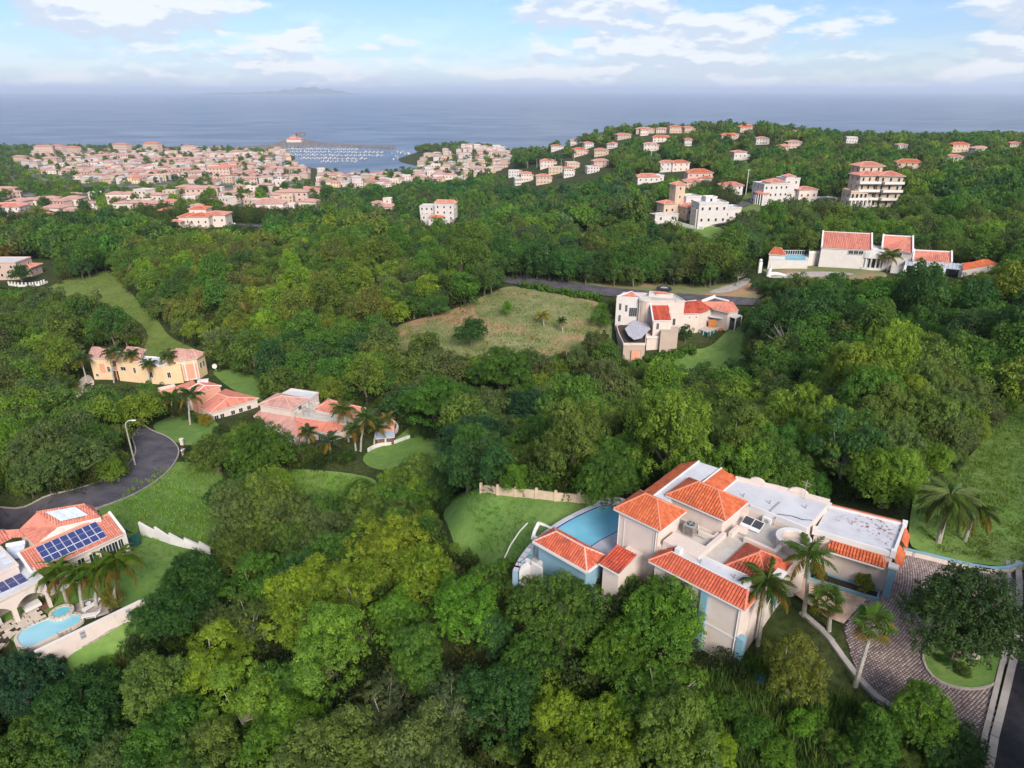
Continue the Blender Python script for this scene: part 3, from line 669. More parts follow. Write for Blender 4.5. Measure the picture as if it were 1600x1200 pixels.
# buildings hide what grows behind them: (first corner of the outline -> how far back that is)
BEHIND = {(795, 900): 66, (1180, 385): 216, (952, 452): 180, (398, 650): 131, (1315, 255): 395, (1015, 292): 352, (1120, 285): 345, (1180, 270): 395, (575, 310): 430, (640, 316): 440, (222, 325): 420}
def blocked(x, y, z, h, r):
    """does a crown of height h and radius r standing at x, y, z cover a spot the photograph shows open?"""
    bad = np.zeros(len(x), bool)
    for (fz, fx, fy) in ((.62, 0, 0), (.97, 0, 0), (.65, -.75, 0), (.65, .75, 0), (.3, 0, -.85), (.3, -.6, -.6), (.3, .6, -.6), (.86, -.45, 0), (.86, .45, 0), (.45, -1, 0), (.45, 1, 0), (.75, 0, .7), (.55, 0, -.8)):
        u, v, d = proj(x + fx * r, y + fy * r, z + fz * h)
        for pl in CLEAR_ARR:
            lim = BEHIND.get(pl[0]); k = in_poly(u, v, pl)
            bad |= (k & (y < lim + r * .6)) if lim else k
    return bad
HOUSE_SPOTS = []   # (x, y, radius) filled by the houses

# ------------------------------------------------------------------ building helpers
TILE_MESH = {}
def roof_face(base, tiles, pts, w=.26, L=.42, h=.085, lift=.03):
    """pts[0]->pts[1] is the eave; barrel tiles run up from it. base and tiles are MB; returns tile placements"""
    pts = [Vector(p) for p in pts]; o = pts[0]; ux = (pts[1] - pts[0]).normalized()
    n = ux.cross(pts[2] - pts[0]).normalized()
    if n.z < 0: n = -n
    vx = n.cross(ux).normalized()
    if vx.dot(sum(pts, Vector()) / len(pts) - o) < 0: vx = -vx
    base.add(pts, [tuple(range(len(pts)))] if ux.cross(vx).z > 0 else [tuple(range(len(pts) - 1, -1, -1))], .3)
    p2 = [((p - o).dot(ux), (p - o).dot(vx)) for p in pts]; s0 = min(p[0] for p in p2); s1 = max(p[0] for p in p2)
    nc = max(1, int((s1 - s0) / w)); w = (s1 - s0) / nc; out = []
    for c in range(nc):
        sc = s0 + (c + .5) * w; ts = []
        for i in range(len(p2)):
            a, b = p2[i], p2[(i + 1) % len(p2)]
            if (a[0] > sc) != (b[0] > sc): ts.append(a[1] + (b[1] - a[1]) * (sc - a[0]) / (b[0] - a[0]))
        if len(ts) < 2: continue
        t0, t1 = min(ts), max(ts)
        if t1 - t0 < .1: continue
        nn = max(1, round((t1 - t0) / L)) if L else 1; l = (t1 - t0) / nn
        for q in range(nn):
            a = t0 + q * l; b = a + l * 1.0; tn = random.uniform(0, 1); jx = random.uniform(-.008, .008) if L else 0
            out.append((o + ux * (sc + jx) + vx * a + n * lift, ux, vx, n, w, b - a, tn))
    return out
def tile_geo(mb, pl, h=.085, seg=4):
    o, ux, vx, n, w, l, tn = pl; vs = []
    for (t, up, ww) in ((0, .045, 1.0), (l, 0.0, .86)):
        for k in range(seg):
            a = math.pi * k / (seg - 1); vs.append(o + ux * (-math.cos(a) * w * .46 * ww) + vx * t + n * (math.sin(a) * h + up))
    fs = [(k, k + 1, seg + k + 1, seg + k) for k in range(seg - 1)] + [tuple(range(seg - 1, -1, -1))]
    mb.add(vs, fs, tn)
def tile_objects(pls, mat, parent, limit, zb):
    """the largest showing tiles as pieces of their own, sharing one mesh"""
    key = (mat,)
    if key not in TILE_MESH:
        m = MB(); tile_geo(m, (Vector((0, 0, 0)), Vector((1, 0, 0)), Vector((0, 1, 0)), Vector((0, 0, 1)), 1, 1, .5), h=.33)
        TILE_MESH[key] = [None] * 3
        for i in range(3):
            me = bpy.data.meshes.new('tile'); me.from_pydata([tuple(v) for v in m.v], [], m.f); me.materials.append(MATS[mat])
            a = me.attributes.new('tone', 'FLOAT', 'POINT'); a.data.foreach_set('value', [(.1, .5, .9)[i]] * len(m.v)); TILE_MESH[key][i] = me
    for pl in pls[:limit]:
        o, ux, vx, n, w, l, tn = pl; ob = link('tile', TILE_MESH[key][min(2, int(tn * 3))], parent)
        M = Matrix((( *(ux * w), 0), (*(vx * l), 0), (*(n * w), 0), (0, 0, 0, 1))).transposed(); M.translation = o; ob.matrix_local = M
class House:
    def __init__(s, name, label, xy, z, az=0.0, cat='house', group=None):
        s.o = Vector((float(xy[0]), float(xy[1]))); s.zb = z; s.az = R_(az); s.ca, s.sa = math.cos(s.az), math.sin(s.az)
        s.root = empty(name, (*s.o, z), s.az, label, cat, group)
    def L(s, u, v, z):       # photo sight line -> local plan position at absolute height z
        q = P(u, v, z); dx, dy = q[0] - s.o.x, q[1] - s.o.y; return (dx * s.ca + dy * s.sa, -dx * s.sa + dy * s.ca)
    def L3(s, u, v, z): return (*s.L(u, v, z), z)
    def part(s, name, mb, mat, parent=None, kind=None, smooth=False):
        mb.v = [(p[0], p[1], p[2] - s.zb) for p in mb.v]; o = mb.build(name, mat, parent or s.root, smooth)
        return tag(o, kind=kind) if kind else o
    def walls(s, poly, z0, z1, mat='wall_cream', name='wall', ztop=None): return s.part(name, MB().prism([p[:2] for p in poly], z0, z1, ztop=ztop), mat)
    def flat(s, poly, z, mat='roof_white', par=.25, pw=.18, pmat='wall_cream', name='flat_roof', inset=.0):
        o = s.part(name, MB().prism(poly, z - .05, z + .03), mat)
        if par: s.part('parapet', MB().strip(poly, pw, z - .1, z + par, closed=True), pmat)
        return o
    def roof(s, faces, mat='tile_orange', ridge='ridge_orange', w=.26, L=.42, h=.085, caps=(), pieces=0, name='roof', fascia='trim_white', cap_r=.11):
        """faces: lists of 3-D corner points, eave first. caps: ridge and hip lines"""
        base = MB(); pls = []
        for f in faces: pls += roof_face(base, None, f, w, L, h)
        ro = s.part(name, base, mat)
        zb = s.zb
        for i, p in enumerate(pls): pls[i] = (p[0] - Vector((0, 0, zb)), *p[1:])
        ind = pls[:pieces]; rest = pls[pieces:]
        if ind: tile_objects(ind, mat, ro, pieces, zb)
        if rest:
            m = MB()
            for p in rest: tile_geo(m, p, h)
            tag(m.build('roof_tiles', mat, ro), kind='stuff')
        if caps:
            for a, b in caps:
                m = MB(); a = Vector(a); b = Vector(b); k = max(1, int((b - a).length / .4)) if L else 1
                for q in range(k):
                    p0 = a + (b - a) * (q / k); p1 = a + (b - a) * ((q + 1.02) / k); m.tube([p0 + Vector((0, 0, .05)), p1 + Vector((0, 0, .05))], [cap_r, cap_r * .85], 6, True, random.random())
                s.part('ridge_cap', m, ridge, ro)
        if fascia:
            m = MB()
            for f in faces:
                a, b = Vector(f[0]), Vector(f[1]); m.bar(a - Vector((0, 0, .06)), b - Vector((0, 0, .06)), .1, .14)
            s.part('fascia', m, fascia, ro)
        return ro
    def hip(s, x0, x1, y0, y1, ze, zr, mat='tile_orange', inset=None, pt=None, **k):
        w, d = x1 - x0, y1 - y0; i = min(w, d) / 2 if inset is None else inset; cx, cy = (x0 + x1) / 2, (y0 + y1) / 2
        if w >= d: A, B = (x0 + i, cy, zr), (x1 - i - .01, cy, zr)
        else: A, B = (cx, y0 + i, zr), (cx, y1 - i - .01, zr)
        a, b, c, e = (x0, y0, ze), (x1, y0, ze), (x1, y1, ze), (x0, y1, ze)
        if w >= d: fs = [[a, b, B, A], [b, c, B], [c, e, A, B], [e, a, A]]; cp = [(a, A), (b, B), (c, B), (e, A), (A, B)]
        else: fs = [[a, b, A], [b, c, B, A], [c, e, B], [e, a, A, B]]; cp = [(a, A), (b, A), (c, B), (e, B), (A, B)]
        return s.roof(fs, mat, caps=cp, **k)
    def quad_hip(s, q, ze, zr, fr=.5, mat='tile_orange', long=0, sag=.5, **k):
        """hip over any four-cornered plan q (corner list, counter-clockwise); ridge parallel to side q0-q1"""
        q = [np.array(p[:2], float) for p in q]; m1 = (q[0] + q[3]) / 2; m2 = (q[1] + q[2]) / 2; d = m2 - m1
        A = (*(m1 + d * sag * .5), zr); B = (*(m2 - d * sag * .5), zr); a, b, c, e = [(*p, ze) for p in q]
        return s.roof([[a, b, B, A], [b, c, B], [c, e, A, B], [e, a, A]], mat, caps=[(a, A), (b, B), (c, B), (e, A), (A, B)], **k)
    def win(s, A, B, f, z, w, h, glass='glass_dark', frame='trim_white', bars=1, name='window', proud=.04):
        """window on the wall A->B (outward side to the right of A->B), centre height z"""
        A = Vector(A[:2]); B = Vector(B[:2]); d = (B - A); Ln = d.length; d.normalize(); n = Vector((d.y, -d.x)); c = A + d * Ln * f; t = .07
        def pt(a, b, e): p = c + d * a + n * e; return (p.x, p.y, z + b)
        m = MB()
        def fb(a0, a1, b0, b1, e0, e1): 
            vs = [pt(a0, b0, e0), pt(a1, b0, e0), pt(a1, b1, e0), pt(a0, b1, e0), pt(a0, b0, e1), pt(a1, b0, e1), pt(a1, b1, e1), pt(a0, b1, e1)]
            m.add(vs, [(0, 1, 2, 3), (7, 6, 5, 4), (4, 5, 1, 0), (5, 6, 2, 1), (6, 7, 3, 2), (7, 4, 0, 3)])
        fb(-w / 2 - t, w / 2 + t, -h / 2 - t, -h / 2, -.02, proud + .03); fb(-w / 2 - t, w / 2 + t, h / 2, h / 2 + t, -.02, proud)
        fb(-w / 2 - t, -w / 2, -h / 2, h / 2, -.02, proud); fb(w / 2, w / 2 + t, -h / 2, h / 2, -.02, proud)
        for i in range(bars): x = -w / 2 + w * (i + 1) / (bars + 1); fb(x - .02, x + .02, -h / 2, h / 2, -.01, proud * .8)
        fo = s.part(name, m, frame); m = MB(); fb(-w / 2, w / 2, -h / 2, h / 2, -.03, .012); s.part('pane', m, glass, fo); return fo
def Zm(x0, y0, s): return lambda x, y: (x0 + x / s, y0 + y / s)
Z1 = Zm(930, 700, 5.333); Z2 = Zm(1150, 740, 5.333); Z3 = Zm(790, 760, 7.273); Z4 = Zm(980, 830, 5.333); Z5 = Zm(0, 780, 7.273); Z6 = Zm(0, 880, 6.957)

# ------------------------------------------------------------------ the villa with the blue pool
def build_main():
    h = House('pool_villa', 'cream villa with bright orange tile roofs and round turret beside the blue pool', (12, 50.5), 76.0, -44, 'villa')
    mainh = h; B = 74.0
    h.walls([(-3.5, .7), (10.0, .7), (10.2, 10.9), (9.8, 12.2), (-3.5, 10.9)], B, 82.45, name='wall')
    h.flat([(1.2, .75), (9.95, .75), (10.1, 10.85), (4.5, 10.85), (4.3, 5.8), (-.4, 5.8), (-.4, 3.0)], 82.5, 'roof_lane', 0)
    h.walls([(-3.5, .69), (.75, .69), (.75, 4.3), (-3.5, 4.3)], B + .1, 84.25)
    h.hip(-3.95, 1.1, .4, 4.7, 84.35, 85.8, inset=1.9, pieces=300)
    # broad parapet band round the condenser court
    h.part('parapet', MB().prism([(1.12, 1.0), (4.6, 1.0), (4.6, 2.9), (-.3 + 1.42, 2.9)], 82.4, 83.05), 'wall_cream')
    h.part('parapet', MB().box(4.25, 4.62, 2.9, 6.0, 82.4, 83.05), 'wall_cream')
    h.walls([(-1.3, 6.05), (4.1, 6.05), (4.1, 9.6), (-1.3, 9.6)], 82.0, 84.3)
    h.hip(-1.7, 4.5, 5.7, 9.95, 84.4, 85.8, inset=2.1)
    # upper block with the two long tile bands
    h.walls([(-4.1, 5.0), (-.9, 5.0), (-.9, 9.7), (1.2, 9.9), (4.4, 10.9), (9.75, 11.0), (9.6, 16.6), (4.9, 15.6), (1.2, 14.4), (-4.3, 13.6)], B, 83.35)
    h.flat([(1.3, 9.95), (4.4, 10.95), (9.72, 11.05), (9.58, 16.5), (4.9, 15.5), (1.3, 14.4)], 83.45, 'roof_white', 0)
    h.part('parapet', MB().strip([(1.2, 14.4), (4.9, 15.6), (9.6, 16.6)], .22, 83.0, 83.9), 'wall_cream')
    h.part('parapet', MB().strip([(4.5, 11.0), (9.74, 11.05)], .2, 83.0, 83.62), 'trim_white')
    for (x, y, wd) in ((3.1, 15.0, 1.6), (6.9, 16.0, 1.9)):     # curved crests of the far parapet
        m = MB(); dirv = (.96, .24); n = (-.24, .96); pts = []
        for k in range(9):
            a = math.pi * k / 8; pts.append((-math.cos(a) * wd / 2, math.sin(a) * .55))
        vs = [(x + dirv[0] * p - n[0] * .13, y + dirv[1] * p - n[1] * .13, 83.75 + q) for p, q in pts] + [(x + dirv[0] * p + n[0] * .13, y + dirv[1] * p + n[1] * .13, 83.75 + q) for p, q in pts]
        m.add(vs, [tuple(range(9)), tuple(range(17, 8, -1))] + [(k, 9 + k, 10 + k, k + 1) for k in range(8)]); h.part('crest', m, 'wall_cream')
    h.roof([[(-4.8, 13.9, 83.1), (-4.5, 4.9, 83.1), (-2.6, 4.9, 84.2), (-2.9, 14.0, 84.2)]], caps=[((-2.6, 4.9, 84.2), (-2.9, 14.0, 84.2))], ridge='trim_white')
    h.part('flat_roof', MB().prism([(-2.7, 4.9), (-1.2, 4.9), (-.6, 14.2), (-2.9, 13.95)], 83.3, 84.18), 'roof_white')
    h.roof([[(1.35, 9.9, 83.55), (1.25, 14.6, 83.55), (-.5, 14.3, 84.2), (-.45, 9.6, 84.2)]], caps=[((-.5, 14.3, 84.2), (-.45, 9.6, 84.2)), ((1.35, 9.9, 83.55), (1.25, 14.6, 83.55))], ridge='trim_white')
    h.part('parapet', MB().prism([(-5.6, 4.2), (-4.0, 4.3), (-4.0, 4.9), (-5.2, 5.1)], 81.6, 83.0, ztop=[82.3, 83.5, 83.5, 82.5]), 'trim_white')
    # front wing with its lean-to tile roof
    h.walls([(1.6, -.85), (9.75, -.85), (9.9, 1.3), (1.4, 1.3)], B - 1, 82.05)
    h.roof([[(1.15, -1.25, 82.1), (10.15, -1.25, 82.1), (9.55, .2, 82.95), (2.5, .2, 82.95)], [(1.15, 1.6, 82.1), (1.15, -1.25, 82.1), (2.5, .2, 82.95), (2.5, 1.2, 82.95)], [(10.15, -1.25, 82.1), (10.15, .9, 82.1), (9.55, .2, 82.95)]],
           mat='tile_red', pieces=300, caps=[((1.15, -1.25, 82.1), (2.5, .2, 82.95)), ((10.15, -1.25, 82.1), (9.55, .2, 82.95))])
    h.part('flat_roof', MB().prism([(2.5, .22), (9.8, .22), (9.95, 1.95), (2.5, 1.5)], 82.0, 82.78), 'roof_white')
    h.part('parapet', MB().strip([(2.5, .24), (9.6, .24)], .16, 82.5, 83.0), 'trim_white'); h.part('parapet', MB().strip([(2.5, 1.55), (9.9, 1.95)], .16, 82.5, 82.95), 'trim_white')
    h.part('vent_box', MB().obox((2.9, .7), 0, .5, .6, 82.7, 83.35), 'trim_white'); h.part('vent_box', MB().obox((9.2, .9), 0, .5, .45, 82.7, 83.3), 'trim_white')
    h.part('string_course', MB().box(1.7, 9.8, -.9, -.86, 78.5, 78.68), 'trim_white')
    h.part('pilaster', MB().box(6.3, 6.9, -1.15, -.87, 74, 81.95), 'wall_teal')
    h.part('pilaster', MB().box(9.78, 10.35, -.95, -.3, 73.5, 78.9), 'wall_teal')
    # porch hip
    h.walls([(6.9, 2.2), (10.1, 2.2), (10.1, 6.0), (6.9, 6.0)], 76, 82.5, 'wall_cream')
    h.hip(6.5, 10.6, 1.9, 6.4, 82.6, 84.0, mat='tile_red')
    h.part('chimney', MB().box(10.55, 11.05, 2.9, 3.6, 80.5, 83.4), 'wall_teal'); h.part('chimney_cap', MB().box(10.4, 11.2, 2.75, 3.75, 83.4, 83.6), 'trim_white')
    h.part('parapet', MB().strip([(6.3, 6.5), (9.0, 6.5), (9.0, 8.0)], .35, 82.4, 83.1), 'wall_cream')
    # turret: round drum, open at the top
    c = (9.5, 9.0); n = 28
    def ring(r0, r1, z0, z1):
        m = MB(); vs = []
        for k in range(n):
            a = 2 * math.pi * k / n; ca, sa = math.cos(a), math.sin(a); vs += [(c[0] + ca * r0, c[1] + sa * r0, z0), (c[0] + ca * r1, c[1] + sa * r1, z0), (c[0] + ca * r1, c[1] + sa * r1, z1), (c[0] + ca * r0, c[1] + sa * r0, z1)]
        fs = []
        for k in range(n):
            a = 4 * k; b = 4 * ((k + 1) % n); fs += [(a + 1, b + 1, b + 2, a + 2), (a + 2, b + 2, b + 3, a + 3), (a + 3, b + 3, b, a), (a, b, b + 1, a + 1)]
        return m.add(vs, fs)
    h.part('turret', ring(1.1, 1.42, 76, 83.3), 'wall_cream'); h.part('turret_band', ring(1.42, 1.54, 82.0, 82.2), 'trim_white'); h.part('turret_rim', ring(1.06, 1.52, 83.3, 83.46), 'trim_white')
    m = MB(); m.add([(c[0] + math.cos(2 * math.pi * k / n) * 1.15, c[1] + math.sin(2 * math.pi * k / n) * 1.15, 82.75) for k in range(n)], [tuple(range(n))]); h.part('turret_floor', m, 'roof_lane')
    # garage wing
    g = [(9.4, 17.5), (15.75, 19.3), (16.45, 13.85), (10.1, 12.5)]
    h.walls(g, B, 82.45, 'wall_cream'); h.part('flat_roof', MB().prism(g, 82.45, 82.6), 'roof_worn')
    h.part('parapet', MB().strip([(9.4, 17.5), (15.75, 19.3), (16.45, 13.85), (10.1, 12.5)], .22, 82.3, 82.82), 'trim_white')
    m = MB()
    for k in range(34):
        f = (k + .5) / 34; x = 9.5 + (15.6 - 9.5) * f; y = 17.56 + (19.3 - 17.56) * f; m.tube([(x, y - .1, 82.86), (x - .08, y + .28, 82.74)], .085, 5, True, random.random())
    h.part('tile_coping', m, 'ridge_orange')
    for p in ((15.75, 19.3), (16.4, 13.9), (9.5, 17.4), (10.1, 12.55)): h.part('corner_pier', MB().obox(p, R_(14), .42, .42, 82.3, 83.05), 'trim_white')
    def gl(f, off): 
        a = np.array((10.1, 12.5)); b = np.array((16.45, 13.85)); d = (b - a) / np.linalg.norm(b - a); nn = np.array((d[1], -d[0])); return a + (b - a) * f + nn * off
    A, Bp, C, D = gl(.2, .95), gl(.93, .95), gl(.88, .03), gl(.23, .03)
    h.roof([[(*A, 81.55), (*Bp, 81.55), (*C, 82.15), (*D, 82.15)], [(*Bp, 81.55), (*gl(.93, .03), 81.55), (*C, 82.15)]], caps=[((*Bp, 81.55), (*C, 82.15)), ((*D, 82.17), (*C, 82.17))], cap_r=.08)
    h.roof([[(17.25, 13.9, 81.5), (16.8, 16.4, 81.5), (16.15, 16.4, 82.2), (16.5, 13.9, 82.2)]], mat='tile_orange', caps=[((17.25, 13.9, 81.5), (16.5, 13.9, 82.2))], cap_r=.08)
    h.roof([[(16.75, 16.9, 81.7), (16.3, 19.3, 81.7), (15.8, 19.3, 82.4), (16.1, 16.9, 82.4)]], mat='tile_orange', cap_r=.08)
    h.part('garage_door', MB().prism([(16.4, 14.4), (16.5, 14.4), (16.0, 18.6), (15.9, 18.6)], 78, 81.0), 'metal_dark')
    h.part('pillar', MB().obox((16.75, 13.5), R_(12), .6, .62, 77, 81.6), 'wall_teal'); h.part('pillar_cap', MB().obox((16.75, 13.5), R_(12), .8, .82, 81.6, 81.8), 'trim_white')
    # cabana and terraces by the pool
    h.walls([(-8.9, -4.4), (-3.2, -4.4), (-3.2, -2.1), (-8.9, -2.1)], 75, 80.6, 'wall_teal')
    h.part('fascia', MB().strip([(-9.25, -4.75), (-2.85, -4.75), (-2.85, -1.75), (-9.25, -1.75)], .2, 80.5, 80.75, closed=True), 'trim_white')
    h.hip(-9.2, -2.9, -4.7, -1.8, 80.72, 81.75, mat='tile_red', ridge='ridge_pale')
    h.walls([(-2.3, -3.1), (-.6, -3.1), (-.6, .8), (-2.3, .8)], 74, 80.9)
    h.roof([[(-2.6, -3.4, 81.0), (-.4, -3.4, 81.0), (-.4, -.7, 81.6), (-2.6, -.7, 81.6)]], mat='tile_rust')
    # windows of the long side wall
    W = h.win; a, b = (-3.5, .69), (10, .69)
    W(a, b, .385, 81.3, .5, .45); W(a, b, .425, 81.3, .5, .45); W(a, b, .36, 78.6, .9, 1.3); W(a, b, .05, 79.9, .5, .5)
    a, b = (1.6, -.85), (9.75, -.85); W(a, b, .2, 80, .8, 1.1); W(a, b, .42, 80, .8, 1.1)
    W((4.5, 10.99), (9.74, 11.0), .8, 82.95, .3, .3, bars=0)
    W(gl(0, .01), gl(1, .01), .1, 80.3, .7, 1.0)
    h.part('string_course', MB().box(-3.5, 1.3, .62, .68, 80.0, 80.15), 'trim_white')
    h.part('wall_panel_line', MB().box(-2.9, -2.8, .645, .68, 80.3, 83.6), 'trim_white'); h.part('wall_panel_line', MB().box(-2.9, .3, .645, .68, 83.6, 83.7), 'trim_white'); h.part('wall_panel_line', MB().box(.3, .4, .645, .68, 80.3, 83.7), 'trim_white')
    # flashing on the roof court
    h.part('roof_kerb', MB().strip([(2.7, 4.8), (4.0, 4.9), (4.0, 5.6)], .3, 82.5, 82.9), 'wall_cream'); h.part('roof_kerb', MB().strip([(0.2, 5.4), (2.0, 5.5)], .25, 82.5, 82.85), 'wall_cream')
    h.part('roof_kerb', MB().strip([(4.9, 6.4), (4.9, 7.6), (5.6, 7.9)], .35, 82.5, 83.1), 'wall_cream')
    for (x, y, za, zb_, nx, ny) in ((1.45, .60, 76, 82.3, 0, -1), (5.4, -.93, 75, 81.9, 0, -1), (9.6, -.93, 76, 81.9, 0, -1), (-3.42, .6, 78, 84.0, 0, -1), (.6, .6, 80, 83.9, 0, -1)):
        m = MB(); m.tube([(x, y, za), (x, y, zb_)], .045, 6); h.part('downpipe', m, 'trim_white')
    for (x, y, z) in ((5.6, 12.6, 83.48), (8.4, 14.2, 83.48), (3.2, 12.0, 83.48), (12.2, 16.0, 82.6), (14.4, 17.2, 82.6), (8.0, 1.0, 82.78), (5.0, .8, 82.78), (3.0, 6.4, 82.53)):
        m = MB(); m.tube([(x, y, z - .05), (x, y, z + .3), (x, y, z + .36)], [.06, .06, .11], 7); h.part('vent_pipe', m, 'metal_grey')
    for (x, y, w_, d_, z) in ((2.6, 4.4, 1.6, .12, 82.54), (6.2, 12.4, .12, 2.2, 83.49), (5.2, 7.4, 1.8, .1, 82.54)): h.part('conduit', MB().box(x - w_ / 2, x + w_ / 2, y - d_ / 2, y + d_ / 2, z, z + .08), 'metal_grey')
    m = MB(); m.tube([(7.6, 15.7, 83.4), (7.6, 15.7, 85.6)], .03, 5); m.bar((7.1, 15.7, 85.3), (8.1, 15.7, 85.3), .03); m.bar((7.25, 15.7, 85.0), (7.95, 15.7, 85.0), .03); h.part('antenna', m, 'metal_grey')
    return h
MH = build_main()
def wl(hh, x, y, z): return (hh.o.x + x * hh.ca - y * hh.sa, hh.o.y + x * hh.sa + y * hh.ca, z)

# condensers and roof equipment
def build_roof_kit():
    p = wl(MH, 1.95, 4.25, 82.53); e = empty('condenser_unit', p, R_(-40), 'large slatted grey condenser with round black fan on the villa roof court', 'air conditioner')
    MB().box(-.5, .5, -.5, .5, .06, .12).build('base', 'metal_grey', e); MB().box(-.44, .44, -.44, .44, .12, .98).build('coil', 'metal_dark', e)
    m = MB()
    for k in range(13):
        for s_ in (-1, 1): x = -.48 + k * .08; m.box(x - .012, x + .012, s_ * .47 - .015, s_ * .47 + .015, .1, 1.0); m.box(s_ * .47 - .015, s_ * .47 + .015, x - .012, x + .012, .1, 1.0)
    tag(m.build('louvres', 'stone', e), kind='stuff')
    MB().box(-.5, .5, -.5, .5, 1.0, 1.08).build('lid', 'metal_grey', e)
    m = MB(); m.tube([(0, 0, 1.08), (0, 0, 1.12)], .36, 20); m.build('fan_ring', 'metal_dark', e)
    m = MB()
    for k in range(4): a = k * math.pi / 2; m.bar((0, 0, 1.13), (math.cos(a) * .32, math.sin(a) * .32, 1.135), .1, .01)
    m.build('fan', 'metal_grey', e)
    p = wl(MH, 6.3, 10.7, 82.85); e = empty('split_unit', p, R_(-44), 'small white split condenser against the roof wall beside the tilted panel', 'air conditioner')
    MB().box(-.42, .42, -.16, .16, -.3, .32).build('case', 'metal_light', e); m = MB(); m.tube([(.05, -.165, 0), (.05, -.18, 0)], .22, 16); m.build('fan_grille', 'metal_grey', e)
    p = wl(MH, 5.6, 9.1, 82.55); e = empty('solar_heater', p, R_(-44), 'dark tilted water heater panel on the lower flat roof', 'solar heater')
    m = MB(); m.add([(-.95, -.6, .1), (.95, -.6, .1), (.95, .6, .55), (-.95, .6, .55), (-.95, -.6, .18), (.95, -.6, .18), (.95, .6, .63), (-.95, .6, .63)], [(3, 2, 1, 0), (4, 5, 6, 7), (0, 1, 5, 4), (1, 2, 6, 5), (2, 3, 7, 6), (3, 0, 4, 7)]); m.build('frame', 'metal_light', e)
    for s_ in (-1, 1):
        m = MB(); m.add([(s_ * .47 - .43, -.54, .2), (s_ * .47 + .43, -.54, .2), (s_ * .47 + .43, .54, .615), (s_ * .47 - .43, .54, .615)], [(0, 1, 2, 3)]); m.build('collector', 'metal_dark', e)
    m = MB(); pts = [wl(MH, x, y, z) for x, y, z in ((6.9, 10.75, 82.6), (6.95, 10.8, 83.4), (7.0, 11.3, 83.6), (8.0, 12.0, 83.55), (9.0, 12.1, 83.55), (9.6, 12.6, 83.55), (9.75, 12.3, 82.8))]
    m.tube(pts, .035, 6); tag(m.build('roof_pipe', 'metal_dark'), 'black pipe snaking across the flat white roof by the turret', 'pipe')
build_roof_kit()

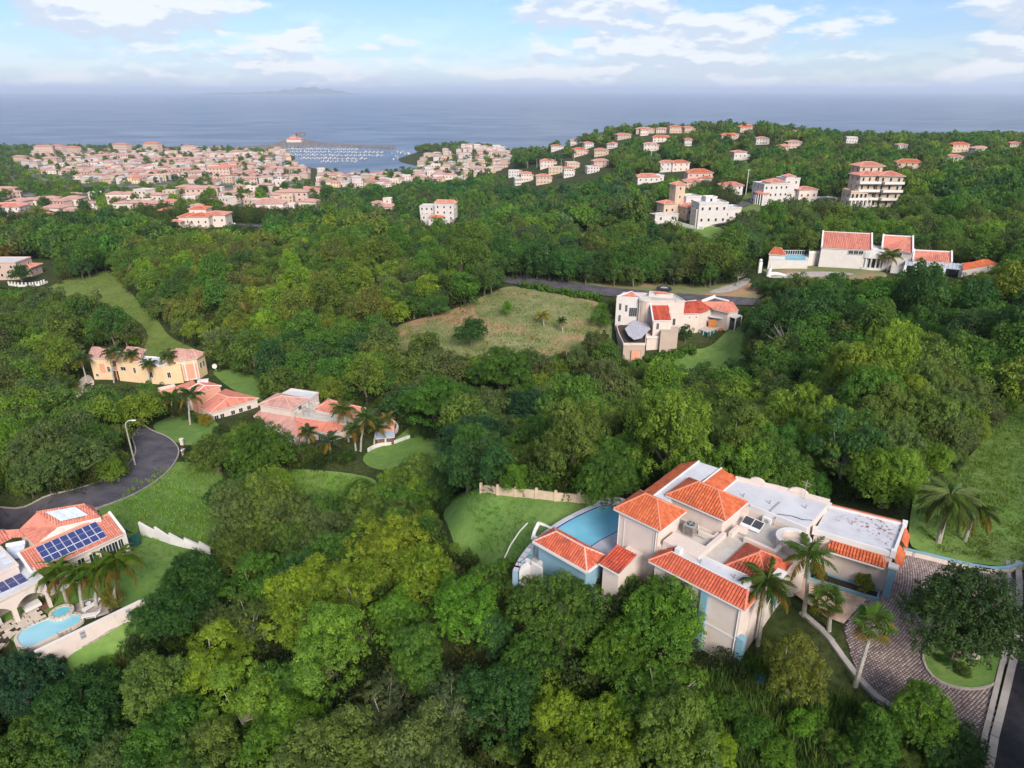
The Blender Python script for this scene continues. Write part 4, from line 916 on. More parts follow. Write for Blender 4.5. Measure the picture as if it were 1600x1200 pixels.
def build_main_grounds():
    h = MH
    # pool
    pool = [(-3.55, 7.2), (-6.0, 7.6), (-8.3, 7.7), (-9.3, 7.3), (-9.9, 6.7), (-10.25, 4.8), (-10.55, 2.6), (-10.65, .6), (-10.3, -1.7), (-6.2, -1.7), (-6.1, 1.5), (-5.75, 4.2), (-3.55, 4.3)]
    poolw = [wl(h, x, y, 0)[:2] for x, y in pool]
    e = empty('swimming_pool', (*wl(h, -8, 3, 76.0)[:2], 76.0), 0, 'blue curved infinity pool with grey deck wrapping the corner of the orange roofed villa', 'pool')
    def wp(m, nm, mt): m.v = [(x - e.location.x, y - e.location.y, z - e.location.z) for x, y, z in m.v]; return m.build(nm, mt, e)
    m = MB(); m.add([(x, y, 79.0) for x, y in poolw], [tuple(range(len(poolw)))]); wp(m, 'water', 'pool_water')
    m = MB().strip(poolw, .22, 78.93, 79.035, closed=True); wp(m, 'tile_line', 'solar_cells')
    for k in range(3): m = MB().prism([wl(h, x, y, 0)[:2] for x, y in [(-3.6 - k * .55, 4.5), (-4.1 - k * .55, 4.5), (-4.1 - k * .55, 7.0), (-3.6 - k * .55, 7.0)]], 78.5, 79.012 - k * .003); wp(m, 'pool_step', 'pool_water_pale')
    out = [wl(h, x, y, 0)[:2] for x, y in [(-8.3, 7.8), (-9.45, 7.45), (-10.1, 6.8), (-10.5, 4.8), (-10.8, 2.6), (-10.9, .6), (-10.75, -1.5), (-10.6, -3.0), (-10.2, -4.5), (-9.6, -6.2), (-9.0, -7.4)]]
    out = smooth_line(out, 2); m = MB().strip(out, .45, 74.5, 79.08); wp(m, 'pool_wall', 'wall_teal')
    m = MB().strip(out, .5, 79.08, 79.14); wp(m, 'coping', 'deck_grey')
    m = MB().prism([wl(h, x, y, 0)[:2] for x, y in [(-6.15, -1.7), (-3.5, -1.75), (-3.5, 4.2), (-5.7, 4.1), (-6.05, 1.5)]], 76, 79.1); wp(m, 'pool_deck', 'deck_grey')
    m = MB().prism([wl(h, x, y, 0)[:2] for x, y in [(-4, 7.4), (-8.3, 7.8), (-9.5, 7.5), (-10.6, 6.9), (-10.3, 8.0), (-8.9, 8.9), (-7.3, 9.1), (-4, 9.2)]], 75, 79.45); wp(m, 'terrace', 'trim_white')
    m = MB().prism([wl(h, x, y, 0)[:2] for x, y in [(-10.3, -1.8), (-9.3, -1.8), (-9.3, -4.8), (-3.2, -4.8), (-3.2, -7.2), (-8.8, -7.2), (-10.0, -4.5)]], 74.5, 77.6); wp(m, 'lower_terrace', 'wall_white')
    # railing
    rp = [wl(h, x, y, 79.45) for x, y in [(-10.45, 7.0), (-10.2, 7.9), (-8.9, 8.8), (-7.3, 9.0), (-5.5, 9.1)]]
    e2 = empty('terrace_railing', rp[2], 0, 'thin black metal railing on the white terrace behind the pool', 'railing')
    def wr(m, nm, mt): m.v = [(x - e2.location.x, y - e2.location.y, z - e2.location.z) for x, y, z in m.v]; return m.build(nm, mt, e2)
    m = MB()
    for i in range(len(rp) - 1): m.bar((rp[i][0], rp[i][1], 80.5), (rp[i + 1][0], rp[i + 1][1], 80.5), .06)
    wr(m, 'top_rail', 'metal_dark')
    for p in rp: wr(MB().obox(p[:2], 0, .07, .07, 79.4, 80.52), 'post', 'metal_dark')
    # white stair walls at the pool's left end
    e3 = empty('terrace_steps', (*wl(h, -9.6, -5.5, 0)[:2], 76), R_(-44), 'white stepped terrace walls with black handrail left of the small cabana roof', 'steps')
    def ws(m, nm, mt): m.v = [(x + 9.6, y + 5.5, z - 76) for x, y, z in m.v]; return m.build(nm, mt, e3)
    ws(MB().box(-10.5, -8.4, -3.4, -3.1, 75, 79.9), 'wall', 'trim_white'); ws(MB().box(-9.9, -7.5, -5.6, -5.35, 75, 79.0), 'wall', 'trim_white'); ws(MB().box(-9.3, -8.9, -7.6, -5.6, 74, 78.8), 'wall', 'trim_white')
    for k in range(6): ws(MB().box(-10.3 + k * .32, -9.98 + k * .32, -5.3, -3.45, 75, 77.8 + k * .17), 'step', 'wall_white')
    m = MB(); m.tube([(-8.9, -7.2, 78.7), (-8.9, -7.2, 79.8), (-8.6, -5.8, 80.1), (-8.6, -5.8, 78.9)], .04, 6); ws(m, 'handrail', 'metal_dark')
    m = MB(); pts = [h.L3(u, v, z) for u, v, z in ((832, 843, 79.3), (836, 829, 80.0), (842, 817, 80.5), (851, 820, 80.1), (861, 825, 79.3))]
    for a, b in zip(pts, pts[1:]): m.bar(a, b, .3, .2)
    ws(m, 'arched_wall', 'trim_white')
    m = MB(); pts = [G1(u, v) + np.array([0, 0, zz]) for (u, v), zz in zip([(787, 882), (798, 866), (812, 855), (824, 850)], (.6, 1.2, 2.0, 2.6))]
    m.tube([tuple(p) for p in pts], .07, 6); tag(m.build('curved_rail', 'trim_white'), 'white curved rail sweeping down to the lawn at the pool corner', 'rail')
    # planter, bushes, stone
    def bl(x, y): return wl(h, x, y, 0)[:2]
    e4 = empty('garage_planter', (*bl(13.3, 12.3), 78.3), 0, 'long blue edged planter bed under the garage wall', 'planter')
    def wpn(m, nm, mt): m.v = [(x - e4.location.x, y - e4.location.y, z - e4.location.z) for x, y, z in m.v]; return m.build(nm, mt, e4)
    pl = [bl(10.9, 10.9), bl(16.4, 12.3), bl(16.2, 13.4), bl(10.6, 12.3)]
    wpn(MB().strip(pl, .16, 77.5, 78.75, closed=True), 'edging', 'wall_teal'); wpn(MB().prism(pl, 77.5, 78.6), 'soil', 'soil')
    # yard surfaces
    drive_px = [(1405, 880), (1425, 866), (1500, 876), (1590, 898), (1598, 960), (1598, 1035), (1562, 1035), (1556, 1120), (1545, 1160), (1500, 1135), (1440, 1112), (1400, 1098), (1372, 1075), (1345, 1045), (1330, 1005), (1318, 975), (1345, 945), (1372, 925)]
    z0 = 0; dp = [tuple(P(u, v, 78.35)[:2]) for u, v in drive_px]
    drape('driveway', dp, 'paver_joint', .05, 1.0)
    # pavers: real raised cobbles in rows that follow gentle arcs
    fp = smooth_line(dp, 1, True)
    xs = [p[0] for p in fp]; ys = [p[1] for p in fp]; V = []; Fq = []; T = []; g = .21
    rr = np.random.default_rng(3); cxx, cyy = 20.0, 60.0
    R0 = np.arange(2, 60, g); cen = []
    for r0 in R0:
        nseg = int(2 * math.pi * r0 / .23); a = (np.arange(nseg) + (.5 if int(r0 / g) % 2 else 0)) * 2 * math.pi / nseg
        cen.append(np.stack([cxx + r0 * np.cos(a), cyy + r0 * np.sin(a), a], -1))
    cen = np.concatenate(cen); k = in_poly(cen[:, 0], cen[:, 1], fp); cen = cen[k]; n = len(cen); zc = ground_z(cen[:, 0], cen[:, 1]) + .05
    c, s_ = np.cos(cen[:, 2]), np.sin(cen[:, 2]); hx = g / 2 * .90 * rr.uniform(.88, 1, n); hy = .115 * .90 * rr.uniform(.85, 1, n); top = .045 + rr.uniform(-.012, .012, n)
    vs = []
    for (a, b, f, t) in [(-1, -1, 1, 0), (1, -1, 1, 0), (1, 1, 1, 0), (-1, 1, 1, 0), (-1, -1, .8, 1), (1, -1, .8, 1), (1, 1, .8, 1), (-1, 1, .8, 1)]:
        lx, ly = a * hx * f, b * hy * f; vs.append(np.stack([cen[:, 0] + lx * c - ly * s_, cen[:, 1] + lx * s_ + ly * c, zc + t * top], -1))
    V = np.stack(vs, 1).reshape(-1, 3); base = (np.arange(n) * 8)[:, None]
    Fq = np.concatenate([base + np.array(f) for f in ((4, 5, 6, 7), (0, 1, 5, 4), (1, 2, 6, 5), (2, 3, 7, 6), (3, 0, 4, 7))])
    tone = np.repeat(np.clip(rr.beta(2, 2.2, n), 0, 1), 8)
    o = link('driveway_pavers', mesh_np('driveway_pavers', V, Fq, ['pavers'], tone)); tag(o, kind='stuff')
    pt = [tuple(P(u, v, 78.3)[:2]) for u, v in [(1240, 890), (1292, 902), (1372, 934), (1366, 944), (1345, 946), (1318, 976), (1290, 965), (1262, 945), (1235, 925)]]
    drape('entrance_terrace', pt, 'flagstone', .16, .8, z=78.25)
    # the round bed with the dark tree
    bed = [tuple(P(u, v, 78.2)[:2]) for u, v in [(1480, 985), (1450, 1003), (1440, 1025), (1452, 1050), (1475, 1066), (1510, 1076), (1545, 1074), (1560, 1065), (1566, 1035), (1562, 1000), (1540, 985), (1510, 980)]]
    bed = smooth_line(bed, 1, True); drape('garden_bed', bed, 'lawn', .17, .7)
    z = ground_z([p[0] for p in bed], [p[1] for p in bed]); m = MB().strip([(p[0], p[1], q) for p, q in zip(bed, z)], .16, -.1, .22, closed=True); tag(m.build('kerb', 'kerb'), kind='structure')
    # low blue-topped wall at the far side of the driveway
    wps = smooth_line([tuple(P(u, v, 78.6)[:2]) for u, v in [(1412, 866), (1470, 876), (1540, 892), (1570, 893), (1594, 884)]], 1)
    z = ground_z([p[0] for p in wps], [p[1] for p in wps]); e5 = empty('boundary_wall', (*wps[2], 78), 0, 'low cream wall with pale blue coping along the far edge of the paved driveway', 'wall')
    m = MB().strip([(p[0] - e5.location.x, p[1] - e5.location.y, q - 78) for p, q in zip(wps, z)], .25, -.3, .6); m.build('wall', 'wall_cream', e5)
    m = MB().strip([(p[0] - e5.location.x, p[1] - e5.location.y, q - 78) for p, q in zip(wps, z)], .34, .6, .7); m.build('coping', 'wall_teal', e5)
    # right-hand street with its double kerb
    road_from_px('street', [(1597, 1010), (1575, 1090), (1560, 1150), (1548, 1215), (1540, 1260)], [(1700, 1010), (1700, 1090), (1700, 1150), (1700, 1215), (1700, 1260)], .12, 1.2, False, mat='asphalt_dark')
    for du, w in ((-8, .5), (-24, .35)):
        ln = [tuple(G1(u + du, v)[:2]) for u, v in [(1598, 880), (1600, 960), (1596, 1010), (1577, 1090), (1562, 1150), (1550, 1215)]]
        d = densify(ln, 1.2, False); z = ground_z([p[0] for p in d], [p[1] for p in d]); m = MB()
        keep = [(p[0], p[1], q) for p, q in zip(d, z)]
        m.strip(keep, w, -.1, .24); tag(m.build('kerb', 'concrete'), kind='structure')
    # concrete path at the left edge of the drive
    pth = [tuple(G1(u, v)[:2]) for u, v in [(1255, 960), (1290, 990), (1318, 1030), (1345, 1065), (1375, 1095), (1420, 1118)]]
    d = densify(smooth_line(pth, 1), .8, False); z = ground_z([p[0] for p in d], [p[1] for p in d]); tag(MB().strip([(p[0], p[1], q) for p, q in zip(d, z)], .5, -.1, .17).build('path', 'concrete'), kind='structure')
build_main_grounds()

# ------------------------------------------------------------------ house with solar panels (lower left)
def build_left():
    h = House('solar_house', 'cream house with red tile roofs carrying blue solar panels above the pale pool', (-53.5, 62.2), 66.0, 52)
    B = 63.5; L3 = h.L3
    h.walls([(-.2, .35), (9.7, .35), (9.7, 3.2), (-.2, 3.2)], B, 70.0); h.walls([(9.45, .1), (9.75, .1), (9.75, 3.4), (9.45, 3.4)], B, 69.9, 'trim_white', 'parapet', [70.2, 70.2, 71.75, 71.75])
    h.roof([[(-.3, 0, 70.0), (9.44, 0, 70.0), (9.44, 3.2, 71.4), (-.3, 3.2, 71.4)]], 'tile_salmon', w=.25, L=.42, pieces=300)
    h.part('parapet', MB().bar((-.45, -.1, 70.1), (-.45, 3.3, 71.5), .28, .3), 'trim_white'); h.part('parapet', MB().bar((-.5, 3.3, 71.5), (9.7, 3.3, 71.5), .22, .2), 'wall_salmon')
    # panels: eight columns, a long and a short one in each
    sl = (71.4 - 70) / 3.2
    def panel(x0, x1, y0, y1, zof=.18, par=h.root):
        e = MB(); zz = lambda y: 70 + y * sl + zof
        m = MB().add([(x0, y0, zz(y0) - .04), (x1, y0, zz(y0) - .04), (x1, y1, zz(y1) - .04), (x0, y1, zz(y1) - .04), (x0, y0, zz(y0)), (x1, y0, zz(y0)), (x1, y1, zz(y1)), (x0, y1, zz(y1))], [(3, 2, 1, 0), (4, 5, 6, 7), (0, 1, 5, 4), (1, 2, 6, 5), (2, 3, 7, 6), (3, 0, 4, 7)])
        o = h.part('solar_panel', m, 'panel_frame'); e = .03
        for (a, b) in ((y0 + e, (y0 + y1) / 2 - .012), ((y0 + y1) / 2 + .012, y1 - e)) if y1 - y0 > 1.2 else ((y0 + e, y1 - e),):
            m = MB().add([(x0 + e, a, zz(a) + .004), (x1 - e, a, zz(a) + .004), (x1 - e, b, zz(b) + .004), (x0 + e, b, zz(b) + .004)], [(0, 1, 2, 3)]); h.part('cells', m, 'solar_cells', o)
    for k in range(8):
        x0 = 1.15 + k * .835; panel(x0, x0 + .80, .45, 1.3); panel(x0, x0 + .80, 1.33, 2.95)
    # windows under the eave
    a, b = (-.2, .35), (9.7, .35)
    for f, w_, hh in ((.08, .8, 2.0), (.2, .7, 2.0), (.34, .7, 1.8), (.47, .7, 1.8), (.60, .7, 1.8), (.72, .6, 2.1), (.79, .6, 2.1), (.86, .6, 2.1), (.93, .5, 2.1)): h.win(a, b, f, 68.2, w_, hh, bars=1)
    h.part('sill_band', MB().box(-.2, 9.7, .1, .34, 66.3, 66.6), 'trim_white')
    # rear gable with pale panels
    R1, R2 = L3(*Z5(420, 150), 73.3), L3(*Z5(965, 58), 73.3); E1, E2 = L3(*Z5(655, 318), 71.9), L3(*Z5(1145, 205), 71.9)
    F1, F0 = L3(*Z5(395, 528), 71.3), L3(*Z5(215, 345), 71.9)
    Bk = L3(*Z5(1040, 75), 72.1)
    h.walls([E1[:2], E2[:2], (E2[0], E2[1] + 2.2), Bk[:2], R2[:2], F0[:2], F1[:2]], B, 71.2)
    h.part('wall', MB().add([(*E1[:2], 70.5), (*F1[:2], 70.5), (*E2[:2], 70.5), E1, F1, E2], [(1, 2, 5, 3, 4)]), 'wall_cream')
    h.roof([[E1, E2, R2, R1]], 'tile_salmon', w=.27, L=.45, h=.055, caps=[(R1, R2), (R1, E1)], ridge='ridge_orange')
    h.roof([[F0, F1, E1, R1]], 'tile_salmon', w=.27, L=.45, h=.055, fascia=None)
    h.roof([[Bk, (E2[0], E2[1] + .3, 71.9), R2]], 'tile_salmon', w=.27, L=.45, h=.055, fascia=None)
    q = [L3(*Z5(690, 255), 72.45), L3(*Z5(1005, 185), 72.45), L3(*Z5(860, 95), 73.35), L3(*Z5(520, 155), 73.35)]
    for k in range(3):
        f0, f1 = k / 3 + .008, (k + 1) / 3 - .008
        A_ = [np.array(q[0]) * (1 - f) + np.array(q[1]) * f for f in (f0, f1)]; B_ = [np.array(q[3]) * (1 - f) + np.array(q[2]) * f for f in (f0, f1)]; up = np.array((0, 0, .12))
        vs = [A_[0] + up, A_[1] + up, B_[1] + up, B_[0] + up]; m = MB().add([v - np.array((0, 0, .05)) for v in vs] + vs, [(3, 2, 1, 0), (4, 5, 6, 7), (0, 1, 5, 4), (1, 2, 6, 5), (2, 3, 7, 6), (3, 0, 4, 7)]); h.part('heating_panel', m, 'panel_pale')
    # far-left roofs
    a = [L3(*Z5(-80, 560), 71.0), L3(*Z5(140, 440), 71.2), L3(*Z5(20, 350), 72.4), L3(*Z5(-90, 400), 72.4)]
    h.roof([[a[0], a[1], a[2], a[3]]], 'tile_salmon', w=.27, L=.45, h=.055, fascia=None)
    a = [L3(*Z5(150, 440), 71.3), L3(*Z5(290, 430), 71.3), L3(*Z5(205, 340), 72.0), L3(*Z5(30, 352), 72.2)]
    h.roof([[a[0], a[1], a[2], a[3]]], 'tile_salmon', w=.27, L=.45, h=.055, fascia=None)
    # flat roofs and the arched patio
    P1 = h.L(*Z5(500, 905), 70.3); P2 = h.L(*Z5(0, 1150), 70.3); P3 = h.L(*Z5(-90, 900), 70.3); P4 = h.L(*Z5(215, 600), 70.3); P5 = h.L(*Z5(430, 845), 70.3)
    P2 = (P2[0] - 1.5, P2[1] - .1)
    h.flat([P1, P5, P4, (P3[0], P4[1]), (P2[0], P2[1])], 70.3, 'roof_white', .12)
    q1 = h.L(*Z5(200, 745), 71.6); q0 = h.L(*Z5(0, 830), 71.6); q2 = h.L(*Z5(0, 545), 71.6)
    poly = [(q0[0] - .6, q0[1]), (q1[0], q0[1]), (q1[0], q2[1]), (q0[0] - .6, q2[1])]; h.walls(poly, B, 71.4); h.flat(poly, 71.5, 'roof_white', .2)
    for k, (xa, ya) in enumerate([(-1.7, 4.4), (-1.75, 2.6)]): h.part('skylight', MB().box(xa - .4, xa + .35, ya - .5, ya + .4, 71.5, 71.62), 'panel_frame')
    for k in range(4):
        x1 = -1.25 - k * .86; m = MB().box(x1 - .82, x1, -1.3, .9, 70.36, 70.42); o = h.part('solar_panel', m, 'panel_frame')
        for (a_, b_) in ((-1.27, -.22), (-.19, .87)): h.part('cells', MB().add([(x1 - .79, a_, 70.425), (x1 - .03, a_, 70.425), (x1 - .03, b_, 70.425), (x1 - .79, b_, 70.425)], [(0, 1, 2, 3)]), 'solar_cells', o)
    # arcade: beam with two arches, piers, dark room behind
    yf = P1[1] - .0; x_r = P1[0]; m = MB(); n = 14
    piers = [(x_r - .35, x_r), (x_r - 3.6, x_r - 3.15), (x_r - 6.6, x_r - 6.2)]
    for (x0, x1) in piers: h.part('pier', MB().box(x0, x1, yf, yf + .4, B, 70.2), 'wall_cream')
    for (xa, xb) in ((x_r - 3.15, x_r - .35), (x_r - 6.2, x_r - 3.6)):
        m = MB(); vs = []
        for k in range(n + 1):
            x = xa + (xb - xa) * k / n; zt = 68.3 + 1.0 * math.sin(math.pi * k / n) ** .8
            vs += [(x, yf, zt), (x, yf, 70.2), (x, yf + .35, 70.2), (x, yf + .35, zt)]
        m.add(vs, [f for k in range(n) for f in ((4 * k, 4 * k + 4, 4 * k + 5, 4 * k + 1), (4 * k + 3, 4 * k + 2, 4 * k + 6, 4 * k + 7), (4 * k, 4 * k + 3, 4 * k + 7, 4 * k + 4))]); h.part('arch', m, 'wall_cream')
    h.part('pier', MB().box(x_r - .35, x_r, yf + .4, yf + 2.6, 69.6, 70.2), 'wall_cream'); h.part('pier', MB().box(x_r - .35, x_r, yf + 2.2, yf + 2.6, B, 70.2), 'wall_cream')
    h.walls([(x_r - 7, yf + 2.8), (x_r - .2, yf + 2.8), (x_r - .2, yf + 3.2), (x_r - 7, yf + 3.2)], B, 70.2, 'wall_taupe')
    h.part('patio_floor', MB().box(x_r - 7, x_r, yf + .1, yf + 2.7, B, 66.45), 'wood')
    # patio furniture
    e = empty('patio_table', wl(h, x_r - 1.6, yf + 1.2, 66.45), R_(52), 'cream covered table under the right arch of the patio', 'table')
    MB().box(-.8, .8, -.5, .5, .68, .78).build('tabletop', 'trim_white', e); MB().box(-.82, .82, -.52, .52, .35, .68).build('cloth', 'trim_white', e)
    for a_ in (-.6, .6):
        for b_ in (-.35, .35): MB().box(a_ - .05, a_ + .05, b_ - .05, b_ + .05, 0, .36).build('leg', 'wood', e)
    e = empty('patio_chair', wl(h, x_r - 4.8, yf + .9, 66.45), R_(52), 'white chair standing under the left arch of the patio', 'chair')
    MB().box(-.25, .25, -.25, .25, .4, .46).build('seat', 'trim_white', e); MB().box(-.25, .25, .2, .26, .46, .95).build('backrest', 'trim_white', e)
    for a_ in (-.2, .2):
        for b_ in (-.2, .2): MB().box(a_ - .03, a_ + .03, b_ - .03, b_ + .03, 0, .4).build('leg', 'trim_white', e)
    # water heater on the roof
    e = empty('water_heater', wl(h, .1, 5.6, 70.5), R_(20), 'white tank water heater with glass collector on the flat roof', 'water heater')
    m = MB(); m.tube([(-.95, 0, .9), (.95, 0, .9)], .27, 12); m.build('tank', 'trim_white', e)
    m = MB(); m.add([(-.9, -1.9, .1), (.9, -1.9, .1), (.9, -.2, .75), (-.9, -.2, .75), (-.9, -1.9, .02), (.9, -1.9, .02), (.9, -.2, .67), (-.9, -.2, .67)], [(0, 1, 2, 3), (7, 6, 5, 4), (4, 5, 1, 0), (5, 6, 2, 1), (6, 7, 3, 2), (7, 4, 0, 3)]); m.build('collector', 'panel_pale', e)
    for s_ in (-.8, .8): MB().box(s_ - .04, s_ + .04, -.3, .1, 0, .8).build('leg', 'metal_grey', e)
    # slabs, one by one
    sl_root = empty('stepping_slabs', wl(h, -3, -2.2, 66.3), R_(52), 'terrace of pale rectangular slabs with dark joints below the arches', 'paving')
    drape('slab_bed', [wl(h, x, y, 0)[:2] for x, y in [(-8, -1.0), (-1.1, -1.0), (-1.0, -3.7), (-8, -3.7)]], 'soil', .28, 1)
    for r_ in range(5):
        y1 = -1.05 - r_ * .53; x = -1.15 - (r_ % 2) * .35
        while x > -7.6:
            wdt = 1.25; zz = float(ground_z(*wl(h, x - wdt / 2, y1 - .22, 0)[:2])) - 66.3
            MB().box(x - wdt + 3 + .04, x + 3 - .04, y1 - .44 + 2.2, y1 + 2.2, zz + .02, zz + .36).build('slab', 'slab', sl_root); x -= wdt
    # pool, spa, deck
    e = empty('garden_pool', wl(h, -1, -6, 66), R_(52), 'pale blue freeform pool in front of the solar house', 'pool')
    def w_(m, nm, mt): m.v = [(x + 1, y + 6, z - 66) for x, y, z in m.v]; return m.build(nm, mt, e)
    pl = smooth_line([h.L(*Z6(x, y), 66.3) for x, y in [(240, 790), (350, 730), (450, 690), (560, 650), (690, 640), (780, 600), (860, 600), (920, 640), (900, 700), (700, 800), (600, 850), (340, 990), (230, 960), (180, 880)]], 2, True)
    m = MB(); m.add([(x, y, 66.98) for x, y in pl], [tuple(range(len(pl)))]); w_(m, 'water', 'pool_water_pale')
    w_(MB().strip(pl, .3, 65.2, 67.06, closed=True), 'coping', 'slab')
    sp = h.L(*Z6(680, 565), 66.8); n = 22
    m = MB(); m.add([(sp[0] + math.cos(2 * math.pi * k / n) * .85, sp[1] + math.sin(2 * math.pi * k / n) * .85, 67.25) for k in range(n)], [tuple(range(n))]); e2 = empty('spa', wl(h, *sp, 66), R_(52), 'round raised spa tub with stone rim touching the pale pool', 'spa')
    m.v = [(x - sp[0], y - sp[1], z - 66) for x, y, z in m.v]; m.build('water', 'spa_water', e2)
    MB().strip([(math.cos(2 * math.pi * k / n) * 1.02, math.sin(2 * math.pi * k / n) * 1.02) for k in range(n)], .34, -.5, 1.34, closed=True).build('rim', 'slab', e2)
    dk = smooth_line([h.L(*Z6(x, y), 66.35) for x, y in [(800, 560), (780, 500), (850, 430), (1010, 375), (1110, 385), (1210, 470), (1235, 550), (960, 665), (920, 620), (860, 585)]], 1, True)
    drape('pool_deck', [wl(h, x, y, 0)[:2] for x, y in dk], 'deck', .25, .8)
    # loungers on the deck
    def lounger(x, y, a, lab):
        g_ = float(ground_z(*wl(h, x, y, 0)[:2])) + .25; e = empty('sun_lounger', wl(h, x, y, g_), R_(52) + a, lab, 'sun lounger', 'sun loungers on the pool deck')
        MB().box(-.95, .45, -.3, .3, .28, .38).build('seat', 'trim_white', e)
        m = MB(); m.add([(.45, -.3, .28), (.45, .3, .28), (1.0, .3, .7), (1.0, -.3, .7), (.45, -.3, .38), (.45, .3, .38), (.95, .3, .8), (.95, -.3, .8)], [(0, 1, 2, 3), (7, 6, 5, 4), (0, 4, 5, 1), (1, 5, 6, 2), (2, 6, 7, 3), (3, 7, 4, 0)]); m.build('backrest', 'trim_white', e)
        for sx in (-.85, .4):
            for sy in (-.25, .25): MB().box(sx - .04, sx + .04, sy - .04, sy + .04, 0, .28).build('leg', 'metal_light', e)
    p = h.L(*Z6(1000, 490), 66.6); lounger(p[0], p[1], .15, 'white sun lounger lying across the middle of the pool deck')
    p = h.L(*Z6(1010, 610), 66.6); lounger(p[0], p[1], -.6, 'white sun lounger beside the boundary wall at the deck edge')
    e = empty('fire_bowl', wl(h, *h.L(*Z6(960, 455), 66.6), float(ground_z(*wl(h, *h.L(*Z6(960, 455), 66.6), 0)[:2])) + .25), 0, 'small round dark fire bowl on the pool deck', 'fire bowl')
    m = MB(); m.tube([(0, 0, 0), (0, 0, .2), (0, 0, .34)], [.2, .4, .48], 14); m.build('bowl', 'metal_dark', e); m = MB(); m.tube([(0, 0, .34), (0, 0, .37)], .34, 12); m.build('ash', 'trim_white', e)
    for (x, y, lab) in ((1215, 515, 'dark planter pot at the left of the two by the deck wall'), (1290, 500, 'dark planter pot at the right of the two by the deck wall')):
        q = h.L(*Z6(x, y), 66.8); e = empty('planter_pot', wl(h, *q, float(ground_z(*wl(h, *q, 0)[:2]))), 0, lab, 'planter'); m = MB(); m.tube([(0, 0, 0), (0, 0, .75)], [.22, .34], 10); m.build('pot', 'metal_dark', e); m = MB(); m.tube([(0, 0, .75), (0, 0, .78)], .28, 10); m.build('soil', 'soil', e)
    # boundary wall with two grilles
    A, Bq = np.array(h.L(*Z6(1480, 430), 67.7)), np.array(h.L(*Z6(690, 810), 67.7)); d = (Bq - A) / np.linalg.norm(Bq - A); Bq = Bq + d * 2.5; A = A - d * .7
    e = empty('garden_wall', wl(h, *A, 66), R_(52), 'long low cream garden wall with two grilles behind the pool deck', 'wall')
    m = MB().strip([tuple(A), tuple(Bq)], .22, 63.5, 67.7); m.v = [(x - A[0], y - A[1], z - 66) for x, y, z in m.v]; m.build('wall', 'wall_cream', e)
    m = MB().strip([tuple(A), tuple(Bq)], .28, 67.7, 67.78); m.v = [(x - A[0], y - A[1], z - 66) for x, y, z in m.v]; m.build('coping', 'trim_white', e)
    ang = math.atan2(d[1], d[0])
    for f in (.16, .60):
        c = (Bq - A) * f; nn = np.array((-d[1], d[0])); nn = nn if nn[1] < 0 else -nn; m = MB()
        for k in range(5): m.obox(tuple(c + d * (-.2 + k * .1) + nn * .125), ang, .03, .03, .55, 1.45)
        for z_ in (.55, 1.0, 1.42): m.obox(tuple(c + nn * .125), ang, .46, .04, z_, z_ + .04)
        g_ = m.build('grille', 'metal_light', e); MB().obox(tuple(c + nn * .105), ang, .5, .02, .5, 1.5).build('opening', 'metal_dark', g_)
    # rough slab kerbs below the wall
    ln = [tuple(G1(u, v)[:2]) for u, v in [(125, 1012), (150, 1000), (175, 985), (198, 972)]]; z = ground_z([p[0] for p in ln], [p[1] for p in ln])
    tag(MB().strip([(p[0], p[1], q) for p, q in zip(ln, z)], .35, -.1, .18).build('kerb', 'stone'), kind='structure')
    # saw-tooth wall
    pts = [G1(u, v) for u, v in [(222, 838), (246, 844), (268, 852), (291, 858), (314, 862), (330, 866)]]
    e = empty('saw_tooth_wall', pts[0], 0, 'white garden wall stepping down in saw teeth on the grassy slope', 'wall')
    for k in range(5):
        a, b = pts[k], pts[k + 1]; v3 = [(a[0], a[1], a[2] + 2.2 - .15 * k), (b[0], b[1], b[2] + 1.35 - .1 * k)]
        d = (b - a)[:2]; d /= np.linalg.norm(d); n = np.array((-d[1], d[0])) * .12; o = pts[0]; vs = []
        for (p, zt) in ((a, v3[0][2]), (b, v3[1][2])):
            for s_ in (-1, 1):
                for z_ in (p[2] - 1, zt): vs.append((p[0] + n[0] * s_ - o[0], p[1] + n[1] * s_ - o[1], z_ - o[2]))
        MB().add(vs, [(0, 1, 3, 2), (4, 6, 7, 5), (0, 4, 5, 1), (2, 3, 7, 6), (1, 5, 7, 3), (0, 2, 6, 4)]).build('panel', 'trim_white', e)
        MB().bar((vs[1][0] + n[0], vs[1][1] + n[1], vs[1][2] + .03), (vs[5][0] + n[0], vs[5][1] + n[1], vs[5][2] + .03), .32, .08).build('coping', 'trim_white', e)
    # green mesh fence
    a, b = G1(199, 866), G1(221, 852); e = empty('mesh_fence', a, 0, 'green mesh fence joining the solar house to the white stepped wall', 'fence')
    d = b - a
    m = MB(); m.add([(0, 0, 0), (d[0], d[1], d[2]), (d[0], d[1], d[2] + 2), (0, 0, 2)], [(0, 1, 2, 3)]); m.build('mesh', 'net_green', e)
    for f in (0, .5, 1): MB().obox((d[0] * f, d[1] * f), 0, .08, .08, d[2] * f - .2, d[2] * f + 2.05).build('post', 'metal_dark', e)
    MB().bar((0, 0, 2.02), (d[0], d[1], d[2] + 2.02), .05).build('rail', 'metal_dark', e)
    return h
LH = build_left()

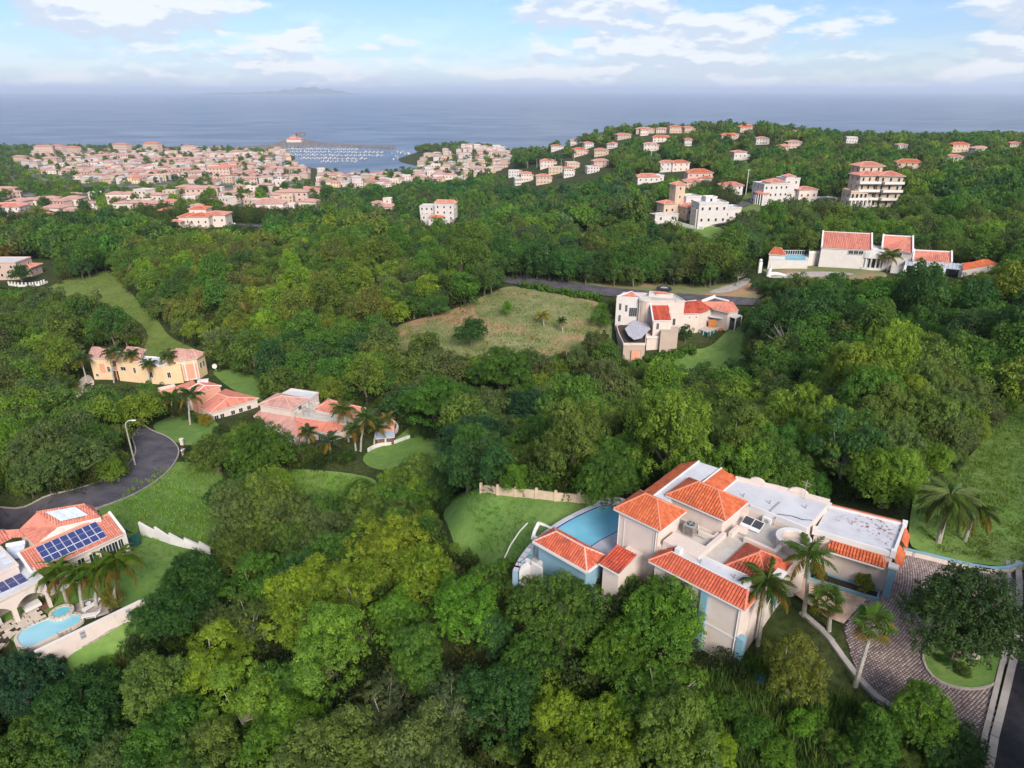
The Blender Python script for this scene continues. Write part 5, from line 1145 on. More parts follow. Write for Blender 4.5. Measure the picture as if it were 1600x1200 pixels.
def street_lamp(base, hgt, arm, ang, label, s=1.0):
    e = empty('street_lamp', base, ang, label, 'street lamp')
    m = MB(); m.tube([(0, 0, -.3), (0, 0, hgt * .5), (0, 0, hgt - .6)], [.14 * s, .12 * s, .09 * s], 8); m.build('pole', 'bark_pale', e)
    m = MB(); m.tube([(0, 0, hgt - .65), (.15 * arm, 0, hgt - .15), (.5 * arm, 0, hgt + .2), (arm, 0, hgt + .3)], .06 * s, 6); m.build('arm', 'metal_light', e)
    m = MB(); m.add([(arm - .1, -.12, hgt + .22), (arm + .6, -.16, hgt + .22), (arm + .6, .16, hgt + .22), (arm - .1, .12, hgt + .22), (arm - .1, -.08, hgt + .36), (arm + .5, -.1, hgt + .38), (arm + .5, .1, hgt + .38), (arm - .1, .08, hgt + .36)], [(3, 2, 1, 0), (4, 5, 6, 7), (0, 1, 5, 4), (1, 2, 6, 5), (2, 3, 7, 6), (3, 0, 4, 7)]); m.build('lamp_head', 'trim_white', e)
street_lamp(G1(212, 729), 8.4, 1.3, R_(0), 'grey street lamp with white head inside the bend of the road')
street_lamp(G1(858, 438), 8.5, 1.2, R_(180), 'slim street lamp on the verge of the far road', 1.2)

# ------------------------------------------------------------------ boundary wall of the pool lawn
def lawn_wall():
    pts = [G1(u, v) for u, v in [(752, 772), (778, 775), (806, 778), (838, 781), (868, 785), (904, 788), (924, 790)]]; o = pts[0]
    e = empty('boundary_wall', o, 0, 'long stained cream wall with posts at the back of the lawn', 'wall')
    for a, b in zip(pts, pts[1:]):
        MB().strip([(a[0] - o[0], a[1] - o[1], a[2] - o[2]), (b[0] - o[0], b[1] - o[1], b[2] - o[2])], .2, -1, 1.25).build('wall_panel', 'wall_stained', e)
    for a in pts: MB().obox((a[0] - o[0], a[1] - o[1]), R_(-11), .32, .32, a[2] - o[2] - 1, a[2] - o[2] + 1.5).build('post', 'wall_stained', e)
lawn_wall()

# ------------------------------------------------------------------ yellow house
def pxh(name, label, uv, z, cat='house', group=None):
    q = P(*uv, z); return House(name, label, q[:2], z, 0, cat, group)
TK = dict(w=.32, L=None, h=.06, cap_r=.12)
def px_hip(h, pts, ze, zr, mat='tile_pink', sag=.5, walls=None, zb=None, inset=.4, ridge='ridge_pale', **k):
    """hip roof on four sight-line corners (counter-clockwise seen from above, first side = front eave)"""
    q = [h.L(u, v, ze) for u, v in pts]
    kk = dict(TK); kk.update(k); ro = h.quad_hip(q, ze, zr, mat=mat, sag=sag, ridge=ridge, **kk)
    if walls:
        c = np.mean(q, 0); w_ = [tuple(c + (np.array(p) - c) * (1 - inset / max(.1, np.linalg.norm(np.array(p) - c)))) for p in q]; h.walls(w_, zb, ze - .05, walls); return w_
    return q
def build_yellow():
    Y = Zm(90, 520, 6.154); h = pxh('yellow_house', 'sunny yellow house with dull pink roofs behind a row of palms', (230, 598), 52.0); B = 49
    W = px_hip(h, [Y(285, 240), Y(500, 250), Y(590, 170), Y(330, 140)], 58.0, 59.6, walls='wall_yellow', zb=B)
    h.flat([h.L(*Y(350, 262), 57.3), h.L(*Y(560, 262), 57.3), h.L(*Y(600, 180), 57.3), h.L(*Y(480, 185), 57.3)], 57.3, 'roof_white', .25, pmat='trim_white')
    W2 = px_hip(h, [Y(590, 235), Y(800, 225), Y(855, 165), Y(690, 135)], 58.2, 59.6, walls='wall_yellow', zb=B)
    W3 = px_hip(h, [Y(1120, 275), Y(1345, 245), Y(1425, 195), Y(1040, 180)], 57.9, 59.6, walls='wall_yellow', zb=B)
    mid = [h.L(*Y(x, y), 57.0) for x, y in [(560, 290), (800, 310), (1000, 325), (1180, 310), (1180, 240), (600, 220)]]
    h.walls(mid, B, 57.0, 'wall_yellow'); h.flat([h.L(*Y(x, y), 57.1) for x, y in [(790, 300), (1000, 322), (1050, 300), (960, 240), (800, 230)]], 57.1, 'roof_white', .3, pmat='trim_white')
    h.roof([[h.L3(*Y(730, 272), 57.1), h.L3(*Y(800, 275), 57.1), h.L3(*Y(830, 215), 57.9), h.L3(*Y(750, 215), 57.9)]], 'tile_pink', **{**TK})
    # big salmon doors in white surrounds
    a, b = W3[0], W3[1]; h.win(a, b, .62, 54.6, 3.2, 4.0, glass='wall_salmon', bars=0, name='garage_door'); h.part('door_surround', MB().strip([a, b], .9, B, 52.6), 'wall_yellow') if 0 else None
    for f in (.4, .84):
        p = np.array(a) + (np.array(b) - np.array(a)) * f; h.part('pilaster', MB().obox(tuple(p), math.atan2(b[1] - a[1], b[0] - a[0]), .35, .5, B, 57.4), 'trim_white')
    a, b = W3[1], W3[2]; h.win(a, b, .35, 55.5, .8, 1.5, bars=1); h.win(a, b, .7, 55.5, .8, 1.5, bars=1)
    a, b = W[0], W[1]; h.win(a, b, .2, 53.2, .7, .7); h.win(a, b, .55, 55.2, 1.6, 2.6, glass='wall_salmon', bars=0, name='shutter_door'); h.win(a, b, .85, 55.0, .7, 1.4)
    a, b = mid[0], mid[1]; h.win(a, b, .25, 55.6, 1.4, .9); h.win(a, b, .7, 55.4, .6, 1.4)
    a, b = mid[1], mid[2]; h.win(a, b, .4, 54.6, .9, 1.5); a, b = mid[2], mid[3]; h.win(a, b, .3, 54.6, .7, 1.4)
    # entrance portico
    c = h.L(*Y(620, 430), 52.3)
    h.roof([[(c[0] - 1.7, c[1] - 1.4, 54.9), (c[0] + 1.7, c[1] - 1.4, 54.9), (c[0], c[1] + .2, 55.9)], [(c[0] + 1.7, c[1] - 1.4, 54.9), (c[0] + 1.7, c[1] + 1.2, 54.9), (c[0], c[1] + .2, 55.9)], [(c[0] - 1.7, c[1] + 1.2, 54.9), (c[0] - 1.7, c[1] - 1.4, 54.9), (c[0], c[1] + .2, 55.9)]], 'tile_pink', **TK)
    for x in (-1.4, -.5, .5, 1.4):
        m = MB(); m.tube([(c[0] + x, c[1] - 1.1, B + 1), (c[0] + x, c[1] - 1.1, 54.8)], .16, 8); h.part('column', m, 'wall_salmon')
    h.part('door', MB().box(c[0] - .6, c[0] + .6, c[1] + .9, c[1] + 1.0, 51, 54.2), 'wall_salmon')
    px_drape('driveway', [(90, 630), (128, 590), (140, 585), (150, 600), (140, 612), (110, 628), (100, 635)], 'slab', .15, 3)
    return h
build_yellow()
def build_h3():
    Y = Zm(90, 520, 6.154); h = pxh('salmon_house', 'salmon roofed house with low side wing between the yellow and pink villas', (340, 655), 56.0); B = 53
    W = px_hip(h, [Y(1250, 545), Y(1320, 590), Y(1575, 510), Y(1410, 460)][0:4], 61.2, 61.9, 'tile_salmon', walls='wall_salmon', zb=B, inset=.3, ridge='trim_white')
    W2 = px_hip(h, [Y(1360, 715), Y(1460, 775), Y(1935, 630), Y(1620, 545)], 58.9, 60.4, 'tile_salmon', walls='wall_cream', zb=B)
    q = [h.L3(*Y(1120, 520), 59.6), h.L3(*Y(1230, 620), 59.0), h.L3(*Y(1400, 560), 59.8), h.L3(*Y(1300, 455), 60.2)]
    h.roof([[q[1], q[2], q[3], q[0]]], 'tile_salmon', **TK); h.walls([p[:2] for p in q], B, 58.8)
    q = [h.L(*Y(955, 540), 59.2), h.L(*Y(1120, 500), 59.2), h.L(*Y(1130, 520), 59.0), h.L(*Y(985, 556), 59.0)]; h.flat(q, 59.2, 'roof_white', .2)
    h.walls([h.L(*Y(960, 560), 59), h.L(*Y(1130, 560), 59), h.L(*Y(1120, 500), 59), h.L(*Y(955, 540), 59)], B, 59.1, 'wall_salmon')
    h.part('vent_box', MB().obox(h.L(*Y(1400, 470), 61.5), .3, 2.2, 1.3, 60.5, 61.9), 'trim_white')
    a, b = W2[1], W2[2]
    for f in (.1, .22, .45, .62, .8): h.win(a, b, f, 57.4, .8, .9)
    a, b = W2[0], W2[1]; h.win(a, b, .5, 57.4, .8, 1.1)
build_h3()
def build_h4():
    Z = Zm(380, 590, 5.714); h = pxh('pink_villa', 'large pink roofed villa with upper hip roof and cluttered flat roof in the valley', (500, 690), 58.0); B = 54.5
    W = px_hip(h, [Z(130, 240), Z(430, 288), Z(595, 190), Z(305, 140)], 62.8, 64.0, 'tile_pink', walls='wall_cream', zb=B, sag=.9)
    q = [h.L(*Z(x, y), 62.6) for x, y in [(345, 150), (600, 192), (670, 140), (430, 105)]]; h.walls(q, B, 62.4); h.flat(q, 62.5, 'roof_white', .35, pmat='wall_white')
    W2 = px_hip(h, [Z(625, 285), Z(985, 365), Z(1095, 275), Z(760, 190)], 61.6, 62.9, 'tile_salmon', walls='wall_cream', zb=B)
    q = [h.L(*Z(x, y), 61.0) for x, y in [(440, 350), (770, 400), (960, 425), (1000, 370), (640, 290), (680, 230), (600, 215)]]; h.walls(q, B, 60.95); h.flat(q, 61.0, 'roof_lane', .15)
    # front tile skirts
    q = [h.L3(*Z(x, y), z) for x, y, z in [(170, 380, 60.0), (510, 555, 60.0), (640, 470, 60.6), (460, 352, 61.5), (240, 318, 61.5)]]
    h.roof([[q[0], q[1], q[3], q[4]]], 'tile_pink', caps=[(q[1], q[3])], **TK); h.roof([[q[1], q[2], q[3]]], 'tile_salmon', **TK)
    r = [h.L3(*Z(x, y), z) for x, y, z in [(640, 470, 60.2), (760, 500, 60.2), (900, 465, 60.2), (920, 405, 60.9), (760, 395, 61.3), (460, 352, 61.4)]]
    h.roof([[r[0], r[1], r[4], r[5]]], 'tile_salmon', caps=[(r[1], r[4])], **TK); h.roof([[r[1], r[2], r[3], r[4]]], 'tile_salmon', **TK)
    h.roof([[h.L3(*Z(90, 345), 60.3), h.L3(*Z(170, 385), 60.3), h.L3(*Z(240, 315), 61.3), h.L3(*Z(150, 290), 61.3)]], 'tile_pink', **TK)
    w_ = [h.L(*Z(x, y), 60.0) for x, y in [(110, 350), (180, 385), (505, 540), (650, 480), (760, 500), (900, 460), (940, 420), (560, 340), (200, 300)]]; h.walls(w_, B, 59.9)
    a, b = w_[3], w_[4]; h.win(a, b, .3, 58.6, .8, 1.3); h.win(a, b, .7, 58.6, .8, 1.3); a, b = w_[1], w_[2]
    for f in (.2, .4, .6, .8): h.win(a, b, f, 58.4, .9, 1.2)
    a, b = W[1], W[2]; h.win(a, b, .5, 62.0, .9, .8)
    for (x, y, w__) in ((545, 290, .8), (580, 300, .6), (600, 250, .7), (470, 330, .5), (560, 330, .9)): h.part('roof_unit', MB().obox(h.L(*Z(x, y), 61.2), .4, w__, w__, 61, 61.3 + w__ * .7), 'metal_grey')
    # curved garden wall
    pts = smooth_line([tuple(G1(*Z(x, y))[:2]) for x, y in [(1120, 660), (1180, 625), (1250, 608), (1320, 605), (1480, 545)]], 1); z = ground_z([p[0] for p in pts], [p[1] for p in pts]); o = (*pts[0], z[0])
    e = empty('curved_garden_wall', o, 0, 'low curving white garden wall on the lawn right of the pink villa', 'wall')
    MB().strip([(p[0] - o[0], p[1] - o[1], q - o[2]) for p, q in zip(pts, z)], .3, -.5, .7).build('wall', 'trim_white', e)
    pts = smooth_line([tuple(G1(*Z(x, y))[:2]) for x, y in [(1330, 590), (1330, 530), (1385, 470), (1370, 430), (1330, 400)]], 1); z = ground_z([p[0] for p in pts], [p[1] for p in pts])
    MB().strip([(p[0] - o[0], p[1] - o[1], q - o[2]) for p, q in zip(pts, z)], .3, -.5, .7).build('wall', 'trim_white', e)
    q = h.L(*Z(1265, 520), 59.5); h.part('porch', MB().obox(q, .2, 3.2, 2.4, 56, 59.6), 'wood'); h.part('porch_roof', MB().obox(q, .2, 3.6, 2.8, 59.6, 59.8), 'panel_pale'); h.part('pillar', MB().obox((q[0] + .3, q[1] - 1.3), .2, .3, .3, 56, 59.6), 'trim_white')
    q = h.L(*Z(1290, 420), 60.0); h.walls([(q[0] - 1.4, q[1] - .8), (q[0] + 1.4, q[1] - .8), (q[0] + 1.2, q[1] + 1.4), (q[0] - 1.2, q[1] + 1.4)], 56, 60.0, 'wall_salmon')
build_h4()
def build_h5():
    V = Zm(920, 420, 5.333); h = pxh('terraced_villa', 'taupe three storey villa with red roofs and a curved grey roof terrace', (1060, 560), 60.0); B = 56
    # tall left wing
    q = [h.L(*V(x, y), 70.2) for x, y in [(235, 232), (430, 240), (500, 215), (290, 195)]]; h.walls([h.L(*V(x, y), 70.2) for x, y in [(232, 235), (425, 240), (470, 195), (290, 190)]], B, 70.1, 'wall_white')
    k = dict(TK); h.roof([[h.L3(*V(238, 228), 70.2), h.L3(*V(430, 238), 70.2), h.L3(*V(355, 192), 71.2)]], 'tile_salmon', **k)
    h.part('parapet', MB().bar(h.L3(*V(235, 230), 70.3), h.L3(*V(355, 190), 71.2), .3, .3), 'trim_white'); h.part('parapet', MB().bar(h.L3(*V(432, 238), 70.3), h.L3(*V(355, 190), 71.2), .3, .3), 'trim_white')
    q = [h.L(*V(x, y), 69.8) for x, y in [(425, 262), (500, 270), (720, 270), (800, 270), (710, 215), (500, 205), (430, 215)]]; h.walls(q, B, 69.6, 'wall_cream'); h.flat(q, 69.7, 'roof_lane', .3, pmat='wall_white')
    q = [h.L(*V(x, y), 70.6) for x, y in [(500, 205), (705, 220), (700, 205), (505, 183)]]; h.walls(q, 68, 70.6, 'wall_white')
    h.roof([[h.L3(*V(560, 212), 70.6), h.L3(*V(690, 212), 70.6), h.L3(*V(640, 192), 71.1), h.L3(*V(540, 188), 71.1)]], 'tile_salmon', **k)
    # round stair tower
    c = h.L(*V(465, 262), 69.6); m = MB(); m.tube([(c[0], c[1], B), (c[0], c[1], 69.7)], 1.45, 18); h.part('tower', m, 'wall_taupe', smooth=False); m = MB(); m.tube([(c[0], c[1], 69.7), (c[0], c[1], 70.1)], 1.6, 18); h.part('tower_cap', m, 'wall_white')
    # central block with the steep red roof
    A = [h.L(*V(x, y), 66.6) for x, y in [(545, 432), (690, 432), (750, 372), (668, 300), (520, 290)]]
    h.walls([h.L(*V(x, y), 66.4) for x, y in [(540, 435), (690, 435), (690, 290), (515, 285)]], B, 66.4, 'wall_cream')
    h.roof([[h.L3(*V(540, 430), 66.5), h.L3(*V(686, 430), 66.5), h.L3(*V(655, 275), 69.2), h.L3(*V(515, 277), 69.2)]], 'tile_rust', **k)
    h.part('parapet', MB().bar(h.L3(*V(536, 432), 66.6), h.L3(*V(512, 277), 69.3), .35, .4), 'trim_white'); h.part('parapet', MB().bar(h.L3(*V(536, 434), 66.45), h.L3(*V(690, 434), 66.45), .3, .25), 'trim_white')
    q = [h.L(*V(x, y), 66.6) for x, y in [(685, 375), (755, 375), (720, 330), (670, 330)]]; h.walls(q, B, 66.6, 'wall_cream')
    h.walls([h.L(*V(x, y), 64.2) for x, y in [(600, 530), (745, 530), (745, 480), (600, 480)]], B, 64.2, 'wall_taupe')
    # right wing
    q = [h.L(*V(x, y), 66.3) for x, y in [(755, 378), (915, 375), (1030, 332), (1160, 372), (1245, 345), (1200, 270), (720, 285)]]; h.walls(q, B, 66.1, 'wall_cream')
    h.roof([[h.L3(*V(752, 375), 66.4), h.L3(*V(918, 372), 66.4), h.L3(*V(1030, 332), 67.2), h.L3(*V(930, 272), 68.4), h.L3(*V(722, 282), 68.2)]], 'tile_rust', **k)
    h.roof([[h.L3(*V(1030, 332), 66.8), h.L3(*V(1165, 370), 66.5), h.L3(*V(1130, 272), 68.6), h.L3(*V(940, 272), 68.5)], [h.L3(*V(1165, 370), 66.5), h.L3(*V(1248, 345), 66.5), h.L3(*V(1200, 275), 67.8), h.L3(*V(1130, 272), 68.6)]], 'tile_salmon', **k)
    h.part('parapet', MB().bar(h.L3(*V(940, 272), 68.5), h.L3(*V(1055, 228), 69.8), .3, .8), 'trim_white'); h.part('parapet', MB().bar(h.L3(*V(1055, 240), 69.0), h.L3(*V(1170, 268), 68.6), .3, .4), 'trim_white'); h.part('parapet', MB().bar(h.L3(*V(720, 285), 68.3), h.L3(*V(895, 265), 68.6), .3, .4), 'trim_white')
    # terrace: shade roof, planted edge, arch
    t = [h.L(*V(x, y), 62.6) for x, y in [(230, 480), (255, 560), (290, 632), (470, 632), (480, 520), (430, 470), (300, 440)]]; h.walls(t, B - 2, 62.5, 'wall_taupe'); h.flat(t, 62.55, 'mulch', .5, pmat='wall_cream')
    t = [h.L(*V(x, y), 64.0) for x, y in [(300, 500), (330, 555), (375, 590), (440, 575), (470, 540), (515, 500), (490, 455), (380, 425)]]; h.part('terrace_canopy', MB().prism(t, 63.9, 64.05), 'deck_grey')
    q = [h.L(*V(x, y), 62.4) for x, y in [(485, 570), (598, 572), (590, 530), (480, 515)]]; h.walls(q, B, 62.3, 'wall_cream'); h.part('parapet', MB().strip(q, .3, 62.2, 62.7, closed=True), 'trim_white')
    # lower arcade with the red doorway
    a, b = h.L(*V(280, 770), 60.0), h.L(*V(470, 780), 60.0)
    ah = h.L(*V(290, 640), 62.5); bh = h.L(*V(470, 640), 62.5)
    h.win(ah, bh, .6, 59.6, 2.2, 3.4, glass='wall_salmon', frame='wall_taupe', bars=1, name='arched_opening', proud=.1)
    # glazed garden room
    q = [h.L(*V(x, y), 61.8) for x, y in [(870, 490), (985, 530), (1100, 495), (985, 470)]]
    h.walls(q, B, 58.6, 'wall_cream'); h.walls([tuple(np.array(p) * .97 + np.mean(q, 0) * .03) for p in q], 58.6, 61.7, 'glass_green', 'glazing'); h.part('flat_roof', MB().prism(q, 61.75, 61.95), 'roof_lane')
    for a, b in ((q[0], q[1]), (q[1], q[2])):
        for f in (0, .25, .5, .75, 1): p = np.array(a) + (np.array(b) - np.array(a)) * f; h.part('mullion', MB().obox(tuple(p), 0, .14, .14, 58.6, 61.75), 'trim_white')
    # garage openings and carport
    a, b = h.L(*V(1000, 415), 64.2), h.L(*V(1100, 420), 64.2); h.part('lean_to', MB().prism([h.L(*V(x, y), 64.6) for x, y in [(1000, 400), (1110, 415), (1150, 395), (1040, 370)]], 64.5, 64.7), 'roof_white')
    h.part('garage_door', MB().prism([h.L(*V(1000, 440), 63.5), h.L(*V(1065, 445), 63.5), h.L(*V(1065, 440), 63.5), h.L(*V(1000, 435), 63.5)], 61.8, 64.0), 'wood_orange')
    q = [h.L(*V(x, y), 65.2) for x, y in [(1160, 395), (1225, 415), (1275, 390), (1200, 372)]]; h.part('carport_roof', MB().prism(q, 65.1, 65.3), 'trim_white')
    for p in q: h.part('post', MB().obox(p, 0, .25, .25, 60, 65.1), 'trim_white')
    h.part('carport_back', MB().prism([tuple(np.array(p) * .85 + np.mean(q, 0) * .15) for p in q], 60, 64.2), 'metal_dark')
    h.part('terrace_floor', MB().prism([h.L(*V(x, y), 62) for x, y in [(1000, 480), (1100, 500), (1180, 480), (1160, 420), (1000, 440)]], 58, 61.9), 'wood_orange')
    # windows
    c0, c1 = h.L(*V(232, 235), 70.2), h.L(*V(425, 240), 70.2)
    for f, z_ in ((.18, 67.6), (.18, 64.4), (.45, 67.2)): h.win(c0, c1, f, z_, .6, 1.8)
    h.win(c0, c1, .75, 66.2, 2.0, 2.4, bars=3)
    a, b = h.L(*V(540, 435), 66.4), h.L(*V(690, 435), 66.4); h.win(a, b, .25, 65.0, .6, 1.6); h.win(a, b, .75, 61, .7, 1.6)
    a, b = h.L(*V(685, 375), 66.6), h.L(*V(755, 375), 66.6); h.win(a, b, .45, 64.4, .7, 1.8); h.win(a, b, .4, 60.5, .7, 2.0)
    a, b = h.L(*V(755, 378), 66.3), h.L(*V(915, 375), 66.3)
    for f in (.1, .55, .9): h.win(a, b, f, 65.4, .3, .3, bars=0)
    # parked car beyond
    g = G1(1037, 456); parked_car(g, R_(-8), 'dark car parked on the road behind the taupe villa', 'car_paint')
def parked_car(pos, rz, label, paint, name='parked_car'):
    e = empty(name, pos, rz, label, 'car'); e.location.z += .35
    prof = [(-2.2, .35), (-2.2, .8), (-1.9, .95), (-1.3, 1.0), (-.8, 1.42), (.7, 1.42), (1.3, .98), (2.1, .85), (2.25, .6), (2.2, .35)]
    m = MB(); n = len(prof); m.add([(x, -.82 if z < 1.1 else -.62, z) for x, z in prof] + [(x, .82 if z < 1.1 else .62, z) for x, z in prof], [tuple(range(n)), tuple(range(2 * n - 1, n - 1, -1))] + [(i, (i + 1) % n, n + (i + 1) % n, n + i)[::-1] for i in range(n)]); m.build('body', paint, e)
    m = MB(); m.add([(-1.15, -.80, 1.0), (1.15, -.80, 1.0), (.68, -.645, 1.36), (-.76, -.645, 1.36), (-1.15, .80, 1.0), (1.15, .80, 1.0), (.68, .645, 1.36), (-.76, .645, 1.36)], [(0, 1, 2, 3), (7, 6, 5, 4)]); m.build('window', 'glass_dark', e)
    for x in (-1.35, 1.4):
        for y in (-.78, .78): m = MB(); m.tube([(x, y - .1, .34), (x, y + .1, .34)], .34, 12); m.build('wheel', 'rubber', e)
build_h5()
def build_mansion():
    Z = Zm(1160, 330, 3.636); h = pxh('hilltop_mansion', 'long white mansion with two steep orange roofs and a columned round bay on the hilltop', (1350, 425), 69.5, 'mansion'); B = 66
    def slab_roof(x0, x1, ytop, ybot, zt, ze, wl_y, mat='tile_salmon'):
        a, b = h.L3(*Z(x0, ybot[0]), ze), h.L3(*Z(x1, ybot[1]), ze); c, d = h.L3(*Z(x1, ytop[1]), zt), h.L3(*Z(x0 + 8, ytop[0]), zt)
        h.roof([[a, b, c, d]], mat, w=.5, L=None, h=.1)
        for p, q in ((a, d), (b, c)): h.part('parapet', MB().bar(np.array(p) + (0, 0, .2), np.array(q) + (0, 0, .2), .45, .7), 'trim_white')
        h.part('ridge_cap', MB().bar(np.array(d) + (0, 0, .1), np.array(c) + (0, 0, .1), .3, .3), 'trim_white')
        A, Bb, C, D = [np.array(p[:2]) for p in (a, b, c, d)]
        h.walls([tuple(A * .97 + D * .03), tuple(Bb * .97 + C * .03), tuple(C), tuple(D)], B, ze - .1, 'wall_white', ztop=[ze - .1, ze - .1, zt - .2, zt - .2]); return (a, b)
    a1, b1 = slab_roof(450, 735, (117, 130), (208, 222), 78.6, 75.2, 0)
    a2, b2 = slab_roof(793, 968, (137, 146), (212, 240), 78.2, 75.0, 0)
    a3, b3 = slab_roof(968, 1188, (222, 232), (280, 295), 75.2, 73.0, 0)
    q = [h.L(*Z(x, y), 74.6) for x, y in [(735, 215), (795, 215), (800, 180), (740, 175)]]; h.walls(q, B, 74.8, 'wall_white')
    # lower storeys in front
    q = [h.L(*Z(x, y), 73.0) for x, y in [(380, 240), (470, 235), (580, 222), (690, 240), (690, 215), (440, 200), (380, 205)]]; h.walls(q, B, 73.0, 'wall_white'); h.flat(q, 73.0, 'roof_white', .7, pmat='trim_white')
    q = [h.L(*Z(x, y), 73.2) for x, y in [(640, 232), (690, 236), (860, 262), (930, 270), (965, 240), (640, 215)]]; h.walls(q, B, 73.2, 'wall_white')
    for x in (470, 575, 640): p = h.L(*Z(x, 240), 73.0); h.part('pilaster', MB().obox(p, 0, .5, .6, B, 73.2), 'trim_white')
    # columned bay
    c = h.L(*Z(748, 250), 73.4); c = (c[0], c[1] + 2.2); m = MB(); m.tube([(c[0], c[1], 72.8), (c[0], c[1], 74.6)], 4.6, 24); h.part('bay_crown', m, 'trim_white')
    m = MB(); m.tube([(c[0], c[1], B), (c[0], c[1], 72.8)], 3.7, 24); h.part('bay_glass', m, 'glass_dark')
    for k in range(9): a = math.pi + math.pi * (k + .5) / 9; m = MB(); m.tube([(c[0] + math.cos(a) * 4.2, c[1] + math.sin(a) * 4.2, B), (c[0] + math.cos(a) * 4.2, c[1] + math.sin(a) * 4.2, 72.8)], .27, 8); h.part('column', m, 'trim_white')
    m = MB(); m.tube([(c[0], c[1], B), (c[0], c[1], 69.9)], 4.8, 24); h.part('bay_base', m, 'trim_white')
    # pergola wing to the right
    q = [h.L(*Z(x, y), 72.4) for x, y in [(925, 305), (1245, 332), (1248, 300), (930, 280)]]; h.part('pergola_roof', MB().prism(q, 72.3, 72.5), 'panel_pale')
    for k in range(15): f = k / 14; a = np.array(q[0]) * (1 - f) + np.array(q[1]) * f; b = np.array(q[3]) * (1 - f) + np.array(q[2]) * f; h.part('rafter', MB().bar((*a, 72.56), (*b, 72.56), .18, .12), 'trim_white')
    for f in (0, .2, .55, .7, 1): a = np.array(q[0]) * (1 - f) + np.array(q[1]) * f; h.part('pillar', MB().obox(tuple(a), 0, .7, .7, B, 72.3), 'trim_white')
    w_ = [h.L(*Z(x, y), 72) for x, y in [(940, 300), (1240, 325), (1250, 310), (950, 285)]]; h.walls([(x, y + 2.0) for x, y in w_], B, 72, 'wall_taupe')
    h.walls([h.L(*Z(x, y), 71) for x, y in [(845, 320), (935, 330), (935, 290), (850, 290)]], B - 1, 71, 'wall_white')
    r = [h.L3(*Z(x, y), z) for x, y, z in [(1250, 338, 72.6), (1460, 300, 72.6), (1400, 272, 73.6), (1370, 272, 74.2), (1248, 303, 73.2)]]
    h.roof([[r[0], r[1], r[2], r[3], r[4]]], 'tile_orange', w=.5, L=None); h.walls([p[:2] for p in r], B, 72.4, 'wall_white')
    # left terrace, pool fence, red pavilion
    q = [h.L(*Z(x, y), 72.0) for x, y in [(150, 275), (375, 280), (375, 240), (180, 240)]]; h.walls(q, B, 71.8, 'wall_white'); h.part('pool_water', MB().prism([tuple(np.array(p) * .85 + np.mean(q, 0) * .15) for p in q], 71.8, 71.86), 'pool_water_pale')
    m = MB(); a, b = np.array(q[3]), np.array(q[2]) 
    for k in range(16): f = k / 15; m.obox(tuple(a + (b - a) * f), 0, .12, .12, 71.8, 73)
    m.bar((*a, 73), (*b, 73), .12); h.part('railing', m, 'trim_white')
    px_hip(h, [Z(150, 245), Z(250, 250), Z(225, 225), Z(165, 212)], 73.2, 74.6, 'tile_orange', walls='wall_white', zb=B)
    for (a, b, fs, z_, w__, hh) in ((h.L(*Z(470, 236), 73.01), h.L(*Z(580, 223), 73.01), (.35, .5, .65, .8), 70.4, .9, 2.0), (h.L(*Z(580, 223), 73.01), h.L(*Z(690, 241), 73.01), (.2, .35, .7), 70.3, 1.0, 2.0)):
        for f in fs: h.win(a, b, f, z_, w__, hh, bars=0)
    for f in (.6, .7, .8): h.win(a1, b1, f, 74.3, 1.2, 1.0)
    for f in (.5, .6): h.win(a2, b2, f, 74.2, 1.2, .9)
    # white sculptured wall and pillar in the front garden
    for (x, y, lab) in ((95, 350, 'white gate pillar with ball top at the edge of the mansion lawn'),):
        g = G1(*Z(x, y)); e = empty('gate_pillar', g, 0, lab, 'pillar'); MB().box(-.5, .5, -.5, .5, -.5, 3.4).build('shaft', 'trim_white', e); m = MB(); m.tube([(0, 0, 3.4), (0, 0, 3.7), (0, 0, 4.1), (0, 0, 4.3)], [.2, .5, .45, .1], 10); m.build('ball', 'trim_white', e)
    g = G1(*Z(185, 372)); e = empty('white_sculpture', g, 0, 'white reclining garden sculpture on the mansion lawn', 'sculpture')
    m = MB(); m.tube([(-2.0, 0, .1), (-1.8, 0, 2.2), (-1.6, 0, 2.9)], [.7, .5, .35], 10); m.build('torso', 'trim_white', e); m = MB(); m.tube([(-1.6, 0, 3.1), (-1.6, 0, 3.6)], [.35, .28], 8); m.build('head', 'trim_white', e); m = MB(); m.tube([(-1.6, 0, .8), (0, 0, .9), (1.6, 0, .7), (3.2, 0, .3)], [.6, .55, .45, .2], 10); m.build('legs', 'trim_white', e)
    px_drape('mansion_drive', [(1190, 436), (1230, 427), (1300, 425), (1345, 430), (1300, 433), (1240, 436)], 'concrete', .25, 3)
build_mansion()

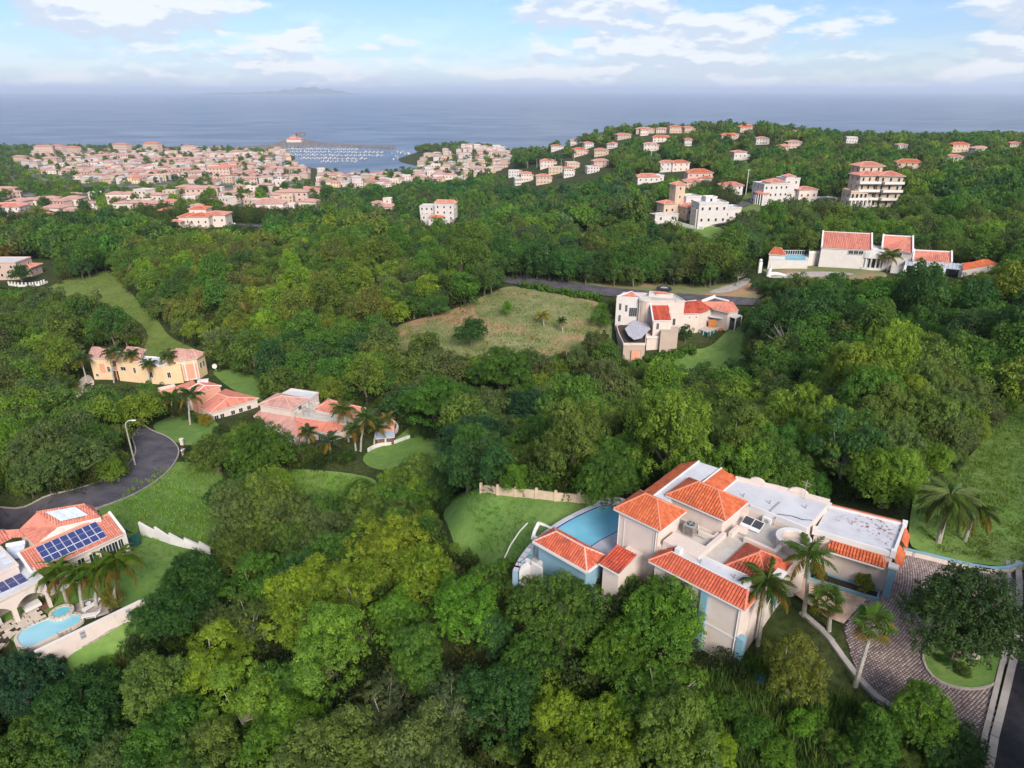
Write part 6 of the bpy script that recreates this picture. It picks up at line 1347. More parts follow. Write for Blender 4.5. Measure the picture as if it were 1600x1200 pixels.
# ------------------------------------------------------------------ mid-distance houses
def wing(h, c, w, d, ang, z0, z1, roof=None, wall='wall_cream', rh=1.2, over=.5, wins=(2, 1), floors=1, mat='tile_salmon', par=.5, wsize=(.9, 1.2)):
    """one wing: centre c (world), width, depth, heading in degrees"""
    a = R_(ang); ca, sa = math.cos(a), math.sin(a); T = lambda x, y: (c[0] - h.o.x + x * ca - y * sa, c[1] - h.o.y + x * sa + y * ca)
    q = [T(-w / 2, -d / 2), T(w / 2, -d / 2), T(w / 2, d / 2), T(-w / 2, d / 2)]; h.walls(q, z0 - 3, z1, wall)
    if roof == 'hip': h.quad_hip([T(-w / 2 - over, -d / 2 - over), T(w / 2 + over, -d / 2 - over), T(w / 2 + over, d / 2 + over), T(-w / 2 - over, d / 2 + over)], z1, z1 + rh, mat=mat, sag=min(.98, d / w), w=.5, L=None, h=.08, cap_r=.16, ridge='ridge_pale')
    elif roof == 'flat': h.flat(q, z1, 'roof_white', par, .35, pmat=wall)
    fh = (z1 - z0) / floors
    for fl in range(floors):
        for (A, B, n) in ((q[0], q[1], wins[0]), (q[1], q[2], wins[1]), (q[3], q[0], wins[1])):
            for k in range(n): h.win(A, B, (k + .5) / n, z0 + fh * (fl + .55), *wsize, bars=0, proud=.08)
    return q
def gpt(u, v): return G1(u, v)
def build_mid_houses():
    # tower house
    g = G1(1075, 342); h = House('tower_house', 'tan house with a square four storey tower above the cross roads', g[:2], g[2], 0, 'house'); z = g[2]
    def C(u, dy=0): return (g[0] + (u - 1075) / F_PX * proj(g[0], g[1], z)[2], g[1] + dy)
    wing(h, C(1059, 6), 5, 5, 20, z, z + 14.5, 'hip', 'wall_tan', 1.3, .4, (1, 1), 4, wsize=(.7, 1.1)); wing(h, C(1080, 8), 8, 8, 20, z, z + 9, 'flat', 'wall_white'); wing(h, C(1085, 3), 12, 7, 20, z + .5, z + 5.5, 'hip', 'wall_tan', 1.4, .6, (4, 2))
    wing(h, C(1043, 5), 6, 6, 20, z, z + 6.5, 'hip', 'wall_tan', 1.2, .5, (2, 1)); wing(h, C(1036, -1), 12, 5, 20, z - 1, z + 2.4, 'flat', 'wall_white', par=.3)
    g = G1(1115, 352); h = House('white_block_house', 'white flat roofed block house right of the tower house', g[:2], g[2], 0); z = g[2]; D = proj(*g)[2]
    C = lambda u, dy=0: (g[0] + (u - 1115) / F_PX * D, g[1] + dy)
    wing(h, C(1108, 3), 13, 9, 8, z, z + 9.5, 'flat', 'wall_white', floors=2, wins=(4, 2)); wing(h, C(1136, 8), 13, 8, 8, z + 1, z + 6.5, 'flat', 'wall_white', wins=(3, 1)); wing(h, C(1092, 2), 5, 6, 8, z, z + 6.5, 'flat', 'wall_cream', wins=(2, 1)); wing(h, C(1110, 6), 5, 4, 8, z + 9, z + 11.2, 'flat', 'wall_white', wins=(1, 0))
    # long low white fence wall below
    pts = [G1(u, v) for u, v in [(1045, 350), (1060, 352), (1080, 358), (1098, 360)]]; e = empty('fence_wall', pts[0], 0, 'white fence wall below the block house by the cross roads', 'wall'); o = pts[0]
    MB().strip([tuple(p - o) for p in pts], .4, -1, 1.6).build('wall', 'trim_white', e)
    g = G1(1210, 320); h = House('white_hill_villa', 'white villa with rounded columned end and small red roofs on the hill', g[:2], g[2], 0, 'villa'); z = g[2]; D = proj(*g)[2]
    C = lambda u, dy=0: (g[0] + (u - 1210) / F_PX * D, g[1] + dy)
    wing(h, C(1203, 3), 15, 11, 14, z, z + 11, 'flat', 'wall_white', floors=3, wins=(5, 3)); wing(h, C(1206, 2), 9, 8, 14, z + 11, z + 12, 'hip', 'wall_white', 1.6, .5, (0, 0), mat='tile_salmon'); wing(h, C(1235, 9), 9, 9, 14, z + 1, z + 13, 'flat', 'wall_white', floors=3, wins=(2, 2)); wing(h, C(1235, 9), 5, 5, 14, z + 13, z + 14, 'hip', 'wall_white', 1.2, .4, (0, 0))
    wing(h, C(1262, 8), 11, 9, 10, z + 1, z + 7.5, 'hip', 'wall_cream', 1.2, .4, (3, 2)); wing(h, C(1292, 8), 15, 6, 10, z, z + 2.6, 'flat', 'wall_white', par=.3, wins=(5, 0))
    c = C(1188, 0); m = MB(); m.tube([(c[0] - h.o.x, c[1] - h.o.y, z - 3), (c[0] - h.o.x, c[1] - h.o.y, z + 6)], 3.6, 20); h.part('round_bay', m, 'glass_dark')
    for k in range(10): a = math.pi * (k + .5) / 10 + math.pi; m = MB(); m.tube([(c[0] - h.o.x + math.cos(a) * 4, c[1] - h.o.y + math.sin(a) * 4, z - 3), (c[0] - h.o.x + math.cos(a) * 4, c[1] - h.o.y + math.sin(a) * 4, z + 6)], .3, 6); h.part('column', m, 'trim_white')
    m = MB(); m.tube([(c[0] - h.o.x, c[1] - h.o.y, z + 6), (c[0] - h.o.x, c[1] - h.o.y, z + 6.8), (c[0] - h.o.x, c[1] - h.o.y, z + 8.2)], [4.4, 4.4, .3], 20); h.part('bay_roof', m, 'tile_salmon')
    # apartment block
    g = G1(1362, 324); h = House('apartment_building', 'ochre terraced apartment building with red pavilion roofs and arcades', g[:2], g[2], 0, 'building'); z = g[2]; D = proj(*g)[2]
    C = lambda u, dy=0: (g[0] + (u - 1362) / F_PX * D, g[1] + dy)
    def bal(c, w, d, zz):
        q = [(c[0] - h.o.x - w / 2, c[1] - h.o.y - d / 2), (c[0] - h.o.x + w / 2, c[1] - h.o.y - d / 2), (c[0] - h.o.x + w / 2, c[1] - h.o.y + d / 2), (c[0] - h.o.x - w / 2, c[1] - h.o.y + d / 2)]
        h.part('balcony', MB().prism(q, zz - .25, zz), 'trim_white'); h.part('balustrade', MB().strip([q[3], q[0], q[1], q[2]], .2, zz, zz + 1.0), 'trim_white')
    for k, (du, dy, w, d, nf) in enumerate([(-14, 4, 10, 9, 4), (20, 2, 11, 9, 4), (3, 5, 7, 8, 4), (-6, 9, 12, 8, 5)]):
        wing(h, C(1362 + du, dy), w, d, 6 - 18 * (k == 1), z, z + 3.9 * nf, 'hip', 'wall_tan', 1.8, .8, (3, 2), nf, wsize=(1.0, 1.8))
    for k in range(4):
        bal(C(1348, -1.5), 11, 3.2, z + 3.9 * k + .3); bal(C(1382, -3.2), 10, 3.2, z + 3.9 * k + .3); 
    wing(h, C(1333, 1), 9, 8, 6, z, z + 7.8, 'flat', 'wall_tan', floors=2, wins=(4, 2), par=.9, wsize=(1.2, 2.0)); bal(C(1333, -3), 10, 2.4, z + 4.2)
    for k in range(6): c = C(1322 + k * 6, -4.6); m = MB(); m.tube([(c[0] - h.o.x, c[1] - h.o.y, z - 2), (c[0] - h.o.x, c[1] - h.o.y, z + 4)], .35, 6); h.part('column', m, 'trim_white')
    wing(h, C(1394, 6), 8, 9, -20, z, z + 9, 'flat', 'wall_peach', floors=2, wins=(3, 2), par=.8, wsize=(1.2, 2.0))
    # yellow garden wall with piers beside it
    g0, g1 = G1(1255, 282), G1(1318, 275); e = empty('garden_wall', g0, 0, 'yellow garden wall topped by white piers left of the apartment building', 'wall'); d = g1 - g0
    MB().strip([(0, 0, 0), tuple(d)], .5, -1, 2.2).build('wall', 'wall_tan', e)
    for k in range(9): f = k / 8; MB().obox((d[0] * f, d[1] * f), 0, 1.0, .8, d[2] * f - 1, d[2] * f + 3).build('pier', 'trim_white', e)
    # small cottages and villas, each described on its own
    def cot(u, v, label, parts, name='house', cat='house'):
        g = G1(u, v); D = proj(*g)[2]; h = House(name, label, g[:2], g[2], 0, cat)
        for (du, dy, w, d, ang, dz, hh, roof, wall, fl, wins, mat) in parts:
            wing(h, (g[0] + du / F_PX * D, g[1] + dy), w, d, ang, g[2] + dz, g[2] + dz + hh, roof, wall, max(1.2, w * .12), .6, wins, fl, mat)
        HOUSE_SPOTS.append((u, v)); return h
    S, O = 'tile_salmon', 'tile_orange'
    cot(1142, 306, 'small white house with red roof beside the lane on the hill', [(0, 4, 13, 8, 5, 0, 6, 'hip', 'wall_white', 2, (3, 2), S), (-8, 2, 5, 6, 5, 0, 4, 'hip', 'wall_white', 1, (1, 1), S)])
    cot(1092, 292, 'orange roofed villa with arched centre among trees below the ridge', [(2, 8, 17, 10, 0, 1, 8, 'hip', 'wall_peach', 2, (4, 2), O), (-14, 0, 14, 8, 30, -1, 5, 'hip', 'wall_peach', 1, (3, 2), S), (12, 4, 8, 8, -20, 0, 6, 'hip', 'wall_cream', 1, (2, 1), O)], 'villa', 'villa')
    cot(1052, 268, 'pair of red roofed white buildings left above the arched orange villa', [(-9, 4, 13, 9, 0, 0, 7, 'hip', 'wall_white', 2, (3, 1), S), (10, 3, 14, 9, 5, 0, 7, 'hip', 'wall_cream', 2, (3, 1), O)])
    cot(1015, 286, 'low white flat house with thin red roof edge in the valley', [(-4, 3, 17, 8, 12, 0, 4.5, 'hip', 'wall_white', 1, (4, 1), S), (12, 6, 9, 8, 12, 0, 5, 'flat', 'wall_white', 1, (2, 1), S)])
    cot(1155, 250, 'small pink roofed pavilion house alone on the green slope', [(-2, 2, 12, 10, 10, 0, 7, 'hip', 'wall_white', 1, (3, 1), S), (10, 4, 9, 6, 10, 0, 4, 'flat', 'wall_white', 1, (2, 1), S)])
    cot(690, 353, 'tall white terraced house with red pavilion roof in the forest', [(7, 4, 12, 10, -8, 0, 13, 'flat', 'wall_white', 4, (3, 2), S), (7, 4, 12.5, 3, -8, 13, .6, 'hip', 'wall_white', 1, (0, 0), S), (-14, 8, 15, 9, -8, 2, 9, 'flat', 'wall_white', 3, (5, 2), S), (-7, -3, 8, 7, -8, -1, 7, 'hip', 'wall_white', 2, (2, 1), O), (-22, 6, 8, 6, -8, 2, 4.5, 'flat', 'wall_white', 1, (2, 1), S)], 'villa', 'villa')
    cot(600, 330, 'sprawling cream house with small tower left of the white terraced house', [(-10, 8, 11, 8, -25, 0, 5, 'hip', 'wall_cream', 1, (3, 1), 'tile_pink'), (4, 8, 6, 6, 0, 0, 8, 'flat', 'wall_cream', 2, (1, 1), S), (12, 0, 15, 7, -20, -1, 4.5, 'hip', 'wall_cream', 1, (3, 1), 'tile_pink')])
    cot(310, 356, 'cream house with wide orange hip roofs at the end of the forest edge road', [(-12, 6, 14, 9, 0, 0, 6, 'hip', 'wall_cream', 1, (4, 2), O), (5, 2, 12, 9, 0, 0, 7, 'hip', 'wall_cream', 1, (3, 2), O), (24, 8, 13, 10, 0, 0, 7, 'hip', 'wall_cream', 1, (3, 2), S), (-4, 10, 10, 8, 0, 5, 5, 'hip', 'wall_cream', 1, (2, 1), O), (-30, -2, 6, 4, 0, 0, 4, 'hip', 'wall_cream', 1, (1, 1), S)], 'villa', 'villa')
    cot(420, 333, 'cream hall with pale hip roof and arched door beside the palms', [(0, 4, 22, 13, 5, 0, 7, 'hip', 'wall_cream', 1, (3, 2), 'tile_pink'), (22, 8, 14, 9, 5, 0, 5, 'flat', 'wall_cream', 1, (3, 1), S)])
    cot(15, 438, 'salmon house with arched garage at the left edge above the meadow', [(-12, 6, 14, 10, 0, 0, 7, 'flat', 'wall_peach', 2, (3, 2), S), (8, 9, 8, 7, 0, 0, 4, 'hip', 'wall_peach', 1, (2, 1), S)])
    cot(30, 348, 'cream row house with stepped flat roofs at the left forest edge', [(-18, 8, 16, 9, 0, 0, 10, 'hip', 'wall_white', 3, (4, 2), S), (10, 0, 18, 9, 20, 0, 5, 'hip', 'wall_cream', 1, (4, 2), 'tile_pink'), (35, 6, 14, 8, 10, 0, 4, 'hip', 'wall_cream', 1, (3, 2), S)])
    # villas on the middle spur
    data = [(803, 276, 'white sloping terraces at the left tip of the hillside villas', 14, 'wall_white', 'flat'), (822, 284, 'pale pink two storey villa left in the hillside group', 12, 'wall_cream', 'hip'), (848, 288, 'cream villa with brown roof standing lowest in the hillside group', 15, 'wall_tan', 'hip'), (855, 262, 'cream villa with orange roof standing highest in the hillside group', 17, 'wall_cream', 'hip'),
            (868, 272, 'long ochre villa behind the lowest one on the hillside', 16, 'wall_tan', 'flat'), (888, 277, 'small white villa with pale red roof in the middle of the hillside group', 11, 'wall_white', 'hip'), (893, 265, 'salmon villa with dark windows above the small white one', 14, 'wall_peach', 'flat'), (925, 270, 'white villa next to the rightmost of the hillside group', 13, 'wall_white', 'flat'), (938, 262, 'peach villa with red hip roofs rightmost in the hillside group', 18, 'wall_peach', 'hip'), (808, 290, 'tiny white shed below the hillside villas', 7, 'wall_white', 'flat')]
    for (u, v, lab, w, wall, rf) in data: cot(u, v, lab, [(0, 3, w * .8, 8, random.uniform(-15, 15), 0, random.uniform(5, 8), rf, wall, 2, (4, 2), random.choice([S, O, 'tile_pink'])), (w * .45, 8, w * .6, 7, 0, 0, 5, 'hip', wall, 1, (2, 1), S)], 'villa', 'villa')
    # ridge houses
    ridge = [(1010, 203, 'pink roofed house', 22, 'wall_peach'), (1002, 198, 'salmon hip roofed house', 20, 'wall_peach'), (1034, 204, 'cream house with red roof', 20, 'wall_cream'), (1055, 204, 'wide cream house', 24, 'wall_tan'), (1075, 204, 'ochre two storey house', 20, 'wall_tan'), (942, 214, 'big orange roofed house', 22, 'wall_peach'), (972, 218, 'grey fronted house with pink roof', 24, 'wall_taupe'), (930, 206, 'white house among palms', 18, 'wall_white'), (1032, 222, 'cream house on pale lawn', 28, 'wall_cream'), (1016, 236, 'long cream house below the crest', 22, 'wall_cream'), (1005, 212, 'small cream cottage', 14, 'wall_cream'),
             (1166, 204, 'large red roofed villa on the crest', 34, 'wall_peach'), (1138, 218, 'salmon house with low hip roof', 26, 'wall_peach'), (1190, 226, 'white two storey house', 20, 'wall_white'), (1240, 232, 'orange roofed house', 24, 'wall_peach'), (1222, 236, 'low red roofed house', 18, 'wall_peach'), (1246, 204, 'grey beach house', 12, 'wall_white'), (1330, 224, 'white flat house', 20, 'wall_white'), (1408, 238, 'small dark fronted white house', 16, 'wall_white'), (1498, 238, 'broad cream villa', 30, 'wall_tan'), (1490, 256, 'blue grey low roof', 22, 'wall_white'), (1585, 234, 'low yellow house', 16, 'wall_tan'), (1075, 228, 'white cottage', 12, 'wall_white'), (1530, 240, 'long white low building', 26, 'wall_white'), (1420, 266, 'long yellow walled building', 30, 'wall_tan'),
             (905, 244, 'peach house', 22, 'wall_peach'), (938, 244, 'tan house', 20, 'wall_tan'), (918, 232, 'white house', 16, 'wall_white'), (898, 225, 'cream terrace house', 18, 'wall_cream'), (880, 228, 'small white house', 14, 'wall_white'), (868, 236, 'white row house', 20, 'wall_white'), (850, 232, 'long white row house', 24, 'wall_white'), (888, 216, 'cream house by the sea', 16, 'wall_cream'), (905, 213, 'salmon house by the sea', 16, 'wall_peach'), (915, 222, 'pink roofed house by the sea', 16, 'wall_cream'), (955, 232, 'blue grey house', 14, 'wall_white'), (896, 204, 'cream sea view house', 12, 'wall_cream')]
    where = ['on the crest above the sea', 'on the wooded ridge', 'between trees on the far ridge', 'high on the far slope']
    for i, (u, v, lab, w, wall) in enumerate(ridge):
        cot(u, v, lab + ' ' + where[i % 4] + RID[i], [(0, 3, w * .58, 8, random.uniform(-20, 20), 0, random.uniform(4.5, 7.5), 'hip' if 'flat' not in lab else 'flat', wall, 2, (4, 2), random.choice([S, O, 'tile_pink'])), (w * .36, 7, w * .4, 7, random.uniform(-20, 20), 0, 5, 'hip', wall, 1, (2, 1), S)])
    # slim concrete masts
    for (u, v, hh, lab) in ((1165, 305, 15, 'tall slim grey mast behind the small white hill house'), (1016, 262, 20, 'slim pale pole between the trees in the valley')):
        g = G1(u, v); e = empty('utility_pole', g, 0, lab, 'pole'); m = MB(); m.tube([(0, 0, -1), (0, 0, hh)], [.22, .14], 6); m.build('pole', 'metal_light', e); m = MB(); m.bar((-1, 0, hh - .6), (1, 0, hh - .6), .15); m.build('crossarm', 'metal_light', e)
RID = [', third from the pink group', ', left end of the crest row', ', beside a dark tree', ', widest of the crest row', ', last before the gap', ' at the sea side bend', ', grey walled', ', half hidden', ', on open ground', ', lowest of its row', ', smallest of its row', ' at the right summit', ' below the summit villa', ' right of the summit villa', ' at the palm grove', ' left in the palm grove', ' next to the shore line', ' on the right slope', ' at the right rim', ' near the photo right edge', ' below the cream villa', ' at the far right edge', ' on the lower slope', ' beside the cream villa', ' behind the apartment building', ' in the village below the crest', ' at the village centre', ' at the village top', ' at the village terrace', ' at the village edge', ' at the lower village', ' left of the village', ' at the shore', ' at the shore road', ' near the shore', ' at the upper village', ' leftmost on the crest']
build_mid_houses()

# ------------------------------------------------------------------ the coastal town
ORD = []
NUMW = 'first second third fourth fifth sixth seventh eighth ninth tenth eleventh twelfth thirteenth fourteenth fifteenth sixteenth seventeenth eighteenth nineteenth twentieth'.split()
CNT = 'zero one two three four five six seven eight nine ten eleven twelve thirteen fourteen fifteen sixteen seventeen eighteen nineteen twenty'.split()
def order_labels():
    """look-alikes of one place are told apart by their order from left to right"""
    by = {}
    for o, b, plural, where in ORD: by.setdefault((plural, where), []).append((b, o))
    for (plural, where), l in by.items():
        n = len(l)
        if n < 2 or n > 20: continue
        l.sort(key=lambda t: t[0])
        for i, (b, o) in enumerate(l):
            p = 'leftmost' if i == 0 else 'rightmost' if i == n - 1 else NUMW[i] + ' from left'
            o['label'] = '%s of %s %s %s' % (p, CNT[n], plural, where)
def town_proto(kind):
    e = empty('town_house', (0, 0, 0)); COL.objects.unlink(e); kids = []
    w, d, h_, wall, roof, fl = kind; m = MB().box(-w / 2, w / 2, -d / 2, d / 2, -4, h_); wo = m.build('wall', wall, e)
    if roof:
        i = min(w, d) / 2; o_ = .7; r = MB(); z0, z1 = h_, h_ + d * .17; a, b, c, f = (-w / 2 - o_, -d / 2 - o_, z0), (w / 2 + o_, -d / 2 - o_, z0), (w / 2 + o_, d / 2 + o_, z0), (-w / 2 - o_, d / 2 + o_, z0); A, B = (-w / 2 + i, 0, z1), (w / 2 - i + .01, 0, z1)
        r.add([a, b, c, f, A, B], [(0, 1, 5, 4), (1, 2, 5), (2, 3, 4, 5), (3, 0, 4), (3, 2, 1, 0)], .6); r.build('roof', roof, e)
    else:
        MB().strip([(-w / 2, -d / 2), (w / 2, -d / 2), (w / 2, d / 2), (-w / 2, d / 2)], .4, h_, h_ + .7, closed=True).build('parapet', wall, e); MB().box(-w / 2 + .3, w / 2 - .3, -d / 2 + .3, d / 2 - .3, h_, h_ + .1).build('roof', 'roof_white', e)
    n = max(2, int(w / 4)); wm = None
    for f_ in range(fl):
        for k in range(n):
            x = -w / 2 + (k + .5) * w / n; z = h_ / fl * (f_ + .55)
            if wm is None: wm = MB().box(-.7, .7, -.06, .05, -.7, .7).build('window', 'glass_dark', e); wm.location = (x, -d / 2, z)
            else: o2 = wm.copy(); COL.objects.link(o2); o2.parent = e; o2.location = (x, -d / 2, z)
    COL.objects.link(e); return e
KINDS_T = [((14, 10, 6, 'wall_cream', 'tile_pink', 1), 'cream house with a dull pink hip roof', 'cream houses'), ((20, 10, 7, 'wall_peach', 'tile_pink', 2), 'peach row house with a dull pink roof', 'peach row houses'), ((12, 10, 8, 'wall_cream', None, 2), 'cream flat roofed block', 'cream flat blocks'),
           ((26, 11, 8, 'wall_peach', 'tile_pink', 2), 'long peach terrace with pink roof', 'long peach terraces'), ((12, 9, 7, 'wall_yellow', 'tile_pink', 2), 'yellow house with dull pink roof', 'yellow houses'), ((30, 12, 15, 'wall_peach', 'tile_salmon', 4), 'peach apartment block with red roof', 'peach apartment blocks'), ((16, 12, 5, 'wall_peach', 'tile_salmon', 1), 'low orange roofed house', 'orange roofed houses'), ((10, 8, 4, 'wall_cream', 'tile_pink', 1), 'small cream cottage with pink roof', 'small cream cottages'), ((15, 9, 9, 'wall_tan', None, 3), 'tan three storey block', 'tan three storey blocks')]
def build_town():
    protos = []; r = random.Random(5); spots = []
    def put(k, x, y, rz, where, s=1.0):
        z = max(float(ground_z(x, y)), 1.0)
        if k not in used: used[k] = town_proto(KINDS_T[k][0]); o = used[k]
        else: o = copy_tree(used[k])
        o.location = (x, y, z); o.rotation_euler.z = rz; o.scale = (s, s, s); tag(o, KINDS_T[k][1] + ' ' + where, 'house' if k != 5 else 'apartment block', 'houses of the coastal town ' + where); ORD.append((o, x / (y + 1), KINDS_T[k][2], where)); return o
    used = {}
    # rows as the photograph shows them: (polyline in the photo, spacing px, kinds, where)
    rows = [([(60, 241), (130, 241)], 22, [5, 5], 'in the orange block by the shore'), ([(172, 237), (215, 237)], 40, [5], 'at the shore left of the marina'), ([(222, 238), (262, 236)], 36, [5], 'at the shore left of the marina'), ([(275, 239), (322, 238)], 30, [5], 'at the shore left of the marina'),
            ([(22, 252), (60, 250)], 18, [1, 6], 'behind the left shore trees'), ([(70, 262), (95, 250)], 14, [3], 'behind the left shore trees'), ([(120, 252), (210, 247), (320, 246), (400, 244)], 11, [1, 0, 2, 3, 0], 'in the upper town'), ([(115, 262), (200, 256), (300, 254), (400, 252)], 12, [1, 1, 0, 4, 3], 'in the upper town'),
            ([(60, 272), (110, 272)], 15, [0, 6], 'in the left part of town'), ([(130, 276), (200, 276), (290, 272), (310, 270)], 11, [1, 6, 1], 'in the red roofed middle terraces'), ([(190, 266), (240, 264), (300, 262)], 12, [2, 1, 0], 'in the upper town'), ([(210, 281), (270, 280)], 13, [6, 1], 'in the red roofed middle terraces'),
            ([(306, 278), (385, 280)], 15, [5, 3], 'in the arcaded row behind the palms'), ([(330, 262), (400, 262)], 12, [4, 0, 2], 'by the yellow corner of town'), ([(340, 250), (440, 240)], 12, [2, 1, 2], 'beside the marina'), ([(400, 268), (470, 272)], 14, [3, 1], 'in the row left of the harbour water'), ([(395, 280), (455, 284)], 15, [1, 0], 'in the row left of the harbour water'),
            ([(410, 255), (470, 256)], 12, [4, 2, 0], 'beside the marina'), ([(440, 246), (480, 250)], 13, [1, 6], 'beside the marina'), ([(505, 278), (540, 290)], 14, [1, 0], 'between the two harbour basins'), ([(540, 262), (575, 266)], 14, [3, 2], 'between the two harbour basins'), ([(580, 282), (625, 276)], 15, [6, 1], 'at the right harbour basin'), ([(605, 290), (630, 288)], 16, [2, 1], 'at the right harbour basin'),
            ([(645, 262), (700, 268)], 11, [2, 0], 'on the slope right of the harbour'), ([(652, 276), (710, 280)], 12, [0, 2], 'on the slope right of the harbour'), ([(690, 248), (735, 244)], 11, [0, 4], 'on the headland slope'), ([(720, 230), (800, 238)], 10, [2, 0, 2], 'on the headland slope'), ([(740, 240), (800, 248)], 11, [0, 3], 'on the headland slope'), ([(695, 222), (710, 219)], 9, [0], 'at the tip of the headland'),
            ([(175, 315), (215, 312), (262, 316)], 17, [0, 2, 0], 'in the near terraces above the forest'), ([(185, 328), (260, 330)], 18, [0, 1], 'in the near terraces above the forest'), ([(290, 306), (330, 308)], 18, [0, 3], 'in the near terraces above the forest'), ([(20, 325), (130, 322)], 20, [0, 1], 'in the left cul de sac'), ([(0, 340), (130, 336)], 22, [0, 3], 'in the left cul de sac'), ([(385, 302), (450, 296)], 17, [0, 2], 'on the green rise behind the hall'),
            ([(430, 318), (490, 312)], 20, [0, 3], 'on the green rise behind the hall'), ([(250, 340), (290, 336)], 22, [6, 0], 'beside the orange roofed villa'), ([(0, 300), (10, 312)], 14, [0, 3], 'at the left photo edge'), ([(470, 330), (500, 322)], 20, [0], 'on the green rise behind the hall')]
    for pts, sp, ks, where in rows:
        for a, b in zip(pts, pts[1:]):
            L_ = math.hypot(b[0] - a[0], b[1] - a[1]); n = max(1, int(L_ / sp))
            for i in range(n):
                f = (i + .5) / n; u = a[0] + (b[0] - a[0]) * f + r.uniform(-2, 2); v = a[1] + (b[1] - a[1]) * f + r.uniform(-1.5, 1.5); g = G1(u, v)
                if g[2] < .5: continue
                put(r.choice(ks), g[0], g[1], r.uniform(-.35, .35), where, r.uniform(.8, 1.1)); spots.append((g[0], g[1], 13)); HOUSE_SPOTS.append((u, v))
    # the dense fabric between the named rows
    done = np.array([G1(*q)[:2] for q in HOUSE_SPOTS]); nfill = 0; green = [[(0, 255), (60, 268), (120, 272), (118, 300), (0, 298)], [(120, 292), (300, 290), (300, 308), (120, 312)], [(250, 284), (300, 276), (300, 292), (255, 296)], [(130, 346), (260, 336), (300, 356), (100, 366)]]
    cells = [(u + r.uniform(-4, 4), v + r.uniform(-2, 2)) for v in list(range(240, 300, 6)) + list(range(302, 345, 9)) for u in range(20, 800, 12)]; r.shuffle(cells); cells.sort(key=lambda c: -c[1] // 20)
    areas = [([(60, 236), (440, 234), (478, 262), (478, 286), (300, 292), (110, 286), (40, 262)], 'amid the coastal town'), ([(0, 305), (60, 318), (170, 300), (500, 296), (500, 330), (360, 336), (150, 336), (0, 352)], 'in the near quarter of town'), ([(500, 262), (600, 258), (640, 276), (630, 296), (560, 300), (500, 300)], 'around the harbour basins'), ([(640, 258), (712, 226), (800, 230), (812, 262), (720, 284), (650, 290)], 'on the headland slope')]
    for (u, v) in cells:
        if nfill >= 183: break
        w_ = [a for a in areas if in_poly(np.array([u]), np.array([v]), a[0])[0]]
        if not w_ or any(in_poly(np.array([u]), np.array([v]), g_)[0] for g_ in green): continue
        g = G1(u, v)
        if g[2] < .8 or np.min(np.hypot(done[:, 0] - g[0], done[:, 1] - g[1])) < 13 + g[1] * .004: continue
        put(r.choice([0, 0, 1, 2, 2, 4, 6, 7, 8]), g[0], g[1], r.uniform(-.5, .5), w_[0][1], r.uniform(.6, .95)); done = np.vstack([done, g[:2]]); HOUSE_SPOTS.append((u, v)); nfill += 1
    # beyond the three hundred that show largest: the small roofs behind them, one mass
    wm, rm = MB(), MB(); n2 = 0
    for _ in range(5000):
        u = r.uniform(15, 800); v = r.uniform(233, 292); w_ = [a for a in areas if in_poly(np.array([u]), np.array([v]), a[0])[0]]
        if not w_ or any(in_poly(np.array([u]), np.array([v]), g_)[0] for g_ in green): continue
        g = G1(u, v)
        if g[2] < .8 or g[1] < 700 or np.min(np.hypot(done[:, 0] - g[0], done[:, 1] - g[1])) < 12: continue
        w, d, hh = r.uniform(8, 16), r.uniform(7, 10), r.uniform(4, 8); a = r.uniform(-.5, .5); z = g[2]; done = np.vstack([done, g[:2]]); n2 += 1
        wm.obox(g[:2], a, w, d, z - 2, z + hh); ca, sa = math.cos(a), math.sin(a); T = lambda x, y, zz: (g[0] + x * ca - y * sa, g[1] + x * sa + y * ca, zz); w += 1; d += 1
        rm.add([T(-w / 2, -d / 2, z + hh), T(w / 2, -d / 2, z + hh), T(w / 2, d / 2, z + hh), T(-w / 2, d / 2, z + hh), T(-w / 2 + d / 2, 0, z + hh + 1.5), T(w / 2 - d / 2 + .1, 0, z + hh + 1.5)], [(0, 1, 5, 4), (1, 2, 5), (2, 3, 4, 5), (3, 0, 4)], r.random())
        if n2 > 330: break
    e = empty('town_buildings', (0, 0, 0)); e['kind'] = 'stuff'; tag(wm.build('wall', 'wall_town', e), kind='stuff'); tag(rm.build('roof', 'roof_town', e), kind='stuff')
    print('TOWN', len(done), nfill, n2)
    return spots
TOWN = build_town()
